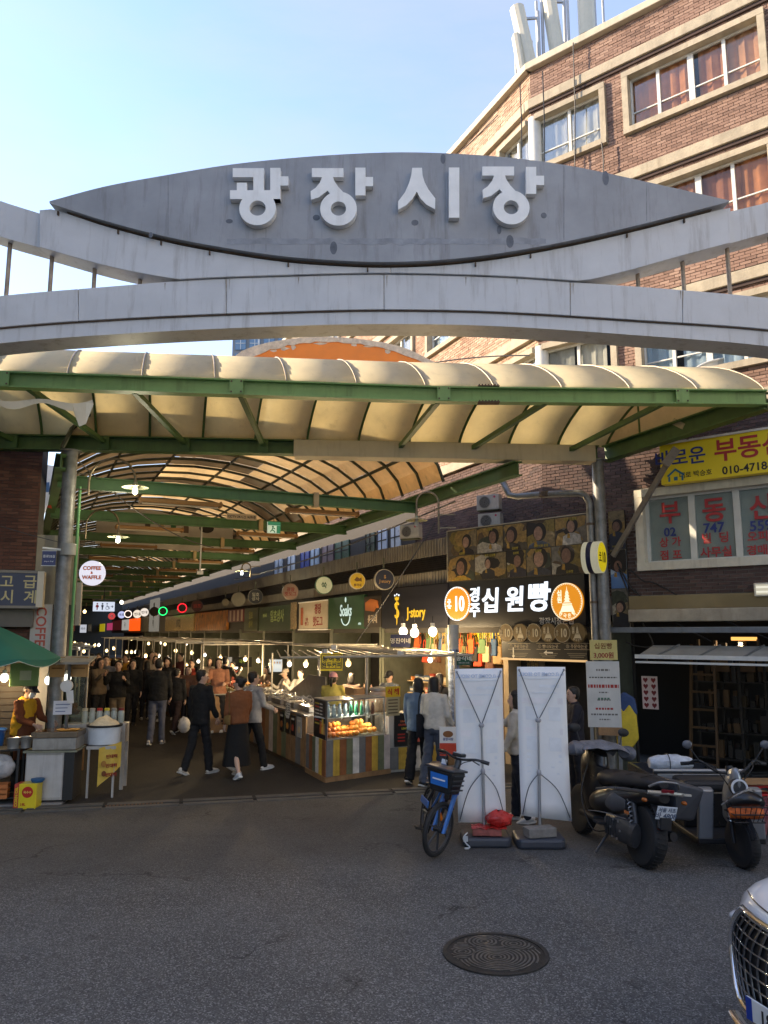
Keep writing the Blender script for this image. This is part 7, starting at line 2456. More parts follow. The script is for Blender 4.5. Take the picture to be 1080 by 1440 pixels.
# steering group: fork, head, handlebar, basket
for y in (-0.065,0.065):
 MB(SX).hexa([(BF - 0.03,y - 0.014,WR - 0.03),(BF + 0.02,y - 0.014,WR - 0.03),(BF + 0.02,y + 0.014,WR - 0.03),(BF - 0.03,y + 0.014,WR - 0.03)],
    [(0.36,y - 0.016,0.68),(0.43,y - 0.016,0.68),(0.43,y + 0.016,0.68),(0.36,y + 0.016,0.68)]).build('fork_blade',BLUP,bike,bev=0.008)
MB(SX).box(0.34,0.44,-0.085,0.085,0.66,0.72).build('fork_crown',BLUP,bike,bev=0.012)
MB(SX).tube([(0.41,0,0.66),(0.33,0,1.02)],0.036,12).build('head_tube',GRYP,bike,60)
hbp = bez([(0.24,-0.31,1.06),(0.30,-0.2,1.07),(0.35,-0.05,1.04),(0.35,0.05,1.04),(0.30,0.2,1.07),(0.24,0.31,1.06)],25)
hb_ = MB(SX).tube(hbp,0.014,8).build('handlebar',BLKP,bike,60)
for sgn in (-1,1):
 MB(SX).tube([(0.265,sgn * 0.2 + sgn * 0.04,1.067),(0.235,sgn * 0.33,1.06)],0.021,10).build('grip',BLKP,hb_,60)
 MB(SX).tube([(0.33,sgn * 0.17,1.055),(0.34,sgn * 0.27,1.03)],0.007,6).build('brake_lever',BLKP,hb_,60)
 MB(SX).tube(bez([(0.33,sgn * 0.16,1.05),(0.44,sgn * 0.1,1.0),(0.42,sgn * 0.03,0.85)],12),0.005,5).build('brake_cable',CABLE,hb_,60)
MB(SX).box(0.28,0.40,-0.06,0.06,1.06,1.10).build('display',BLKP,hb_,bev=0.012)
MB(SX).box(0.29,0.39,-0.05,0.05,1.101,1.104).build('display_glass',M('display_white',(0.5,0.52,0.55),0.2,var=0),hb_)
tg = MB(SX).box(0.405,0.409,-0.17,-0.10,0.86,1.0).build('number_tag',MC('#d8dce4'),bike)
MB(SX).box(0.4095,0.411,-0.165,-0.105,0.93,0.95).build('tag_print',MC('#3a5a9a'),tg)
bk = bpy.data.objects.new('basket',None)
COL.objects.link(bk)
bk.parent = bike
bz0,bz1,bx0 = 0.68,0.92,0.43
MB(SX).hexa([(bx0,-0.13,bz0),(bx0 + 0.2,-0.13,bz0),(bx0 + 0.2,0.13,bz0),(bx0,0.13,bz0)],[(bx0 - 0.01,-0.17,bz1),(bx0 + 0.28,-0.17,bz1),(bx0 + 0.28,0.17,bz1),(bx0 - 0.01,0.17,bz1)]).build('tub',BLKP,bk,bev=0.02)
MB(SX).box(bx0 - 0.02,bx0 + 0.295,-0.185,0.185,bz1 + 0.002,bz1 + 0.025).build('rim',GRYP,bk,bev=0.008)
for z in (0.73,0.78,0.83,0.88):
 for sgn in (-1,1):
  MB(SX).box(bx0 + 0.01,bx0 + 0.24,sgn * 0.168 - 0.006,sgn * 0.168 + 0.006,z,z + 0.015).build('rib',GRYP,bk)
pl_ = MB(SX).add([(bx0 + 0.232,-0.11,bz0 + 0.07),(bx0 + 0.232,0.11,bz0 + 0.07),(bx0 + 0.275,0.11,bz0 + 0.2),(bx0 + 0.275,-0.11,bz0 + 0.2)],[(0,1,2,3)]).build('blue_plate',M('plate_bright_blue',(0.03,0.2,0.68),0.4,var=0),bk)
MB(SX).box(bx0 + 0.2585,bx0 + 0.2605,-0.08,0.08,bz0 + 0.13,bz0 + 0.145).build('plate_lettering',WHITE,bk)
MB(SX).box(0.40,0.46,-0.03,0.03,0.60,0.66).build('lamp',BLKP,bike,bev=0.01)
MB(SX).beam((BF - 0.1,-0.075,0.43),(BF - 0.16,-0.075,0.36),0.02,0.035).build('reflector',MC('#d8741c',0.3,emit=0.1),bike)

# ================================================================ white car at the right edge
WHT = M('car_white',(0.84,0.83,0.81),0.2,var=0.02,coat=0.6)
CHR = M('chrome',(0.75,0.76,0.78),0.08,0.95,var=0)
car = thing('white_car','white car nose with chrome edged grille entering at the lower right','car',(2.02,4.2,0),math.atan2(-0.26,-0.965))
def gx(y,z):
 """front skin of the nose"""
 return 0.02 - 0.42 * (abs(y) / 0.9) ** 2.2 - 0.10 * max(0,(z - 0.62) / 0.3) ** 2
# hull from cross sections along its length; x forward, nose at 0
sec = []
HW = 0.93
def hull(x,hood_z,roof_z,hw,low):
 pts = []
 for k in range(25):
  t = -1 + 2 * k / 24
  y = hw * t
  pts.append((y,hood_z - 0.05 * abs(t) ** 3 + 0.0))
 return pts
m = MB()
NS,NU = 30,33
prof_top = fcurve([(-4.75,0.95),(-4.5,1.05),(-3.9,1.16),(-3.0,1.50),(-2.2,1.54),(-1.6,1.42),(-1.0,1.10),(-0.5,1.03),(-0.15,0.93),(0.0,0.86)])
prof_w = fcurve([(-4.75,0.78),(-4.3,0.9),(-3.0,0.94),(-1.0,0.94),(-0.5,0.88),(-0.25,0.84),(0.0,0.74)])
vs = []
xs_ = [-4.75 + 4.75 * (i / NS) ** 0.8 for i in range(NS + 1)]
for x in xs_:
 zt_,hw = prof_top(x),prof_w(x)
 roofw = max(0.0,(zt_ - 1.1) / 0.45)
 for j in range(NU):
  a = PI * j / (NU - 1)
  cy = cos(a)
  sy = sin(a)
  n_ = 0.42
  y = -hw * (abs(cy) ** n_) * (1 if cy > 0 else -1) * (1 - 0.22 * roofw * max(0,sy - 0.3))
  zl = 0.22
  z = zl + (zt_ - zl) * (sy ** 0.55)
  if x > -0.9:
   x2 = min(x,gx(y,z) - 0.03)
  else:
   x2 = x
  vs.append((x2,y,z))
m.add(vs,[(i * NU + j,i * NU + j + 1,(i + 1) * NU + j + 1,(i + 1) * NU + j) for i in range(NS) for j in range(NU - 1)] + [tuple(range(NS * NU,(NS + 1) * NU)),tuple(reversed(range(NU)))])
m.build('body',WHT,car,50)
def gw(z):
 t = (z - 0.40) / (0.86 - 0.40)
 return 0.30 + 0.34 * sin(PI * (0.18 + 0.62 * t)) if 0 <= t <= 1 else 0.3
zs = linspace(0.40,0.86,13)
m = MB()
vs,fs = [],[]
for z in zs:
 for k in range(17):
  y = gw(z) * (-1 + 2 * k / 16)
  vs.append((gx(y,z) - 0.005,y,z))
fs = [(i * 17 + k,i * 17 + k + 1,(i + 1) * 17 + k + 1,(i + 1) * 17 + k) for i in range(12) for k in range(16)]
gr = m.add(vs,fs).build('grille',M('grille_black',(0.015,0.015,0.017),0.4,var=0),car)
edge = [(gx(gw(z),z) + 0.012,gw(z),z) for z in zs] + [(gx(y,0.86) + 0.012,y,0.865) for y in linspace(gw(0.86),-gw(0.86),12)[1:-1]] + [(gx(gw(z),z) + 0.012,-gw(z),z) for z in zs[::-1]] + [(gx(y,0.40) + 0.012,y,0.395) for y in linspace(-gw(0.4),gw(0.4),12)[1:-1]]
MB().tube(edge,0.020,8,closed=True).build('chrome_frame',CHR,car,60)
GB = M('grille_bar',(0.16,0.165,0.175),0.25,0.8,var=0)
for z in linspace(0.43,0.83,8):
 MB().tube([(gx(y,z) + 0.008,y,z + 0.012 * cos(y * 5)) for y in linspace(-gw(z) + 0.01,gw(z) - 0.01,15)],0.0055,6).build('grille_bar',CHR,gr,60)
for k in range(17):
 f = -1 + 2 * (k + 0.5) / 17
 MB().tube([(gx(f * gw(z),z) + 0.004,f * gw(z),z) for z in zs],(0.009),6).build('grille_rib',GB,gr,60)
MB().tube([(gx(y,0.90) + 0.015 - 0.05,y,0.905) for y in linspace(-0.62,0.62,19)],[(0.006,0.004)] * 19,6).build('bonnet_gap',BLACK,car)
pm_ = Matrix.Translation((gx(0,0.47) + 0.03,0,0.47))
npl = MB(pm_).box(0,0.012,-0.26,0.26,-0.055,0.055).build('number_plate',WHITE,car,bev=0.004)
MB(pm_).box(0.0125,0.0135,-0.26,-0.215,-0.055,0.055).build('blue_band',MC('#1c3c9a'),npl)
tx = text('180호',0.095,BLACK,npl,0,0,0,bold=0.015,ext=0.001)
tx.matrix_local = pm_ @ Matrix.Translation((0.014,-0.04,0)) @ Matrix.Rotation(PI / 2,4,'Z')
MB().tube([(gx(y,0.34) + 0.05,y,0.33) for y in linspace(-0.5,0.5,19)],[(0.03,0.012)] * 19,8).build('bumper_strip',CHR,car,60)
for sgn in (-1,1):
 MB().ell((-0.36,sgn * 0.76,0.72),0.1,0.06,0.035,12,8).build('headlight',M('headlamp',(0.5,0.52,0.55),0.1,var=0,spec=0.8),car,60)
 for x in (-0.95,-3.75):
  w_ = MB(Matrix.Translation((x,sgn * 0.86,0.34)) @ Matrix.Rotation(PI / 2,4,'X')).lathe([(0.2,-0.11),(0.34,-0.1),(0.345,0),(0.34,0.1),(0.2,0.11)],28).build('wheel',TYRE,car,40)
  MB(Matrix.Translation((x,sgn * 0.89,0.34)) @ Matrix.Rotation(PI / 2,4,'X')).lathe([(0.05,-0.1),(0.22,-0.09),(0.22,0.09),(0.05,0.1)],20).build('rim',ALU,w_,40)
 MB().box(-2.9,-1.75,sgn * 0.80 - 0.01,sgn * 0.80 + 0.01,1.08,1.38).build('side_window',BLACK,car)
MB().add([(-1.08,-0.7,1.13),(-1.08,0.7,1.13),(-1.75,0.62,1.47),(-1.75,-0.62,1.47)],[(0,1,2,3)]).build('windscreen',M('windscreen_dark',(0.02,0.025,0.03),0.05,var=0,spec=0.9),car,loc=(0.03,0,0.03))

# ================================================================ black scooter parked nose-in
def bez_r(pts,rs,n=16):
 """smooth path with smoothly varying elliptical radii"""
 p = bez(pts,n)
 k = len(p)
 out = []
 for i in range(k):
  t = i / (k - 1) * (len(rs) - 1)
  a = min(int(t),len(rs) - 2)
  f = t - a
  out.append((rs[a][0] * (1 - f) + rs[a + 1][0] * f,rs[a][1] * (1 - f) + rs[a + 1][1] * f))
 return p,out
BLKG = M('scooter_black',(0.010,0.010,0.011),0.3,var=0.1,coat=0.15)
BLKM = M('scooter_matt',(0.014,0.014,0.016),0.55,var=0.2)
ENG = M('engine_grey',(0.07,0.07,0.073),0.45,0.5,var=0.3,dirt=0.4)
g = G(906,1219)
HS = math.atan2(1.35,-0.30)
sc_ = thing('scooter','black scooter seen from behind with a white number plate beside the price board','scooter',(g.x,g.y,0),HS)
LN = Matrix.Rotation(rad(7),4,'X')
def fatwheel(xf,c,r,w,parent):
 prof = [(r * 0.62,-w * 0.42),(r * 0.78,-w * 0.5),(r * 0.93,-w * 0.44),(r,-w * 0.15),(r,w * 0.15),(r * 0.93,w * 0.44),(r * 0.78,w * 0.5),(r * 0.62,w * 0.42)]
 X = xf @ Matrix.Translation(c) @ Matrix.Rotation(PI / 2,4,'X')
 wh = MB(X).lathe(prof,36).build('wheel',TYRE,parent,40)
 MB(X).lathe([(0.04,-w * 0.3),(r * 0.62,-w * 0.36),(r * 0.63,w * 0.36),(0.04,w * 0.3)],24).build('rim',ENG,wh,40)
 m = MB(X)
 for k in range(40):
  t = 2 * PI * k / 40
  m.cbox(0,0,0,0.001,0.001,0.001) if False else m.beam((r * 1.0 * cos(t),r * 1.0 * sin(t),-w * 0.3),(r * 1.0 * cos(t + 0.06),r * 1.0 * sin(t + 0.06),w * 0.3),0.012,0.008)
 m.build('tread',TYRE,wh)
 return wh
fatwheel(LN,(0,0,0.31),0.31,0.17,sc_)
fatwheel(LN,(1.42,0,0.29),0.29,0.13,sc_)
p,r = bez_r([(-0.28,0,0.86),(-0.05,0,0.84),(0.35,0,0.80),(0.75,0,0.76),(0.95,0,0.72)],[(0.05,0.03),(0.15,0.085),(0.19,0.1),(0.17,0.1),(0.1,0.08)])
MB(LN).tube(p,r,16).build('seat',BLKM,sc_,50)
p,r = bez_r([(-0.30,0,0.74),(0.0,0,0.70),(0.4,0,0.62),(0.8,0,0.5),(1.0,0,0.45)],[(0.06,0.05),(0.17,0.1),(0.21,0.16),(0.19,0.16),(0.15,0.12)])
MB(LN).tube(p,r,16).build('body_fairing',BLKG,sc_,50)
p,r = bez_r([(1.08,0,0.35),(1.16,0,0.6),(1.2,0,0.85),(1.15,0,1.02)],[(0.16,0.09),(0.26,0.12),(0.28,0.12),(0.18,0.09)])
MB(LN).tube(p,r,16).build('front_fairing',BLKG,sc_,50)
MB(LN).hexa([(0.8,-0.17,0.26),(1.2,-0.17,0.26),(1.2,0.17,0.26),(0.8,0.17,0.26)],[(0.8,-0.18,0.32),(1.2,-0.18,0.32),(1.2,0.18,0.32),(0.8,0.18,0.32)]).build('footboard',BLKM,sc_,bev=0.02)
p,r = bez_r([(-0.05,0.14,0.30),(0.2,0.15,0.32),(0.5,0.14,0.32)],[(0.06,0.12),(0.08,0.14),(0.08,0.11)],12)
MB(LN).tube(p,r,14).build('engine_case',ENG,sc_,50)
for k in range(5):
 MB(LN).box(0.22 + 0.05 * k,0.235 + 0.05 * k,0.2,0.235,0.22,0.4).build('cooling_fin',ENG,sc_)
p,r = bez_r([(0.4,-0.14,0.26),(0.1,-0.17,0.3),(-0.22,-0.18,0.36)],[(0.04,0.04),(0.07,0.07),(0.045,0.045)],12)
MB(LN).tube(p,r,14).build('exhaust',BLKM,sc_,50)
MB(LN).tube(bez([(0.22,0,0.66),(-0.08,0,0.68),(-0.28,0,0.56),(-0.34,0,0.46)],14),[(0.07,0.015)] * 13,8).build('rear_mudguard',BLKM,sc_,60)
for y in (-0.12,0.12):
 MB(LN).tube([(-0.02,y,0.34),(0.1,y,0.66)],0.03,10).build('shock_absorber',ENG,sc_,60)
PX = LN @ Matrix.Translation((-0.345,0.0,0.60)) @ Matrix.Rotation(-0.3,4,'Y')
npl = MB(PX).box(-0.004,0.004,-0.11,0.11,-0.065,0.075).build('number_plate',M('plate_white',(0.66,0.7,0.74),0.4,var=0.03),sc_,bev=0.003)
for k,(t,z,s_) in enumerate((('서울 서초',0.04,0.05),('바 4808',-0.02,0.075))):
 tx = text(t,s_,M('plate_ink',(0.10,0.13,0.2),0.5,var=0),npl,0,0,0,bold=0.015,ext=0.001)
 tx.matrix_local = PX @ Matrix.Translation((-0.006,0,z)) @ Matrix.Rotation(-PI / 2,4,'Z')
MB(LN).box(-0.36,-0.28,-0.06,0.06,0.44,0.56).build('plate_bracket',BLKM,sc_,bev=0.008)
MB(PX).box(-0.012,0.006,-0.055,0.055,-0.17,-0.125).build('red_reflector',MC('#d03024',0.25,emit=0.12),sc_,bev=0.008)
MB(LN).tube([(-0.31,-0.2,0.79),(-0.35,0,0.80),(-0.31,0.2,0.79)],[(0.012,0.02)] * 3,8).build('tail_bar',M('tail_chrome',(0.4,0.38,0.34),0.3,0.5,var=0.1),sc_)
MB(LN).box(-0.36,-0.34,-0.07,0.07,0.80,0.835).build('tail_light',MC('#6a1420',0.2),sc_,bev=0.006)
MB(LN).box(-0.34,-0.3,-0.28,-0.2,0.785,0.805).build('indicator',MC('#b8b4a8',0.3),sc_)
hb2 = MB(LN).tube(bez([(1.0,-0.36,1.02),(1.1,-0.2,1.04),(1.14,0,1.0),(1.1,0.2,1.04),(1.0,0.36,1.02)],16),0.014,8).build('handlebar',BLKM,sc_,60)
for sgn in (-1,1):
 p,r = bez_r([(1.0,sgn * 0.26,1.03),(1.06,sgn * 0.34,1.02),(1.08,sgn * 0.42,0.98)],[(0.07,0.06),(0.12,0.09),(0.05,0.05)],8)
 MB(LN).tube(p,r,12).build('hand_cover',M('cover_grey',(0.12,0.125,0.15),0.45,var=0.3,bump=0.3),hb2,50)
 MB(LN).tube([(1.1,sgn * 0.24,1.04),(1.15,sgn * 0.3,1.22)],0.008,6).build('mirror_stalk',BLKM,hb2)
 MB(LN).ell((1.15,sgn * 0.32,1.25),0.02,0.075,0.05,12,8).build('mirror',BLKM,hb2,50)
m = MB(LN)
vs = []
for i in range(9):
 for j in range(11):
  y = -0.3 + 0.6 * j / 10
  x = 0.92 + 0.4 * i / 8
  vs.append((x,y,1.06 + 0.08 * sin(i * 0.5) - 0.5 * y * y + 0.03 * noise.noise(Vec((x * 7,y * 7,1)))))
m.add(vs,[(i * 11 + j,i * 11 + j + 1,(i + 1) * 11 + j + 1,(i + 1) * 11 + j) for i in range(8) for j in range(10)])
m.build('rain_cover',M('cover_film',(0.16,0.165,0.19),0.3,var=0.4,scale=9,bump=0.5),sc_,30)
MB(LN).hexa([(-0.18,-0.44,0.52),(0.36,-0.44,0.52),(0.36,-0.2,0.52),(-0.18,-0.2,0.52)],[(-0.25,-0.5,0.86),(0.30,-0.5,0.86),(0.36,-0.2,0.90),(-0.2,-0.2,0.90)]).build('pannier_box',M('pannier_grey',(0.055,0.058,0.066),0.5,var=0.12),sc_,bev=0.03)
MB(LN).tube([(0.5,0.1,0.3),(0.45,0.32,0.0)],0.014,8).build('side_stand',ENG,sc_)
p,r = bez_r([(0.15,0.16,0.58),(0.35,0.2,0.56),(0.55,0.17,0.52)],[(0.02,0.05),(0.03,0.1),(0.02,0.05)],10)
MB(LN).tube(p,r,12).build('side_cover',M('side_cover_grey',(0.06,0.062,0.068),0.45,var=0.1),sc_,50)
for y in (-0.15,0.15):
 MB(LN).tube([(-0.01 + 0.10 * t / 40 + 0.0,y + 0.042 * cos(t * 0.95),0.38 + 0.24 * t / 40 + 0.0) if False else (0.0 + 0.09 * t / 40,y + 0.04 * cos(t * 0.95),0.38 + 0.26 * t / 40 + 0.04 * sin(t * 0.95) * 0.3) for t in range(41)],0.007,5).build('spring',M('spring_steel',(0.3,0.3,0.3),0.35,0.7,var=0.1),sc_,60)
 MB(LN).ell((-0.30,y * 1.5,0.71),0.035,0.03,0.022,10,6).build('indicator',MC('#a85a1c',0.25),sc_,60)
for k in range(6):
 a = 2 * PI * k / 6
 MB(LN).cbox(0.22 + 0.1 * cos(a),0.235,0.30 + 0.1 * sin(a),0.02,0.012,0.02).build('case_bolt',M('spring_steel',(0.3,0.3,0.3)),sc_)
MB(LN).tube(bez([(-0.28,-0.17,0.84),(-0.36,-0.1,0.9),(-0.38,0,0.91),(-0.36,0.1,0.9),(-0.28,0.17,0.84)],16),0.012,8).build('grab_rail',M('spring_steel',(0.3,0.3,0.3)),sc_,60)
MB(LN).tube(bez([(0.3,0.2,0.3),(0.7,0.24,0.2),(1.1,0.2,0.5),(1.16,0.1,0.9)],18),0.008,5).build('cable',CABLE,sc_,60)
MB(LN).tube(bez([(0.1,0.19,0.44),(0.5,0.22,0.42),(0.9,0.2,0.36)],14),0.006,5).build('trim_line',M('spring_steel',(0.3,0.3,0.3)),sc_,60)
MB(LN).tube(bez([(-0.2,0.15,0.78),(0.3,0.205,0.72),(0.8,0.18,0.62)],14),[(0.004,0.012)] * 15,6).build('panel_edge',M('panel_edge_grey',(0.09,0.09,0.095),0.3,0.3,var=0.1),sc_,60)
MB(LN).box(0.42,0.56,0.2,0.32,0.30,0.33).build('footpeg',BLKM,sc_,bev=0.006)
MB(LN).box(0.02,0.10,0.2,0.212,0.50,0.53).build('side_reflector',MC('#b8641c',0.2),sc_)
for k in range(4):
 MB(LN).tube([(-0.1 + 0.28 * k,-0.17,0.895 - 0.012 * k),(-0.1 + 0.28 * k,0.0,0.94 - 0.03 * k),(-0.1 + 0.28 * k,0.17,0.895 - 0.012 * k)],0.004,5).build('seat_seam',BLKG,sc_)

# ================================================================ grey cargo tricycle
g = G(1054,1226)
TG_ = M('trike_silver',(0.30,0.315,0.335),0.32,0.5,var=0.06)
trk = thing('cargo_tricycle','silver grey electric cargo tricycle with round headlamp and front basket at the right','tricycle',(g.x,g.y + 0.12,0),math.atan2(-1.0,-0.02))
fatwheel(Matrix.Identity(4) @ Matrix.Translation((0,0,0)) @ Matrix.Rotation(0.18,4,'Z'),(0,0,0.25),0.25,0.12,trk)
for y in (-0.085,0.085):
 MB().tube([(0.0,y,0.25),(-0.10,y,0.62)],0.02,10).build('fork_leg',BLKM,trk,60)
 MB().tube([(-0.055,y,0.45),(-0.085,y,0.56)],0.026,10).build('fork_sleeve',CHR,trk,60)
fd = [(0.30 * cos(t),0,0.25 + 0.285 * sin(t)) for t in linspace(0.35,2.6,16)]
MB().tube(fd,[(0.085,0.012)] * 16,10).build('mudguard',M('trike_dark',(0.055,0.058,0.066),0.25,0.3,var=0.08),trk,60)
MB().tube([(-0.10,0,0.6),(-0.22,0,0.98)],0.04,12).build('steering_column',BLKM,trk,60)
hbt = MB().tube(bez([(-0.34,-0.40,0.98),(-0.27,-0.3,1.03),(-0.2,-0.12,0.92),(-0.2,0.12,0.92),(-0.27,0.3,1.03),(-0.34,0.40,0.98)],25),0.014,8).build('handlebar',BLKM,trk,60)
for sgn in (-1,1):
 MB().tube([(-0.31,sgn * 0.33,1.0),(-0.38,sgn * 0.46,0.98)],0.02,10).build('grip',BLKM,hbt,60)
 MB().tube([(-0.26,sgn * 0.3,1.03),(-0.26,sgn * 0.40,1.17)],0.007,6).build('mirror_stalk',BLKM,hbt)
 MB().ell((-0.26,sgn * 0.42,1.2),0.02,0.055,0.045,12,8).build('mirror',M('mirror_back',(0.1,0.105,0.12),0.3,var=0.05),hbt,50)
 MB().tube(bez([(-0.26,sgn * 0.26,1.02),(-0.1,sgn * 0.2,0.98),(-0.12,sgn * 0.06,0.8)],12),0.006,5).build('cable',CABLE,hbt)
hl = MB(Matrix.Translation((-0.02,0,0.80)) @ Matrix.Rotation(PI / 2,4,'Y')).lathe([(0.05,-0.08),(0.085,-0.04),(0.095,0.02),(0.09,0.03)],24).build('headlamp',BLKM,trk,40)
MB(Matrix.Translation((0.012,0,0.80)) @ Matrix.Rotation(PI / 2,4,'Z')).ring(0,0,0.088,0.068,-0.012,0.0,n=28).build('lamp_ring',M('lamp_ring_white',(0.7,0.72,0.75),0.2,var=0),hl)
MB(Matrix.Translation((0.012,0,0.80)) @ Matrix.Rotation(PI / 2,4,'Z')).disc(0,0,0.066,0.066,-0.004,0.002,n=24).build('lamp_glass',M('lamp_glass_dark',(0.05,0.055,0.06),0.08,var=0,spec=0.9),hl)
bkt = bpy.data.objects.new('front_basket',None)
COL.objects.link(bkt)
bkt.parent = trk
for z,s_ in ((0.50,0.8),(0.58,0.9),(0.66,1.0)):
 w_,d_ = 0.19 * s_,0.26
 MB().tube([(0.02,-w_,z),(0.02 + d_ * s_,-w_,z),(0.02 + d_ * s_,w_,z),(0.02,w_,z)],0.007,6,closed=True).build('basket_wire',BLKM,bkt)
for k in range(7):
 y = -0.15 + 0.05 * k
 MB().tube([(0.2,y * 0.85,0.5),(0.28,y * 1.1,0.66)],0.004,5).build('basket_wire',BLKM,bkt)
ob_ = thing('orange_bundle','orange and black bundle tied into the basket of the cargo tricycle','bundle',trk.matrix_world @ Vec((0,0,0)),0)
trm = Matrix.Translation(trk.location) @ Matrix.Rotation(trk.rotation_euler[2],4,'Z')
ob_.location = trm @ Vec((0.13,0,0.52))
ob_.rotation_euler = (0,0,trk.rotation_euler[2])
ORB = M('orange_sheet',(0.62,0.13,0.02),0.6,var=0.5,scale=12,bump=0.5)
p,r = bez_r([(0,-0.17,0.05),(0.02,-0.05,0.07),(0.0,0.08,0.06),(0,0.17,0.05)],[(0.05,0.05),(0.1,0.07),(0.1,0.07),(0.05,0.05)],12)
MB().tube(p,r,12).build('orange_sheet',ORB,ob_,40)
p,r = bez_r([(0,-0.16,0.15),(0.02,-0.02,0.2),(0.0,0.1,0.18),(0,0.18,0.13)],[(0.05,0.05),(0.11,0.08),(0.11,0.07),(0.04,0.04)],12)
MB().tube(p,r,12).build('black_sheet',BLKG,ob_,40)
MB().tube(bez([(-0.05,-0.22,0.12),(0.06,-0.1,0.24),(0.02,0.05,0.29),(-0.04,0.12,0.26)],16),0.012,6).build('chain',M('chain_grey',(0.3,0.28,0.26),0.4,0.5,var=0.4,scale=60),ob_)
# leg shield, footboard, battery box, seat, cargo bed
MB().hexa([(-0.32,-0.36,0.22),(-0.24,-0.36,0.22),(-0.24,-0.2,0.22),(-0.32,-0.2,0.22)],[(-0.30,-0.33,0.76),(-0.2,-0.33,0.74),(-0.2,-0.18,0.74),(-0.30,-0.18,0.76)]).build('leg_shield',TG_,trk,bev=0.02)
MB().hexa([(-0.32,0.2,0.22),(-0.24,0.2,0.22),(-0.24,0.36,0.22),(-0.32,0.36,0.22)],[(-0.30,0.18,0.76),(-0.2,0.18,0.74),(-0.2,0.33,0.74),(-0.30,0.33,0.76)]).build('leg_shield',TG_,trk,bev=0.02)
p,r = bez_r([(-0.3,0,0.42),(-0.22,0,0.65),(-0.12,0,0.86),(-0.14,0,0.95)],[(0.12,0.05),(0.16,0.07),(0.15,0.06),(0.1,0.04)],12)
MB().tube(p,r,14).build('front_cowl',TG_,trk,50)
MB().box(-1.05,-0.25,-0.36,0.36,0.17,0.23).build('footboard',BLKM,trk,bev=0.015)
MB().box(-1.1,-0.72,-0.34,0.34,0.23,0.62).build('battery_box',BLKG,trk,bev=0.02)
MB().box(-1.12,-0.7,-0.33,0.33,0.62,0.74).build('seat',BLKM,trk,bev=0.04)
MB().box(-0.719,-0.712,-0.28,-0.12,0.48,0.56).build('warning_label',MC('#a8a4a0'),trk)
MB().box(-0.711,-0.708,-0.2,-0.14,0.49,0.55).build('label_red_print',MC('#8a2420'),trk)
bed = MB().box(-2.25,-1.15,-0.52,0.52,0.42,0.46).box(-1.19,-1.15,-0.52,0.52,0.46,0.76).box(-2.25,-2.21,-0.52,0.52,0.46,0.7).box(-2.21,-1.19,0.48,0.52,0.46,0.7).box(-2.21,-1.19,-0.52,-0.48,0.46,0.7).build('cargo_bed',M('trike_dark',(0.055,0.058,0.066)),trk)
MB().tube([(-1.13,-0.53,0.78),(-1.13,0.53,0.78)],0.022,8).build('bed_rail',TG_,bed,60)
MB().box(-1.148,-1.142,-0.48,0.48,0.58,0.74).build('bed_panel',M('panel_silver',(0.42,0.44,0.46),0.3,0.5,var=0.05),bed,bev=0.004)
for y in (-0.5,0.5):
 fatwheel(Matrix.Identity(4),(-1.75,y * 1.05,0.25),0.25,0.12,trk)
# rolled white sheet lying on the bed
rs = thing('rolled_sheet','crumpled white plastic bundle lying on the bed of the cargo tricycle','bundle',trm @ Vec((-1.38,-0.22,0.72)),trk.rotation_euler[2])
vs = []
nu,nv = 18,16
for i in range(nv + 1):
 t = i / nv
 for j in range(nu):
  a = 2 * PI * j / nu
  k = (sin(PI * (0.06 + 0.88 * t)) ** 0.35) * (1 + 0.18 * noise.noise(Vec((cos(a) * 2,sin(a) * 2,t * 7))))
  vs.append((0.11 * k * cos(a),-0.28 + 0.52 * t,0.11 + 0.1 * k * sin(a)))
MB().add(vs,[(i * nu + j,i * nu + (j + 1) % nu,(i + 1) * nu + (j + 1) % nu,(i + 1) * nu + j) for i in range(nv) for j in range(nu)] + [tuple(range(nu)),tuple(range(nv * nu,(nv + 1) * nu))]).build('bundle',M('white_film',(0.52,0.56,0.62),0.35,var=0.25,scale=10,bump=0.6,bscale=18),rs,35)
MB().tube([(0.12 * cos(t),-0.06,0.11 + 0.112 * sin(t)) for t in linspace(0,2 * PI,17)[:-1]],0.006,5,closed=True).build('cord',CABLE,rs)

# ================================================================ fried-food cart under the green parasol (left)
c0 = G(34,1133)
CR = 0.13
cart = thing('snack_cart','steel fried snack cart with griddle and yellow menu cloth under the green parasol','cart',c0,CR)
STEELP = M('cart_steel',(0.42,0.40,0.38),0.4,0.35,var=0.15,dirt=0.4)
MB().box(-0.75,0.52,-0.08,0.5,0.0,0.035).build('base_plate',M('base_board',(0.26,0.24,0.22),0.7,var=0.2),cart,bev=0.006)
MB().box(-0.02,0.50,0.0,0.46,0.06,0.72).build('cabinet',STEELP,cart,bev=0.01)
MB().box(0.0,0.48,-0.008,0.0,0.1,0.68).build('cabinet_door',M('cart_panel_white',(0.50,0.485,0.47),0.35,0.2,var=0.08,dirt=0.35),cart)
MB().box(-0.05,0.68,-0.05,0.5,0.72,0.745).build('counter',M('counter_olive',(0.24,0.24,0.17),0.5,0.2,var=0.2),cart)
MB().box(0.06,0.66,-0.03,0.44,0.75,0.92).build('griddle_body',M('griddle_steel',(0.32,0.30,0.27),0.45,0.4,var=0.25,dirt=0.6),cart,bev=0.012)
MB().box(0.04,0.68,-0.05,0.46,0.92,1.0).build('griddle_tray',M('griddle_oily',(0.16,0.12,0.08),0.35,0.4,var=0.3,dirt=0.6),cart,bev=0.01)
MB().box(0.08,0.64,-0.01,0.42,1.001,1.006).build('oil_surface',M('oil',(0.09,0.055,0.02),0.08,var=0.1),cart)
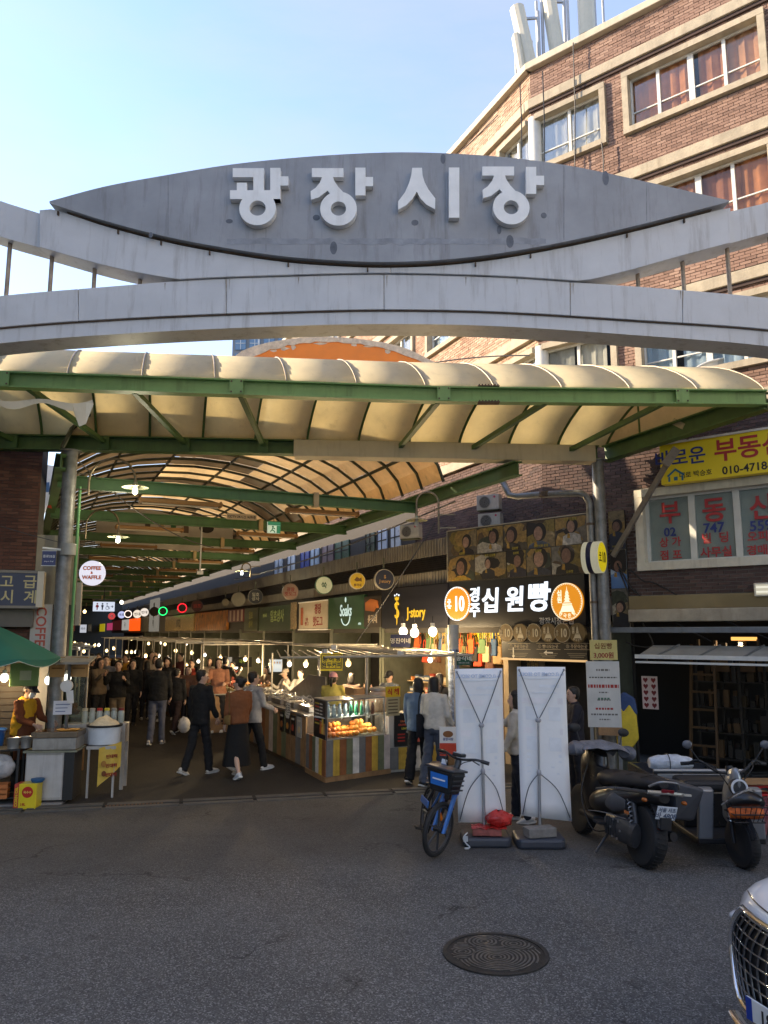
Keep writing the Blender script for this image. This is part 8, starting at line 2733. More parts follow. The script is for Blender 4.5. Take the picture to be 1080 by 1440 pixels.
MB().box(0.505,0.64,0.0,0.46,0.06,0.72).build('side_shadow_box',BLACK,cart)
for k in range(5):
 MB().ell((0.4 + 0.05 * k + rnd(-0.02,0.02),0.12 + rnd(-0.05,0.05),1.015),0.06,0.05,0.014,12,6).build('pancake',M('pancake_gold',(0.55,0.27,0.05),0.6,var=0.3,scale=20),cart)
MB().box(0.72,1.14,0.34,0.76,0.70,0.745).build('pot_shelf',STEELP,cart)
for x in (0.74,1.1):
 MB().box(x,x + 0.03,0.36,0.39,0,0.7).build('shelf_leg',STEELP,cart)
# vertical corner post with hooks, notices
MB().box(0.36,0.40,0.46,0.50,0.745,1.98).build('post',M('cart_post',(0.10,0.095,0.09),0.5,0.3),cart)
MB().box(-0.9,0.55,0.60,0.66,1.98,2.02).build('top_rail',MATS['cart_post'],cart)
MB().hexa([(0.05,0.2,1.94),(0.72,0.2,1.94),(0.72,0.7,2.02),(0.05,0.7,2.02)],[(0.05,0.2,1.97),(0.72,0.2,1.97),(0.72,0.7,2.05),(0.05,0.7,2.05)]).build('roof_board',M('roof_board_grey',(0.24,0.22,0.18),0.8,var=0.2,dirt=0.3),cart)
cjm = Matrix.Translation(c0) @ Matrix.Rotation(CR,4,'Z')
def at_cart(x,y,z):
 return cjm @ Vec((x,y,z))
pot = thing('batter_pot','big white pot heaped with shredded batter at the back of the snack cart','pot',at_cart(0.92,0.55,0.745),0)
MB().lathe([(0.2,0),(0.235,0.02),(0.24,0.27),(0.255,0.28)],26).build('pot_body',M('enamel_white',(0.60,0.64,0.68),0.3,var=0.12,scale=4),pot,40)
MB().ring(0,0,0.26,0.225,-0.014,0.014,n=26).build('rim',BLACK,pot,loc=(0,0,0.28)).rotation_euler = (PI / 2,0,0)
m = MB()
vs = []
for i in range(9):
 for j in range(24):
  a = 2 * PI * j / 24
  r = 0.225 * (1 - i / 8)
  vs.append((r * cos(a),r * sin(a),0.28 + 0.15 * (i / 8) ** 0.7 + 0.025 * noise.noise(Vec((r * cos(a) * 14,r * sin(a) * 14,0)))))
m.add(vs,[(i * 24 + j,i * 24 + (j + 1) % 24,(i + 1) * 24 + (j + 1) % 24,(i + 1) * 24 + j) for i in range(8) for j in range(24)])
m.build('batter_heap',M('batter',(0.66,0.55,0.36),0.8,var=0.2,scale=14,bump=0.6,bscale=30),pot,60)
mcl = thing('menu_cloth','yellow cloth menu printed with food hanging on the right side of the snack cart','menu',at_cart(0.93,0.30,0.40),CR + 0.35)
m = MB()
n = 12
vs = []
for i in range(n + 1):
 t = i / n
 for j in range(7):
  u = j / 6
  vs.append((-0.02 + 0.32 * t,0.02 * sin(t * 7 + u),0.32 - 0.55 * u * (1 - 0.35 * t) + 0.08 * t))
MB().add(vs,[(i * 7 + j,i * 7 + j + 1,(i + 1) * 7 + j + 1,(i + 1) * 7 + j) for i in range(n) for j in range(6)]).build('cloth',M('menu_yellow',(0.62,0.42,0.06),0.6,var=0.15,scale=6),mcl,60)
for k in range(3):
 text('빈대떡',0.06,MC('#8a1c12'),mcl,0.16,-0.03,0.2 - 0.13 * k,bold=0.03)
for x,z,rr_,c in ((0.05,0.1,0.045,'#a0702c'),(0.06,-0.04,0.04,'#6a3a10')):
 MB().disc(x,z,rr_ * 0.8,rr_,-0.03 - rr_ * 0.04,-0.022,n=14).build('food_print',MC(c),mcl)
can = thing('oil_can','yellow corn oil can with red side panel standing before the snack cart','can',at_cart(0.1,-0.16,0.0),0.05)
MB().box(-0.10,0.14,-0.11,0.11,0.0,0.34).build('can_body',M('can_yellow',(0.74,0.58,0.02),0.35,var=0.08),can,bev=0.008)
MB().box(-0.165,-0.101,-0.108,0.108,0.0,0.338).build('red_side',M('can_red',(0.5,0.06,0.04),0.4,var=0.08),can,bev=0.006)
text('CORN OIL',0.055,MC('#d8c020'),can,-0.13,-0.11,0.17,bold=0.03,rot=PI / 2)
MB().disc(0.02,0.23,0.075,0.075,-0.1125,-0.1105,n=24).build('red_disc',MC('#b82418'),can)
text('옥수수',0.04,MC('#f0d060'),can,0.02,-0.114,0.23,bold=0.02)
text('18L',0.05,MC('#b82418'),can,-0.03,-0.113,0.07,bold=0.02)
MB().lathe([(0.07,0),(0.09,0.03),(0.09,0.05)],18,(0.1,0.02,0.34)).build('blue_lid',MC('#2a5a8a'),can,40)
crt = thing('wire_rack','black wire rack with bags and pans at the left picture edge','rack',at_cart(-0.42,0.12,0.0),0.25)
for x in (-0.3,0.28):
 for y in (-0.15,0.25):
  MB().box(x - 0.015,x + 0.015,y - 0.015,y + 0.015,0,0.78).build('leg',BLKM,crt)
for z in (0.1,0.75):
 MB().box(-0.32,0.3,-0.17,0.27,z,z + 0.02).build('shelf',BLKM,crt)
def blob(name,label,cat,loc,rx,ry,rz_,mat,seed,amp=0.2,group=None):
 vs = []
 nu,nv = 20,12
 for i in range(nv + 1):
  t = PI * i / nv
  for j in range(nu):
   a = 2 * PI * j / nu
   d = Vec((sin(t) * cos(a),sin(t) * sin(a),-cos(t)))
   k = 1 + amp * noise.noise(d * 2.1 + Vec((seed,0,0))) + amp * 0.4 * noise.noise(d * 6 + Vec((0,seed,0)))
   vs.append((rx * d.x * k,ry * d.y * k,rz_ + rz_ * d.z * (k if d.z > 0 else 1)))
 o = MB().add(vs,[(i * nu + j,i * nu + (j + 1) % nu,(i + 1) * nu + (j + 1) % nu,(i + 1) * nu + j) for i in range(nv) for j in range(nu)]).build(name,mat,None,40,loc=loc)
 return tag(o,label,cat,group)
blob('plastic_bag','crumpled pale plastic bag stuffed in the wire rack','bag',at_cart(-0.42,0.02,0.36),0.26,0.17,0.17,M('bag_clear',(0.42,0.42,0.43),0.3,var=0.35,scale=9,bump=0.6,bscale=15),3)
oc_ = thing('orange_crate','small orange plastic crate on the bottom of the wire rack','crate',at_cart(-0.38,-0.02,0.12),0.25)
OCM = M('crate_orange',(0.48,0.15,0.03),0.5,var=0.1)
for z in (0.0,0.07,0.14):
 MB().box(-0.16,0.16,-0.11,-0.1,z,z + 0.05).box(-0.16,0.16,0.1,0.11,z,z + 0.05).box(-0.16,-0.15,-0.1,0.1,z,z + 0.05).box(0.15,0.16,-0.1,0.1,z,z + 0.05).build('slat',OCM,oc_)
for x in (-0.16,0.15):
 MB().box(x,x + 0.012,-0.112,-0.1,0,0.2).build('corner_post',OCM,oc_)
for i,(x,y,r,h) in enumerate(((-0.22,0.05,0.09,0.14),(-0.06,0.1,0.08,0.15))):
 o = thing('steel_cup','small steel pot on the wire rack, %s' % ('nearer the picture edge','beside the griddle')[i],'pot',at_cart(x,y,0.775),0,'steel pots on the wire rack')
 MB().lathe([(r * 0.85,0),(r,h),(r * 1.06,h + 0.006),(r * 0.94,h),(r * 0.8,0.02)],18).build('cup',ALU,o,40)
 MB().tube([(r,0,h * 0.8),(r + 0.06,-0.02,h * 0.8),(r + 0.12,-0.03,h * 0.95)],0.008,6).build('handle',ALU,o)
o = thing('blue_tub','bright blue plastic tub at the left picture edge behind the rack','tub',at_cart(-0.68,0.5,0.70),0)
MB().lathe([(0.16,0),(0.2,0.28),(0.215,0.29),(0.19,0.28)],22).build('tub',M('tub_blue',(0.03,0.13,0.42),0.35,var=0.08),o,40)
MB().ring(0,0,0.218,0.2,-0.01,0.01,n=22).build('rim',MATS['tub_blue'],o,loc=(0,0,0.285)).rotation_euler = (PI / 2,0,0)
# notices and carton flaps on the post
o = thing('white_notice','small white handwritten notice clipped to the cart post','notice',at_cart(0.33,0.42,1.30),0.25)
MB().box(-0.13,0.13,0,0.01,-0.1,0.1).build('card',M('card_white',(0.58,0.6,0.66),0.5,var=0.05),o)
for k in range(3):
 MB().box(-0.1,0.1 - 0.03 * k,-0.002,-0.0005,0.04 - 0.05 * k,0.052 - 0.05 * k).build('writing',MC('#5a6488'),o)
o = thing('toilet_roll','white paper roll hung on the cart post with its end trailing','paper roll',at_cart(0.38,0.38,1.62),0.25)
MB(Matrix.Rotation(PI / 2,4,'X')).lathe([(0.025,-0.055),(0.085,-0.055),(0.085,0.055),(0.025,0.055)],20).build('roll',M('tissue',(0.62,0.61,0.58),0.9,var=0.05),o,40)
MB().add([(0.0,-0.05,-0.08),(0.1,-0.05,-0.06),(0.12,-0.06,-0.25),(0.03,-0.06,-0.25)],[(0,1,2,3)]).build('loose_end',MATS['tissue'],o)
for i,(x,w_,t) in enumerate(((0.18,0.11,0.1),(0.5,0.15,-0.2))):
 o = MB(Matrix.Rotation(t,4,'Z')).box(-w_,w_,-0.01,0.01,-0.14,0.16,M('carton_tan',(0.36,0.22,0.09),0.8,var=0.15)).box(-w_ * 0.7,w_ * 0.7,-0.012,-0.0101,-0.02,0.0,MC('#6a4a24')).build('carton_flap',None,None,loc=at_cart(x,0.56,1.88))
 tag(o,'tan carton flap hanging under the cart roof, %s' % ('left one','right one')[i],'carton','carton flaps on the snack cart')
gb_ = thing('green_box_sign','green hanging box with a pale label under the parasol','sign',at_cart(-0.28,0.55,1.78),0.25)
MB().box(-0.2,0.2,-0.04,0.04,-0.17,0.17).build('box',M('moss_green',(0.16,0.26,0.07),0.5,var=0.15),gb_,bev=0.01)
MB().box(-0.06,0.1,-0.044,-0.041,-0.08,0.06).build('label',MC('#a8ac90'),gb_)
MB().tube([(0,0,0.17),(0,0,0.24)],0.006,5).build('hanger',CABLE,gb_)
for i,(x,y,z) in enumerate(((-0.55,0.5,1.74),(0.0,0.8,1.68),(0.14,0.82,1.7),(0.26,0.86,1.71))):
 pendant(at_cart(x,y,z),'white lamp glowing under the green parasol, %s from left' % ('first','second','third','fourth')[i],'#fbfff0',3.0,0.06,7 if i in (0,2) else 0,0.1,'white lamps over the snack cart')
# greenish clear plastic windbreak behind the vendor
wb = thing('clear_windbreak','hazy clear plastic windbreak hanging behind the yellow vested vendor','windbreak',at_cart(-0.3,1.15,0),0.25)
MB().box(-0.7,0.75,0,0.006,0.7,1.75).build('film',glass('hazy_film',(0.55,0.62,0.55),1.2,0.25),wb)
MB().box(-0.72,0.77,-0.01,0.012,1.75,1.79).build('rail',GREYS,wb)
for i in range(6):
 lab = ('first','second','third','fourth','fifth','sixth')[i]
 x = 0.2 + 0.11 * i
 c = ('#c8c0a8','#a8a49a','#b82c24','#c8b830','#8a8a84','#7a2420')[i]
 o = thing('condiment_jar','%s jar from the left along the back of the snack cart' % lab,'jar',at_cart(x + 0.3,1.1,1.0),0,'jars along the back of the snack cart')
 MB().lathe([(0.045,0),(0.05,0.02),(0.05,0.16),(0.035,0.19)],12).build('jar',MC('#9aa098',0.15),o,40)
 MB().lathe([(0.042,0.19),(0.042,0.225)],12).build('lid',MC(c),o,40)
MB().box(0.2,1.15,0.95,1.3,0.7,1.0).build('rear_counter',STEELP,cart,bev=0.01)
MB().box(1.1,1.15,0.95,1.0,0.0,0.7).box(0.2,0.25,1.25,1.3,0,0.7).box(1.1,1.15,1.25,1.3,0,0.7).build('rear_leg',STEELP,cart)
# parasol
pc = P(-42,900,11.4)
zr,zt = P(70,931,11.2).z,P(-20,868,11.2).z
par = thing('green_parasol','dark green parasol with scalloped hem over the snack cart at the left edge','parasol',(pc.x,pc.y,0),0.2)
GRN = M('parasol_green',(0.015,0.14,0.095),0.7,var=0.12,scale=3)
RAD = P(73,931,11.3).x - pc.x
n = 8
vs,fs = [(0,0,zt)],[]
SUB = 6
for k in range(1,6):
 t = k / 5
 for j in range(n * SUB):
  a = 2 * PI * j / (n * SUB)
  f = (j % SUB) / SUB
  dip = sin(PI * f)
  rr_ = RAD * t * (1 - 0.045 * dip)
  vs.append((rr_ * cos(a),rr_ * sin(a),zt - (zt - zr - 0.06) * t ** 1.25 - 0.03 * dip * t))
NJ = n * SUB
for j in range(NJ):
 fs.append((0,1 + j,1 + (j + 1) % NJ))
for k in range(4):
 for j in range(NJ):
  fs.append((1 + k * NJ + j,1 + (k + 1) * NJ + j,1 + (k + 1) * NJ + (j + 1) % NJ,1 + k * NJ + (j + 1) % NJ))
MB().add(vs,fs).build('canopy',GRN,par,30)
m = MB()
vs = []
for j in range(NJ):
 a = 2 * PI * j / NJ
 f = (j % SUB) / SUB
 dip = sin(PI * f)
 rr_ = RAD * (1 - 0.045 * dip)
 z = zr + 0.06 - 0.03 * dip
 vs += [(rr_ * cos(a),rr_ * sin(a),z),(rr_ * 1.005 * cos(a),rr_ * 1.005 * sin(a),z - 0.10 + 0.07 * (1 - dip))]
m.add(vs,[(2 * j,2 * j + 1,2 * ((j + 1) % NJ) + 1,2 * ((j + 1) % NJ)) for j in range(NJ)]).build('valance',GRN,par,30)
m = MB()
m.tube([(x[0],x[1],x[2]) for x in vs[1::2]],0.006,5,closed=True)
m.build('hem_piping',MC('#a8b4a8'),par)
MB().tube([(0,0,0),(0,0,zt - 0.01)],0.025,10).build('pole',GALV,par,60)
for k in range(n):
 a = 2 * PI * k / n
 MB().tube([(0,0,zt - 0.05),(RAD * 0.97 * cos(a),RAD * 0.97 * sin(a),zr + 0.05)],0.008,5).build('rib',ALU,par)
MB().lathe([(0.22,0),(0.22,0.1),(0.05,0.14)],20).build('base',CONC,par,40)

# ================================================================ people
SKIN = [M('skin_%d' % i,c,0.5,var=0.06,scale=12) for i,c in enumerate(((0.52,0.33,0.24),(0.46,0.28,0.20),(0.56,0.37,0.28)))]
HAIR = M('black_hair',(0.012,0.010,0.009),0.4,var=0.3,scale=40,bump=0.6,bscale=60)
EYE = M('eye_dark',(0.015,0.012,0.01),0.2,var=0)
LIP = M('lip',(0.32,0.12,0.10),0.5,var=0)
PENDING = []
def cloth(c,b=0.5):
 return M('cloth_' + c.lstrip('#') + ('_%g' % b),c,0.85,var=0.14,scale=9,bump=b,bscale=10)
def remesh(o,vox,sm=3):
 md = o.modifiers.new('r','REMESH')
 md.mode = 'VOXEL'
 md.voxel_size = vox
 md.use_smooth_shade = True
 s2 = o.modifiers.new('s','SMOOTH')
 s2.iterations = sm
 s2.factor = 0.5
 PENDING.append(o)
def person(label,loc,face,H=1.68,top='#15151a',bottom='#1a1a1e',kind='trousers',shoe='#d8d8d8',hair='short',legs=((0.2,0.05),(-0.18,0.25)),arms=((0.1,0.12,0.25),(-0.1,0.12,0.25)),
           skin=0,wide=1.0,loose=1.0,hem=0.86,sleeve=1.0,lean=0.0,head=0.0,nod=0.0,group=None,detail=True,cap=None,mask=False,inseam=1.0):
 """face: plan direction the person looks to; arms/legs: (right, left) joint angles in radians"""
 s = H / 1.7
 rz = math.atan2(face[1],face[0]) + PI / 2
 o = thing('person',label,'person',loc,rz,group)
 vox = (0.014 if detail else 0.022) * s
 sk,tm,bm = SKIN[skin],cloth(top),cloth(bottom)
 J = {}
 low = 9
 for i,sx in enumerate((-1,1)):
  a,k = legs[i]
  hip = Vec((sx * 0.088,0,0.88))
  knee = hip + 0.42 * Vec((sx * 0.01,-sin(a),-cos(a)))
  ank = knee + 0.40 * Vec((0,-sin(a - k),-cos(a - k)))
  J[i] = (hip,knee,ank,a - k)
  low = min(low,ank.z - 0.075 - 0.05 * max(0,sin(abs(a - k))))
 dz = -low
 def up(v):
  v = Vector(v)
  h = max(0,v.z - 0.9)
  return Vec((v.x,v.y - h * sin(lean),v.z + dz - h * (1 - cos(lean)))) * s
 AJ = {}
 for i,sx in enumerate((-1,1)):
  a,b_,e = arms[i]
  sh = Vec((sx * 0.185,0.0,1.385))
  el = sh + 0.27 * Vec((sx * sin(b_),-sin(a) * cos(b_),-cos(a) * cos(b_)))
  wd = Vec((sx * sin(b_) * 0.4 - sx * 0.15 * sin(e),-sin(a + e),-cos(a + e))).normalized()
  wr = el + 0.25 * wd
  AJ[i] = (sh,el,wr,wd)
 hr = Matrix.Translation((0,-0.015,1.575)) @ Matrix.Rotation(head,4,'Z') @ Matrix.Rotation(nod,4,'X')
 def hd(v):
  return up(hr @ Vector(v))
 # ---- skin body, one continuous surface
 m = MB()
 m.tube([up((0,0.0,0.9)),up((0,0,1.1)),up((0,0,1.3)),up((0,0.005,1.40)),up((0,0.0,1.44)),up((0,-0.005,1.50))],
           [(0.12 * s,0.085 * s),(0.11 * s,0.075 * s),(0.13 * s,0.08 * s),(0.11 * s,0.065 * s),(0.055 * s,0.055 * s),(0.052 * s,0.055 * s)],14,flat=(0,1,0))
 hp = [(0,0.0,-0.125),(0,-0.012,-0.10),(0,-0.012,-0.06),(0,0,0.0),(0,0.006,0.05),(0,0.008,0.09),(0,0.008,0.115)]
 hrr = [(0.025,0.03),(0.045,0.06),(0.06,0.08),(0.071,0.092),(0.073,0.094),(0.056,0.072),(0.02,0.03)]
 m.tube([hd(p) for p in hp],[(a * s,b_ * s) for a,b_ in hrr],16,flat=(0,1,0))
 m.tube([hd((0,-0.085,0.015)),hd((0,-0.112,-0.03)),hd((0,-0.09,-0.042))],[0.008 * s,0.014 * s,0.01 * s],8)
 for sx in (-1,1):
  m.ell(hd((sx * 0.075,0.01,-0.01)),0.012 * s,0.02 * s,0.03 * s,8,6)
 for i,sx in enumerate((-1,1)):
  sh,el,wr,wd = AJ[i]
  hand = wr + wd * 0.075
  m.tube([up(sh + Vec((-sx * 0.06,0,-0.02))),up(sh),up(sh.lerp(el,0.5)),up(el),up(el.lerp(wr,0.4)),up(wr),up(wr + wd * 0.03),up(hand)],
               [0.05 * s,0.05 * s,0.044 * s,0.037 * s,0.037 * s,0.025 * s,(0.028 * s,0.022 * s),(0.036 * s,0.018 * s)],10)
  hip,knee,ank,fa = J[i]
  m.tube([up((sx * 0.05,0,0.95)),up(hip),up(hip.lerp(knee,0.5)),up(knee),up(knee.lerp(ank,0.35)),up(ank),up(ank + Vec((0,-0.02,-0.045)))],
               [0.08 * s,0.08 * s,0.068 * s,0.05 * s,0.052 * s,0.034 * s,0.038 * s],10)
 body = m.build('body',sk,o)
 remesh(body,vox * 0.85,2)
 # ---- fingers rooted in the palm
 for i,sx in enumerate((-1,1)):
  sh,el,wr,wd = AJ[i]
  side = Vec((sx,0,0))
  acr = wd.cross(side)
  if acr.length < 0.2:
   acr = Vec((0,-1,0))
  acr.normalize()
  hand = wr + wd * 0.07
  curl = side * -1
  fm = MB()
  for f,L_ in ((-1.5,0.055),(-0.5,0.068),(0.5,0.072),(1.5,0.063)):
   p0 = hand + acr * (f * 0.017)
   p1 = p0 + wd * L_ * 0.5 + curl * 0.008
   p2 = p1 + wd * L_ * 0.4 + curl * 0.022
   fm.tube([up(p0),up(p1),up(p2)],[0.0095 * s,0.009 * s,0.007 * s],6)
  p0 = wr + wd * 0.03 + acr * 0.02
  fm.tube([up(p0),up(p0 + acr * 0.025 + wd * 0.025 + curl * 0.012),up(p0 + acr * 0.03 + wd * 0.055 + curl * 0.022)],[0.012 * s,0.011 * s,0.008 * s],6)
  fm.build('hand_fingers',sk,o,60)
 # ---- face
 if detail:
  for sx in (-1,1):
   MB().ell(hd((sx * 0.03,-0.083,0.005)),0.012 * s,0.008 * s,0.006 * s,8,6).build('eye',EYE,o,60)
   MB().tube([hd((sx * 0.014,-0.092,0.03)),hd((sx * 0.045,-0.08,0.031))],0.004 * s,5).build('eyebrow',HAIR,o)
  MB().tube([hd((-0.022,-0.082,-0.068)),hd((0,-0.09,-0.066)),hd((0.022,-0.082,-0.068))],[0.003 * s,0.007 * s,0.003 * s],6).build('mouth',LIP,o,60)
 if mask:
  MB().tube([hd((0,-0.075,-0.1)),hd((0,-0.085,-0.07)),hd((0,-0.085,-0.035)),hd((0,-0.08,-0.012))],[(0.03 * s,0.022 * s),(0.058 * s,0.034 * s),(0.06 * s,0.036 * s),(0.05 * s,0.022 * s)],14,flat=(0,1,0)).build('face_mask',MC('#d8dce0'),o,50)
 # ---- hair
 m = MB()
 if hair in ('short','bob','long','bun'):
  m.tube([hd((0,0.03,-0.07)),hd((0,0.034,-0.03)),hd((0,0.026,0.03)),hd((0,0.016,0.08)),hd((0,0.01,0.115)),hd((0,0.01,0.132))],
               [(0.05 * s,0.05 * s),(0.078 * s,0.072 * s),(0.086 * s,0.09 * s),(0.082 * s,0.094 * s),(0.058 * s,0.068 * s),(0.02 * s,0.025 * s)],16,flat=(0,1,0))
  if hair == 'bob':
   m.tube([hd((0,0.035,-0.15)),hd((0,0.03,-0.1)),hd((0,0.028,0.0)),hd((0,0.02,0.07))],[(0.075 * s,0.055 * s),(0.092 * s,0.07 * s),(0.094 * s,0.085 * s),(0.08 * s,0.08 * s)],14,flat=(0,1,0))
  if hair == 'long':
   m.tube([hd((0,0.085,-0.34)),hd((0,0.08,-0.25)),hd((0,0.06,-0.12)),hd((0,0.035,0.0)),hd((0,0.02,0.07))],[(0.04 * s,0.02 * s),(0.085 * s,0.035 * s),(0.095 * s,0.06 * s),(0.094 * s,0.08 * s),(0.08 * s,0.08 * s)],14,flat=(0,1,0))
  if hair == 'bun':
   m.ell(hd((0,0.125,0.05)),0.045 * s,0.045 * s,0.045 * s,10,8)
 else:
  m.tube([hd((0,0.03,-0.08)),hd((0,0.032,-0.03)),hd((0,0.02,0.04))],[(0.055 * s,0.05 * s),(0.078 * s,0.072 * s),(0.08 * s,0.086 * s)],14,flat=(0,1,0))
  if hair == 'cap_pony':
   m.tube([hd((0,0.1,0.02)),hd((0,0.15,-0.02)),hd((0,0.15,-0.1)),hd((0,0.13,-0.16))],[0.03 * s,0.04 * s,0.035 * s,0.012 * s],10)
 h_ = m.build('hair',HAIR,o)
 remesh(h_,vox * 0.8,2)
 if cap:
  cm = cloth(cap,0.2)
  cp_ = MB().tube([hd((0,0.008,0.035)),hd((0,0.008,0.08)),hd((0,0.006,0.12)),hd((0,0.004,0.14))],[(0.088 * s,0.108 * s),(0.085 * s,0.103 * s),(0.06 * s,0.075 * s),(0.012 * s,0.015 * s)],18,flat=(0,1,0)).build('cap',cm,o,60)
  vs = []
  for k in range(9):
   t = -1 + 2 * k / 8
   vs += [hd((t * 0.078,-0.07 - 0.02 * (1 - t * t),0.045)),hd((t * 0.072,-0.10 - 0.085 * (1 - t * t) ** 0.6,0.028 - 0.015 * t * t))]
  b2 = MB().add(vs,[(2 * k,2 * k + 1,2 * k + 3,2 * k + 2) for k in range(8)]).build('brim',cm,cp_,60)
  b2.modifiers.new('t','SOLIDIFY').thickness = 0.006
 # ---- top garment
 m = MB()
 q = loose
 m.tube([up((0,0.0,hem)),up((0,0.0,hem + 0.06)),up((0,0,1.05)),up((0,0.0,1.2)),up((0,0.005,1.32)),up((0,0.01,1.40)),up((0,0.008,1.44)),up((0,0.004,1.465))],
           [(0.178 * s * q,0.125 * s * q),(0.18 * s * q,0.128 * s * q),(0.165 * s * q,0.118 * s * q),(0.182 * s * q,0.125 * s * q),(0.19 * s * q,0.118 * s * q),(0.165 * s,0.095 * s),(0.085 * s,0.075 * s),(0.066 * s,0.066 * s)],18,flat=(0,1,0))
 for i,sx in enumerate((-1,1)):
  sh,el,wr,wd = AJ[i]
  pts = [sh + Vec((-sx * 0.09,0,-0.02)),sh,sh.lerp(el,0.5),el,el.lerp(wr,0.5),wr - wd * 0.01]
  rs_ = [0.075,0.072,0.064,0.056,0.05,0.042]
  n_ = 6 if sleeve >= 1 else (3 if sleeve < 0.6 else 4)
  m.tube([up(p) for p in pts[:n_]],[x * s * (0.6 + 0.4 * q) for x in rs_[:n_]],10)
 t_ = m.build('top',tm,o)
 remesh(t_,vox,4)
 # ---- lower garment
 if kind == 'skirt':
  n_ = 28
  vs = []
  for k,(z,rx,ry) in enumerate(((1.02,0.15,0.105),(0.92,0.178,0.13),(0.7,0.2,0.17),(0.45,0.225,0.2),(0.2,0.25,0.22))):
   for j in range(n_):
    a = 2 * PI * j / n_
    f = 1 + 0.05 * (k / 4) * sin(a * 7) + 0.03 * (k / 4) * sin(a * 3 + 1)
    vs.append(up((rx * cos(a) * f,ry * sin(a) * f - 0.03 * (k / 4),z - dz * (1 if k == 4 else 0) * 0)))
  MB().add(vs,[(k * n_ + j,k * n_ + (j + 1) % n_,(k + 1) * n_ + (j + 1) % n_,(k + 1) * n_ + j) for k in range(4) for j in range(n_)]).build('skirt',bm,o,60)
 else:
  m = MB()
  m.tube([up((0,0,1.03)),up((0,0,0.95)),up((0,0.004,0.88)),up((0,0,0.81))],[(0.148 * s,0.105 * s),(0.168 * s,0.122 * s),(0.172 * s,0.13 * s),(0.13 * s,0.1 * s)],16,flat=(0,1,0))
  for i,sx in enumerate((-1,1)):
   hip,knee,ank,fa = J[i]
   end = ank + Vec((0,0.005,-0.035))
   pts = [Vec((sx * 0.075,0,0.92)),hip,hip.lerp(knee,0.5),knee,knee.lerp(ank,0.5),end]
   rs_ = [0.092,0.096,0.084,0.068 * (0.5 + 0.5 * wide),0.062 * wide,0.056 * wide]
   n_ = 6 if inseam >= 1 else 4
   if inseam < 1:
    pts[3] = knee + (ank - knee) * 0.08
    rs_[3] = 0.085
   m.tube([up(p) for p in pts[:n_]],[x * s for x in rs_[:n_]],12)
  t_ = m.build('trousers' if inseam >= 1 else 'shorts',bm,o)
  remesh(t_,vox,3)
 # ---- shoes
 for i,sx in enumerate((-1,1)):
  hip,knee,ank,fa = J[i]
  pit = -fa if fa < 0 else -fa * 0.6
  def ft(y,z):
   c_,s_ = cos(pit),sin(pit)
   return up(ank + Vec((sx * 0.012,y * c_ - z * s_,y * s_ * (1) + z * c_)))
  sm = MC(shoe,0.55)
  sh_ = MB().tube([ft(0.072,-0.045),ft(0.05,-0.03),ft(0.0,-0.022),ft(-0.06,-0.035),ft(-0.13,-0.048),ft(-0.175,-0.055)],
      [(0.026 * s,0.022 * s),(0.036 * s,0.04 * s),(0.04 * s,0.046 * s),(0.042 * s,0.034 * s),(0.044 * s,0.024 * s),(0.026 * s,0.014 * s)],12,flat=(0,0,1)).build('shoe',sm,o,60)
  vs = []
  for z in (-0.085,-0.062):
   for y,w_ in ((0.085,0.028),(0.04,0.038),(-0.05,0.038),(-0.13,0.048),(-0.19,0.026)):
    vs += [(y,-w_,z),(y,w_,z)]
  V3 = [ft(y,z) + Vec((x * s,0,0)) for y,x,z in vs]
  fs = []
  for k in range(4):
   a = 2 * k
   fs += [(a,a + 1,a + 3,a + 2),(a + 10,a + 12,a + 13,a + 11),(a,a + 2,a + 12,a + 10),(a + 1,a + 11,a + 13,a + 3)]
  fs += [(0,10,11,1),(8,9,19,18)]
  MB().add(V3,fs).build('sole',MC('#c8c8c4' if shoe not in ('#16161a','#d8d8d8') else '#e0e0dc'),sh_)
 o['h'] = H
 def world(v):
  return Matrix.Translation(loc) @ Matrix.Rotation(rz,4,'Z') @ up(v)
 return o,world,rz
WALK = ((0.30,0.05),(-0.22,0.35))
WALK2 = ((-0.25,0.35),(0.30,0.08))
STAND = ((0.02,0.02),(-0.03,0.03))
DOWN = ((0.08,0.13,0.15),(-0.05,0.13,0.2))
SWING = ((-0.3,0.12,0.25),(0.35,0.12,0.35))
UPARM = ((0.7,0.15,1.5),(0.3,0.15,1.2))
person('man in black jacket and trousers with white shoes walking away beside the camel topped woman',G(279,1089),(0.55,0.83),1.76,'#131316','#16161a','trousers','#c8c4bc','short',((0.22,0.06),(-0.2,0.22)),((0.15,0.15,0.35),(-0.1,0.14,0.3)),0,1.15,1.06,0.80,head=-0.6)
camel,wf,wr_ = person('woman in camel sweater and long black skirt with white shoes',G(333,1094),(-0.62,0.75),1.66,'#7a4a2a','#0f0f11','skirt','#d8d8d8','bun',((0.18,0.05),(-0.16,0.25)),((0.2,0.16,0.4),(-0.12,0.16,0.5)),2,1.0,1.12,0.9,head=0.5)
hood,wf3,wr3 = person('man in pale grey hoodie and black trousers with white sneakers striding off',G(353,1084),(0.68,0.72),1.72,'#8f8c8a','#121214','trousers','#d8d8d8','short',((0.3,0.08),(-0.28,0.28)),((0.3,0.12,0.9),(0.0,0.14,0.5)),0,1.1,1.1,0.82,head=-0.3)
person('man in black top and khaki shorts facing out with a drink at his mouth',G(162,1036),(0.12,-1),1.74,'#101012','#6b5c48','trousers','#16161a','short',((0.06,0.03),(-0.08,0.05)),((0.75,0.2,1.7),(0.5,0.2,1.6)),1,1.05,1.12,0.86,inseam=0.8)
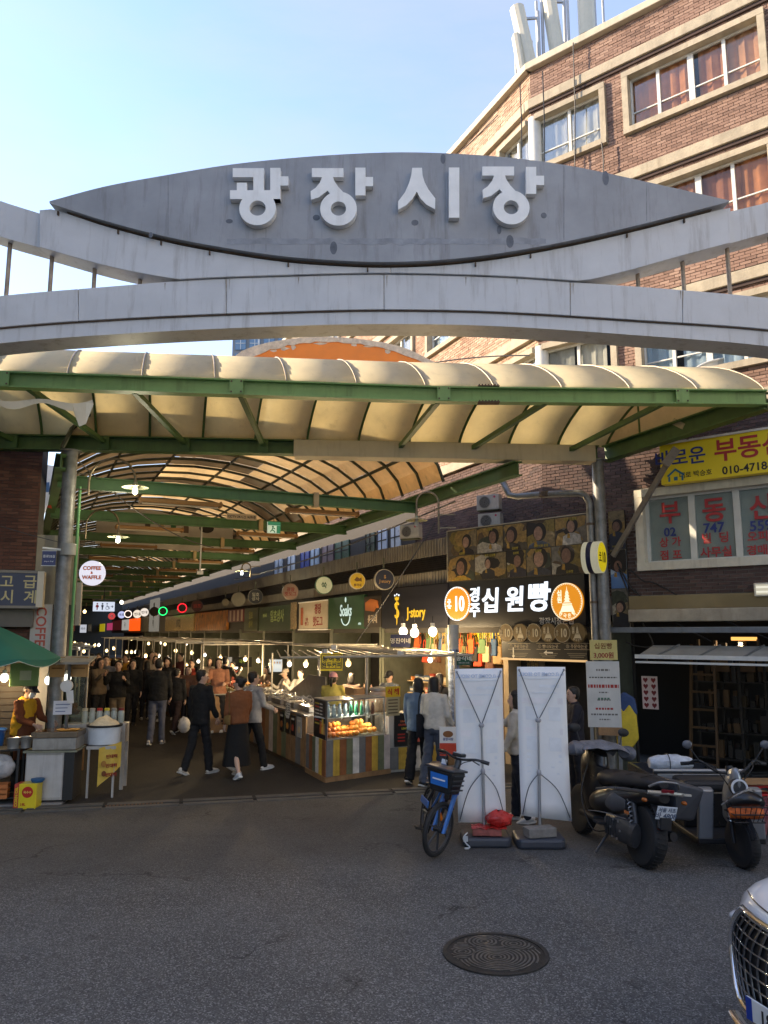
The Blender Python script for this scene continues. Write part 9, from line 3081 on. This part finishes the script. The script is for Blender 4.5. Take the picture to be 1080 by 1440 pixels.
person('man in black top and grey trousers seen from behind in mid alley',G(219,1047),(-0.1,1),1.82,'#0e0e10','#4c5060','trousers','#b8b4b0','short',((0.12,0.03),(-0.14,0.15)),((0.1,0.16,0.5),(0.2,0.16,0.7)),0,1.1,1.12,0.86)
den,wfd,wrd = person('woman in denim shirt and black wide trousers at the juice counter',G(589,1100),(0.35,0.94),1.66,'#5c7088','#111114','trousers','#16161a','bob',((0.22,0.05),(-0.2,0.2)),((0.1,0.14,0.3),(0.1,0.14,0.35)),2,1.45,1.12,0.82,head=0.1)
whi,wfw,wrw = person('woman in white sweater and flared blue jeans beside the denim shirted woman',G(612,1106),(0.6,0.8),1.68,'#c8c4bc','#454d5c','trousers','#202024','bob',((0.12,0.03),(-0.16,0.15)),((0.15,0.12,0.6),(0.05,0.12,0.5)),2,1.45,1.08,0.88,head=-0.4)
q = P(468,990,15.6)
person('vendor in pink cap and navy apron behind the juice case',(q.x,q.y,0),(0.25,1),1.62,'#a89a4a','#202024','trousers','#16161a','cap_pony',STAND,((0.5,0.15,0.9),(0.5,0.15,0.9)),2,1.0,1.05,0.86,cap='#b88a94')
pv,wv,rv = person('vendor in yellow vest, navy cap and face mask bending over the griddle',at_cart(-0.30,0.66,0.0),(0.96,-0.28),1.66,'#6a3416','#18181c','trousers','#16161a','cap_hair',STAND,((0.45,0.1,0.85),(0.5,0.1,0.75)),1,1.0,1.1,0.86,lean=0.12,nod=0.35,cap='#0e1220',mask=True)
s_v = 1.66 / 1.7
VEST = cloth('#b88a10',0.6)
mv = MB()
def upv(v):
 h = max(0,v[2] - 0.9)
 return Vec((v[0],v[1] - h * sin(0.12),v[2] + 0.015 - h * (1 - cos(0.12)))) * s_v
mv.tube([upv((0,0,0.90)),upv((0,0,1.0)),upv((0,0,1.2)),upv((0,0.005,1.34)),upv((0,0.01,1.42)),upv((0,0.005,1.46))],
  [(0.2 * s_v,0.148 * s_v),(0.205 * s_v,0.152 * s_v),(0.205 * s_v,0.148 * s_v),(0.2 * s_v,0.135 * s_v),(0.165 * s_v,0.11 * s_v),(0.09 * s_v,0.085 * s_v)],18,flat=(0,1,0))
vo_ = mv.build('padded_vest',VEST,pv)
remesh(vo_,0.014,3)
MB().tube([upv((0,-0.06,0.55)),upv((0,-0.065,0.8)),upv((0,-0.07,1.0)),upv((0,-0.06,1.18))],[(0.19 * s_v,0.1 * s_v),(0.195 * s_v,0.105 * s_v),(0.18 * s_v,0.1 * s_v),(0.12 * s_v,0.1 * s_v)],16,flat=(0,1,0)).build('apron',cloth('#5a3018'),pv,60)
person('shopper in white top and dark trousers standing behind the two banners',G(733,1158) + Vec((0,0.12,0)),(-0.9,0.3),1.64,'#b8b4ac','#1c2130','trousers','#d8d8d8','bob',((0.1,0.03),(-0.12,0.1)),((0.9,0.25,0.9),(0.2,0.12,0.3)),2,1.1,1.05,0.86)
person('shopper in dark patterned jacket half hidden by the right banner',G(812,1126),(-0.95,-0.1),1.6,'#1c1a24','#14141a','trousers','#8a8a8a','short',STAND,((0.5,0.15,0.9),(0.4,0.15,0.7)),1,1.1,1.12,0.8)
# crowd deeper in the alley
CROWD = [
 (108,1036,(0.3,-0.9),'#101014','#141418','long','woman in black at the left edge of the crowd by the cart',STAND,UPARM),
 (133,1030,(0.4,-0.9),'#6a5c4c','#1c1c20','bob','person in beige top seated height beside the left stalls',STAND,UPARM),
 (146,1020,(0.2,-1),'#5a5c68','#24242a','short','man in grey open shirt behind the khaki shorts man',WALK,DOWN),
 (186,1022,(0.0,-1),'#121214','#1a1a1e','long','long haired woman in black between the two near men',WALK,DOWN),
 (201,1012,(0.1,1),'#1a1618','#202026','bob','dark haired person seen from behind between the near men',STAND,DOWN),
 (244,1032,(0.3,0.9),'#16161a','#2a1c20','short','man in black right of the grey trousered man',WALK2,DOWN),
 (258,1026,(-0.3,-0.9),'#6a4a3a','#2a2a30','bob','woman in brown top behind the black jacketed man',STAND,UPARM),
 (268,1014,(0.1,-1),'#9a3a2a','#1c1c20','short','person in red top deep in the crowd',WALK,DOWN),
 (302,1030,(-0.5,-0.8),'#a87458','#1c1c20','bob','woman in peach top beside the griddle counter',STAND,UPARM),
 (122,1014,(0.2,0.9),'#18181c','#18181c','short','dark figure beside the second left stall',STAND,DOWN),
 (172,1004,(0.0,-1),'#b8862a','#1c1c22','short','man in mustard top far back in the crowd',WALK,DOWN),
 (228,1002,(0.1,1),'#23201f','#1a1a1e','short','dark figure far back right of the mustard top',WALK2,DOWN),
 (312,1018,(0.4,0.8),'#2a2622','#202024','short','man in dark coat by the far end of the griddle counter',STAND,UPARM),
 (154,996,(0.0,1),'#3a3a42','#1c1c20','bob','small far figure in grey on the left of the crowd',WALK,DOWN),
 (206,994,(0.1,-1),'#8a7a6a','#2c2c34','long','small far figure in tan in mid alley',WALK2,DOWN),
 (250,998,(-0.2,-1),'#5c2c2c','#1c1c20','short','small far figure in maroon on the right of the crowd',WALK,DOWN),
 (188,988,(0.0,1),'#1a1a20','#1a1a20','short','farthest dark figure in the middle of the alley',WALK,DOWN),
 (138,1008,(0.1,-1),'#24242c','#1a1a20','short','dark figure behind the man in grey open shirt',WALK,DOWN),
 (118,1024,(0.6,-0.7),'#2a2018','#1a1a1e','bob','woman in dark brown leaning at the first left stall',STAND,UPARM),
 (176,1016,(0.1,-1),'#3c3c40','#202026','short','man in charcoal just behind the long haired woman',WALK,DOWN),
 (214,1006,(-0.1,-1),'#94887c','#24242c','bob','woman in pale grey top in mid alley',WALK2,DOWN),
 (236,1014,(0.2,-1),'#14141a','#3a3a44','long','long haired figure in black right of mid alley',WALK,DOWN),
 (276,1024,(0.3,0.9),'#3c2a20','#1c1c20','short','man in brown jacket seen from behind near the counter',STAND,DOWN),
 (290,1010,(-0.2,-1),'#b0a494','#2c2c30','bob','woman in cream top deep by the right stalls',WALK,UPARM),
 (325,1012,(-0.4,-0.9),'#7a3a30','#1c1c20','short','person in brick red at the far griddles',STAND,UPARM),
 (162,1000,(0.2,-1),'#181820','#181820','long','dark long haired figure far left of mid alley',WALK2,DOWN),
 (220,990,(0.1,-1),'#6a6258','#24242a','short','tiny far figure in taupe near the alley end',WALK,DOWN),
 (126,1000,(0.1,1),'#4a2c20','#1a1a1e','short','far figure in rust brown along the left wall',WALK,DOWN),
]
for i,(px,py,f,t,b_,h,lab,lg,ar) in enumerate(CROWD):
 tw = rnd(-0.7,0.7)
 f = (f[0] * cos(tw) - f[1] * sin(tw),f[0] * sin(tw) + f[1] * cos(tw))
 person(lab,G(px + rnd(-4,4),py),f,rnd(1.52,1.82),t,b_,'trousers',R.choice(['#d8d8d8','#16161a','#8a8a8a']),h,lg,ar,i % 3,rnd(1.0,1.25),rnd(1.04,1.14),0.86,head=rnd(-0.4,0.4),group='crowd in the alley',detail=i < 9)
# stall keepers
KEEP = [(402,955,19.2,(-0.9,-0.4),'#b8b0a4','short','#a89a88','stall keeper in pale top and hat bending behind the griddles'),
  (376,956,21.5,(-0.8,-0.6),'#6a5a4a','bob',None,'stall keeper in tan behind the griddles near the menu screen'),
  (423,955,18.4,(-0.5,-0.8),'#8a8a86','short',None,'stall keeper in grey beside the warm bulb'),
  (548,960,16.8,(-0.6,-0.8),'#4a5058','short','#0e0e10','person in black hat behind the drink jar'),
  (494,962,17.6,(0.3,0.9),'#4a3a34','bob',None,'person in checked brown top behind the juice vendor'),
  (618,965,15.0,(0.4,0.9),'#1a1a1e','long',None,'dark haired shopper looking at the bags'),
  ]
for i,(px,py,Y,f,t,h,cap,lab) in enumerate(KEEP):
 q = P(px,py,Y)
 hh = min(1.72,max(1.5,q.z + 0.22))
 person(lab,(q.x,q.y,0),f,hh,t,'#1c1c20','trousers','#16161a','cap_hair' if cap else h,STAND,UPARM,i % 3,1.0,1.08,0.86,cap=cap,group='stall keepers and shoppers behind the counters',detail=False,nod=0.2)
# bags people carry
def tote(label,p,rz,c,w=0.34,h=0.36,strap=0.45):
 o = thing('shoulder_bag',label,'bag',p,rz)
 mt = cloth(c,0.7)
 vs = []
 for k in range(7):
  t = k / 6
  for j in range(9):
   u = j / 8
   bul = 0.045 * sin(PI * u) * (0.4 + 0.6 * sin(PI * min(1,t * 0.9 + 0.1)))
   vs += [(-w / 2 + w * u,-bul - 0.006,h / 2 - h * t),(-w / 2 + w * u,bul + 0.006,h / 2 - h * t)]
 fs = []
 for k in range(6):
  for j in range(8):
   a = (k * 9 + j) * 2
   b_ = a + 18
   fs += [(a,b_,b_ + 2,a + 2),(a + 1,a + 3,b_ + 3,b_ + 1)]
  fs += [(k * 18,k * 18 + 1,k * 18 + 19,k * 18 + 18),(k * 18 + 16,k * 18 + 34,k * 18 + 35,k * 18 + 17)]
 fs += [tuple(108 + 2 * j for j in range(9)) + tuple(109 + 2 * j for j in reversed(range(9)))]
 MB().add(vs,fs).build('pouch',mt,o,60)
 MB().tube(bez([(-w * 0.35,0,h / 2),(-w * 0.25,0.0,h / 2 + strap * 0.7),(0.0,0.02,h / 2 + strap),(w * 0.25,0,h / 2 + strap * 0.7),(w * 0.35,0,h / 2)],16),[(0.018,0.004)] * 17,6).build('strap',mt,o,60)
 return o
tote('cream canvas tote hanging at the side of the denim shirted woman',wfd((-0.24,0.03,0.98)),wrd + PI / 2,'#a8a090',0.32,0.36,0.36)
tote('black shoulder bag of the woman in white sweater',wfw((0.25,-0.02,0.92)),wrw + PI / 2,'#14161e',0.34,0.36,0.36)
bp_ = thing('backpack','white backpack on the back of the man in the grey hoodie','backpack',wf3((0,0.19,1.16)),wr3)
mb = MB().tube([(0,0,-0.22),(0,0.02,-0.12),(0,0.02,0.08),(0,0,0.2)],[(0.11,0.06),(0.15,0.085),(0.145,0.08),(0.08,0.045)],16,flat=(0,1,0)).build('pack',cloth('#b8bcc4',0.5),bp_,60)
for sx in (-1,1):
 MB().tube(bez([(sx * 0.09,-0.04,0.2),(sx * 0.11,-0.2,0.24),(sx * 0.11,-0.33,0.1)],8),[(0.02,0.006)] * 9,6).build('strap',cloth('#b8bcc4',0.5),bp_)
MB().tube([(0,0.06,-0.16),(0,0.075,-0.1),(0,0.06,-0.04)],[(0.08,0.03),(0.1,0.04),(0.08,0.03)],12,flat=(0,1,0)).build('pocket',cloth('#9a9ea6',0.5),bp_,60)
tote('small tan bag on the hip of the camel sweater woman',wf((0.23,0.02,0.98)),wr_ + PI / 2,'#7a6034',0.2,0.16,0.42)
q = G(258,1050)
pb_ = blob('white_shopping_bag','white plastic shopping bag carried low beside the black jacketed man','bag',(q.x,q.y,0.28),0.13,0.1,0.17,M('white_poly',(0.55,0.53,0.5),0.4,var=0.2,scale=8,bump=0.5),9)
dg = bpy.context.evaluated_depsgraph_get()
for ob in PENDING:
 me = bpy.data.meshes.new_from_object(ob.evaluated_get(dg))
 st_ = ob.name.split('.')[0]
 if st_ in ('top','trousers','shorts','padded_vest'):       # folds in the cloth
  n_ = len(me.vertices)
  co,no = np.empty(n_ * 3),np.empty(n_ * 3)
  me.vertices.foreach_get('co',co)
  me.vertex_normals.foreach_get('vector',no)
  co,no = co.reshape(-1,3),no.reshape(-1,3)
  sd_ = rnd(0,50)
  kz = 9.0 if st_ == 'top' else 14.0
  d_ = np.array([0.012 * noise.noise(Vec((x * 8 + sd_,y * 8,z * kz + 3 * x))) + 0.006 * noise.noise(Vec((x * 19,y * 19 + sd_,z * 24))) for x,y,z in co])
  co += no * d_[:,None]
  me.vertices.foreach_set('co',co.ravel())
  me.update()
 ob.modifiers.clear()
 ob.data = me

# ================================================================ overhead wires
WIRE = M('thin_wire',(0.06,0.06,0.065),0.6,var=0)
def wire(label,a,b_,sag,r=0.008):
 m = (a + b_) / 2 - Vec((0,0,sag))
 q = [a.lerp(m,t).lerp(m.lerp(b_,t),t) - a for t in linspace(0,1,18)]
 o = MB().tube(q,r,5).build('overhead_wire',WIRE,None,60,loc=a)
 tag(o,label,'wire')
wire('thin wire rising from behind the gate to the brick building roof edge',P(560,290,20),P(700,162,15.2),0.15,0.012)
wire('thin pale wire strung from the left edge to the left column',P(-20,733,12.0),P(82,762,12.1),0.03,0.006)
wire('black wire looping across the sunlit brick behind the canopy',P(600,512,15.4),P(745,500,14.2),-0.1,0.014)
wire('black wire slanting down past the round navy sign to the stalls',P(612,735,14.3),P(500,905,16),0.05,0.012)
wire('black cable hanging between the arcade beams near the left column',P(112,650,12.6),P(300,770,19),0.5,0.012)
wire('black cable strung along the right rail of the arcade',P(640,705,13.6),P(330,815,28),0.3,0.016)
# glazed arch gable behind the right end of the canopy
q0,q1,qt = P(978,524,12.2),P(1092,530,12.2),P(1033,503,12.2)
ga = thing('glazed_arch','white framed glazed arch behind the right end of the canopy roof','arch',(qt.x,12.2,q0.z),-0.15)
hw_,hh_ = (q1.x - q0.x) / 2,qt.z - q0.z
arc_ = [(-hw_ * cos(t),0,hh_ * sin(t)) for t in linspace(0,PI,25)]
MB().tube(arc_,0.022,8).build('frame',WFRAME,ga,60)
MB().strip([(a[0],a[2] - 0.01) for a in arc_],[(a[0],-0.45) for a in arc_],-0.004,0.004).build('pane',polycarb('milky_pane',(0.85,0.83,0.74),0.5,0.9),ga)
for x in (-hw_,-0.05,hw_):
 MB().box(x - 0.018,x + 0.018,-0.02,0.02,-0.45,hh_ * math.sqrt(max(0,1 - (x / hw_) ** 2))).build('mullion',WFRAME,ga)
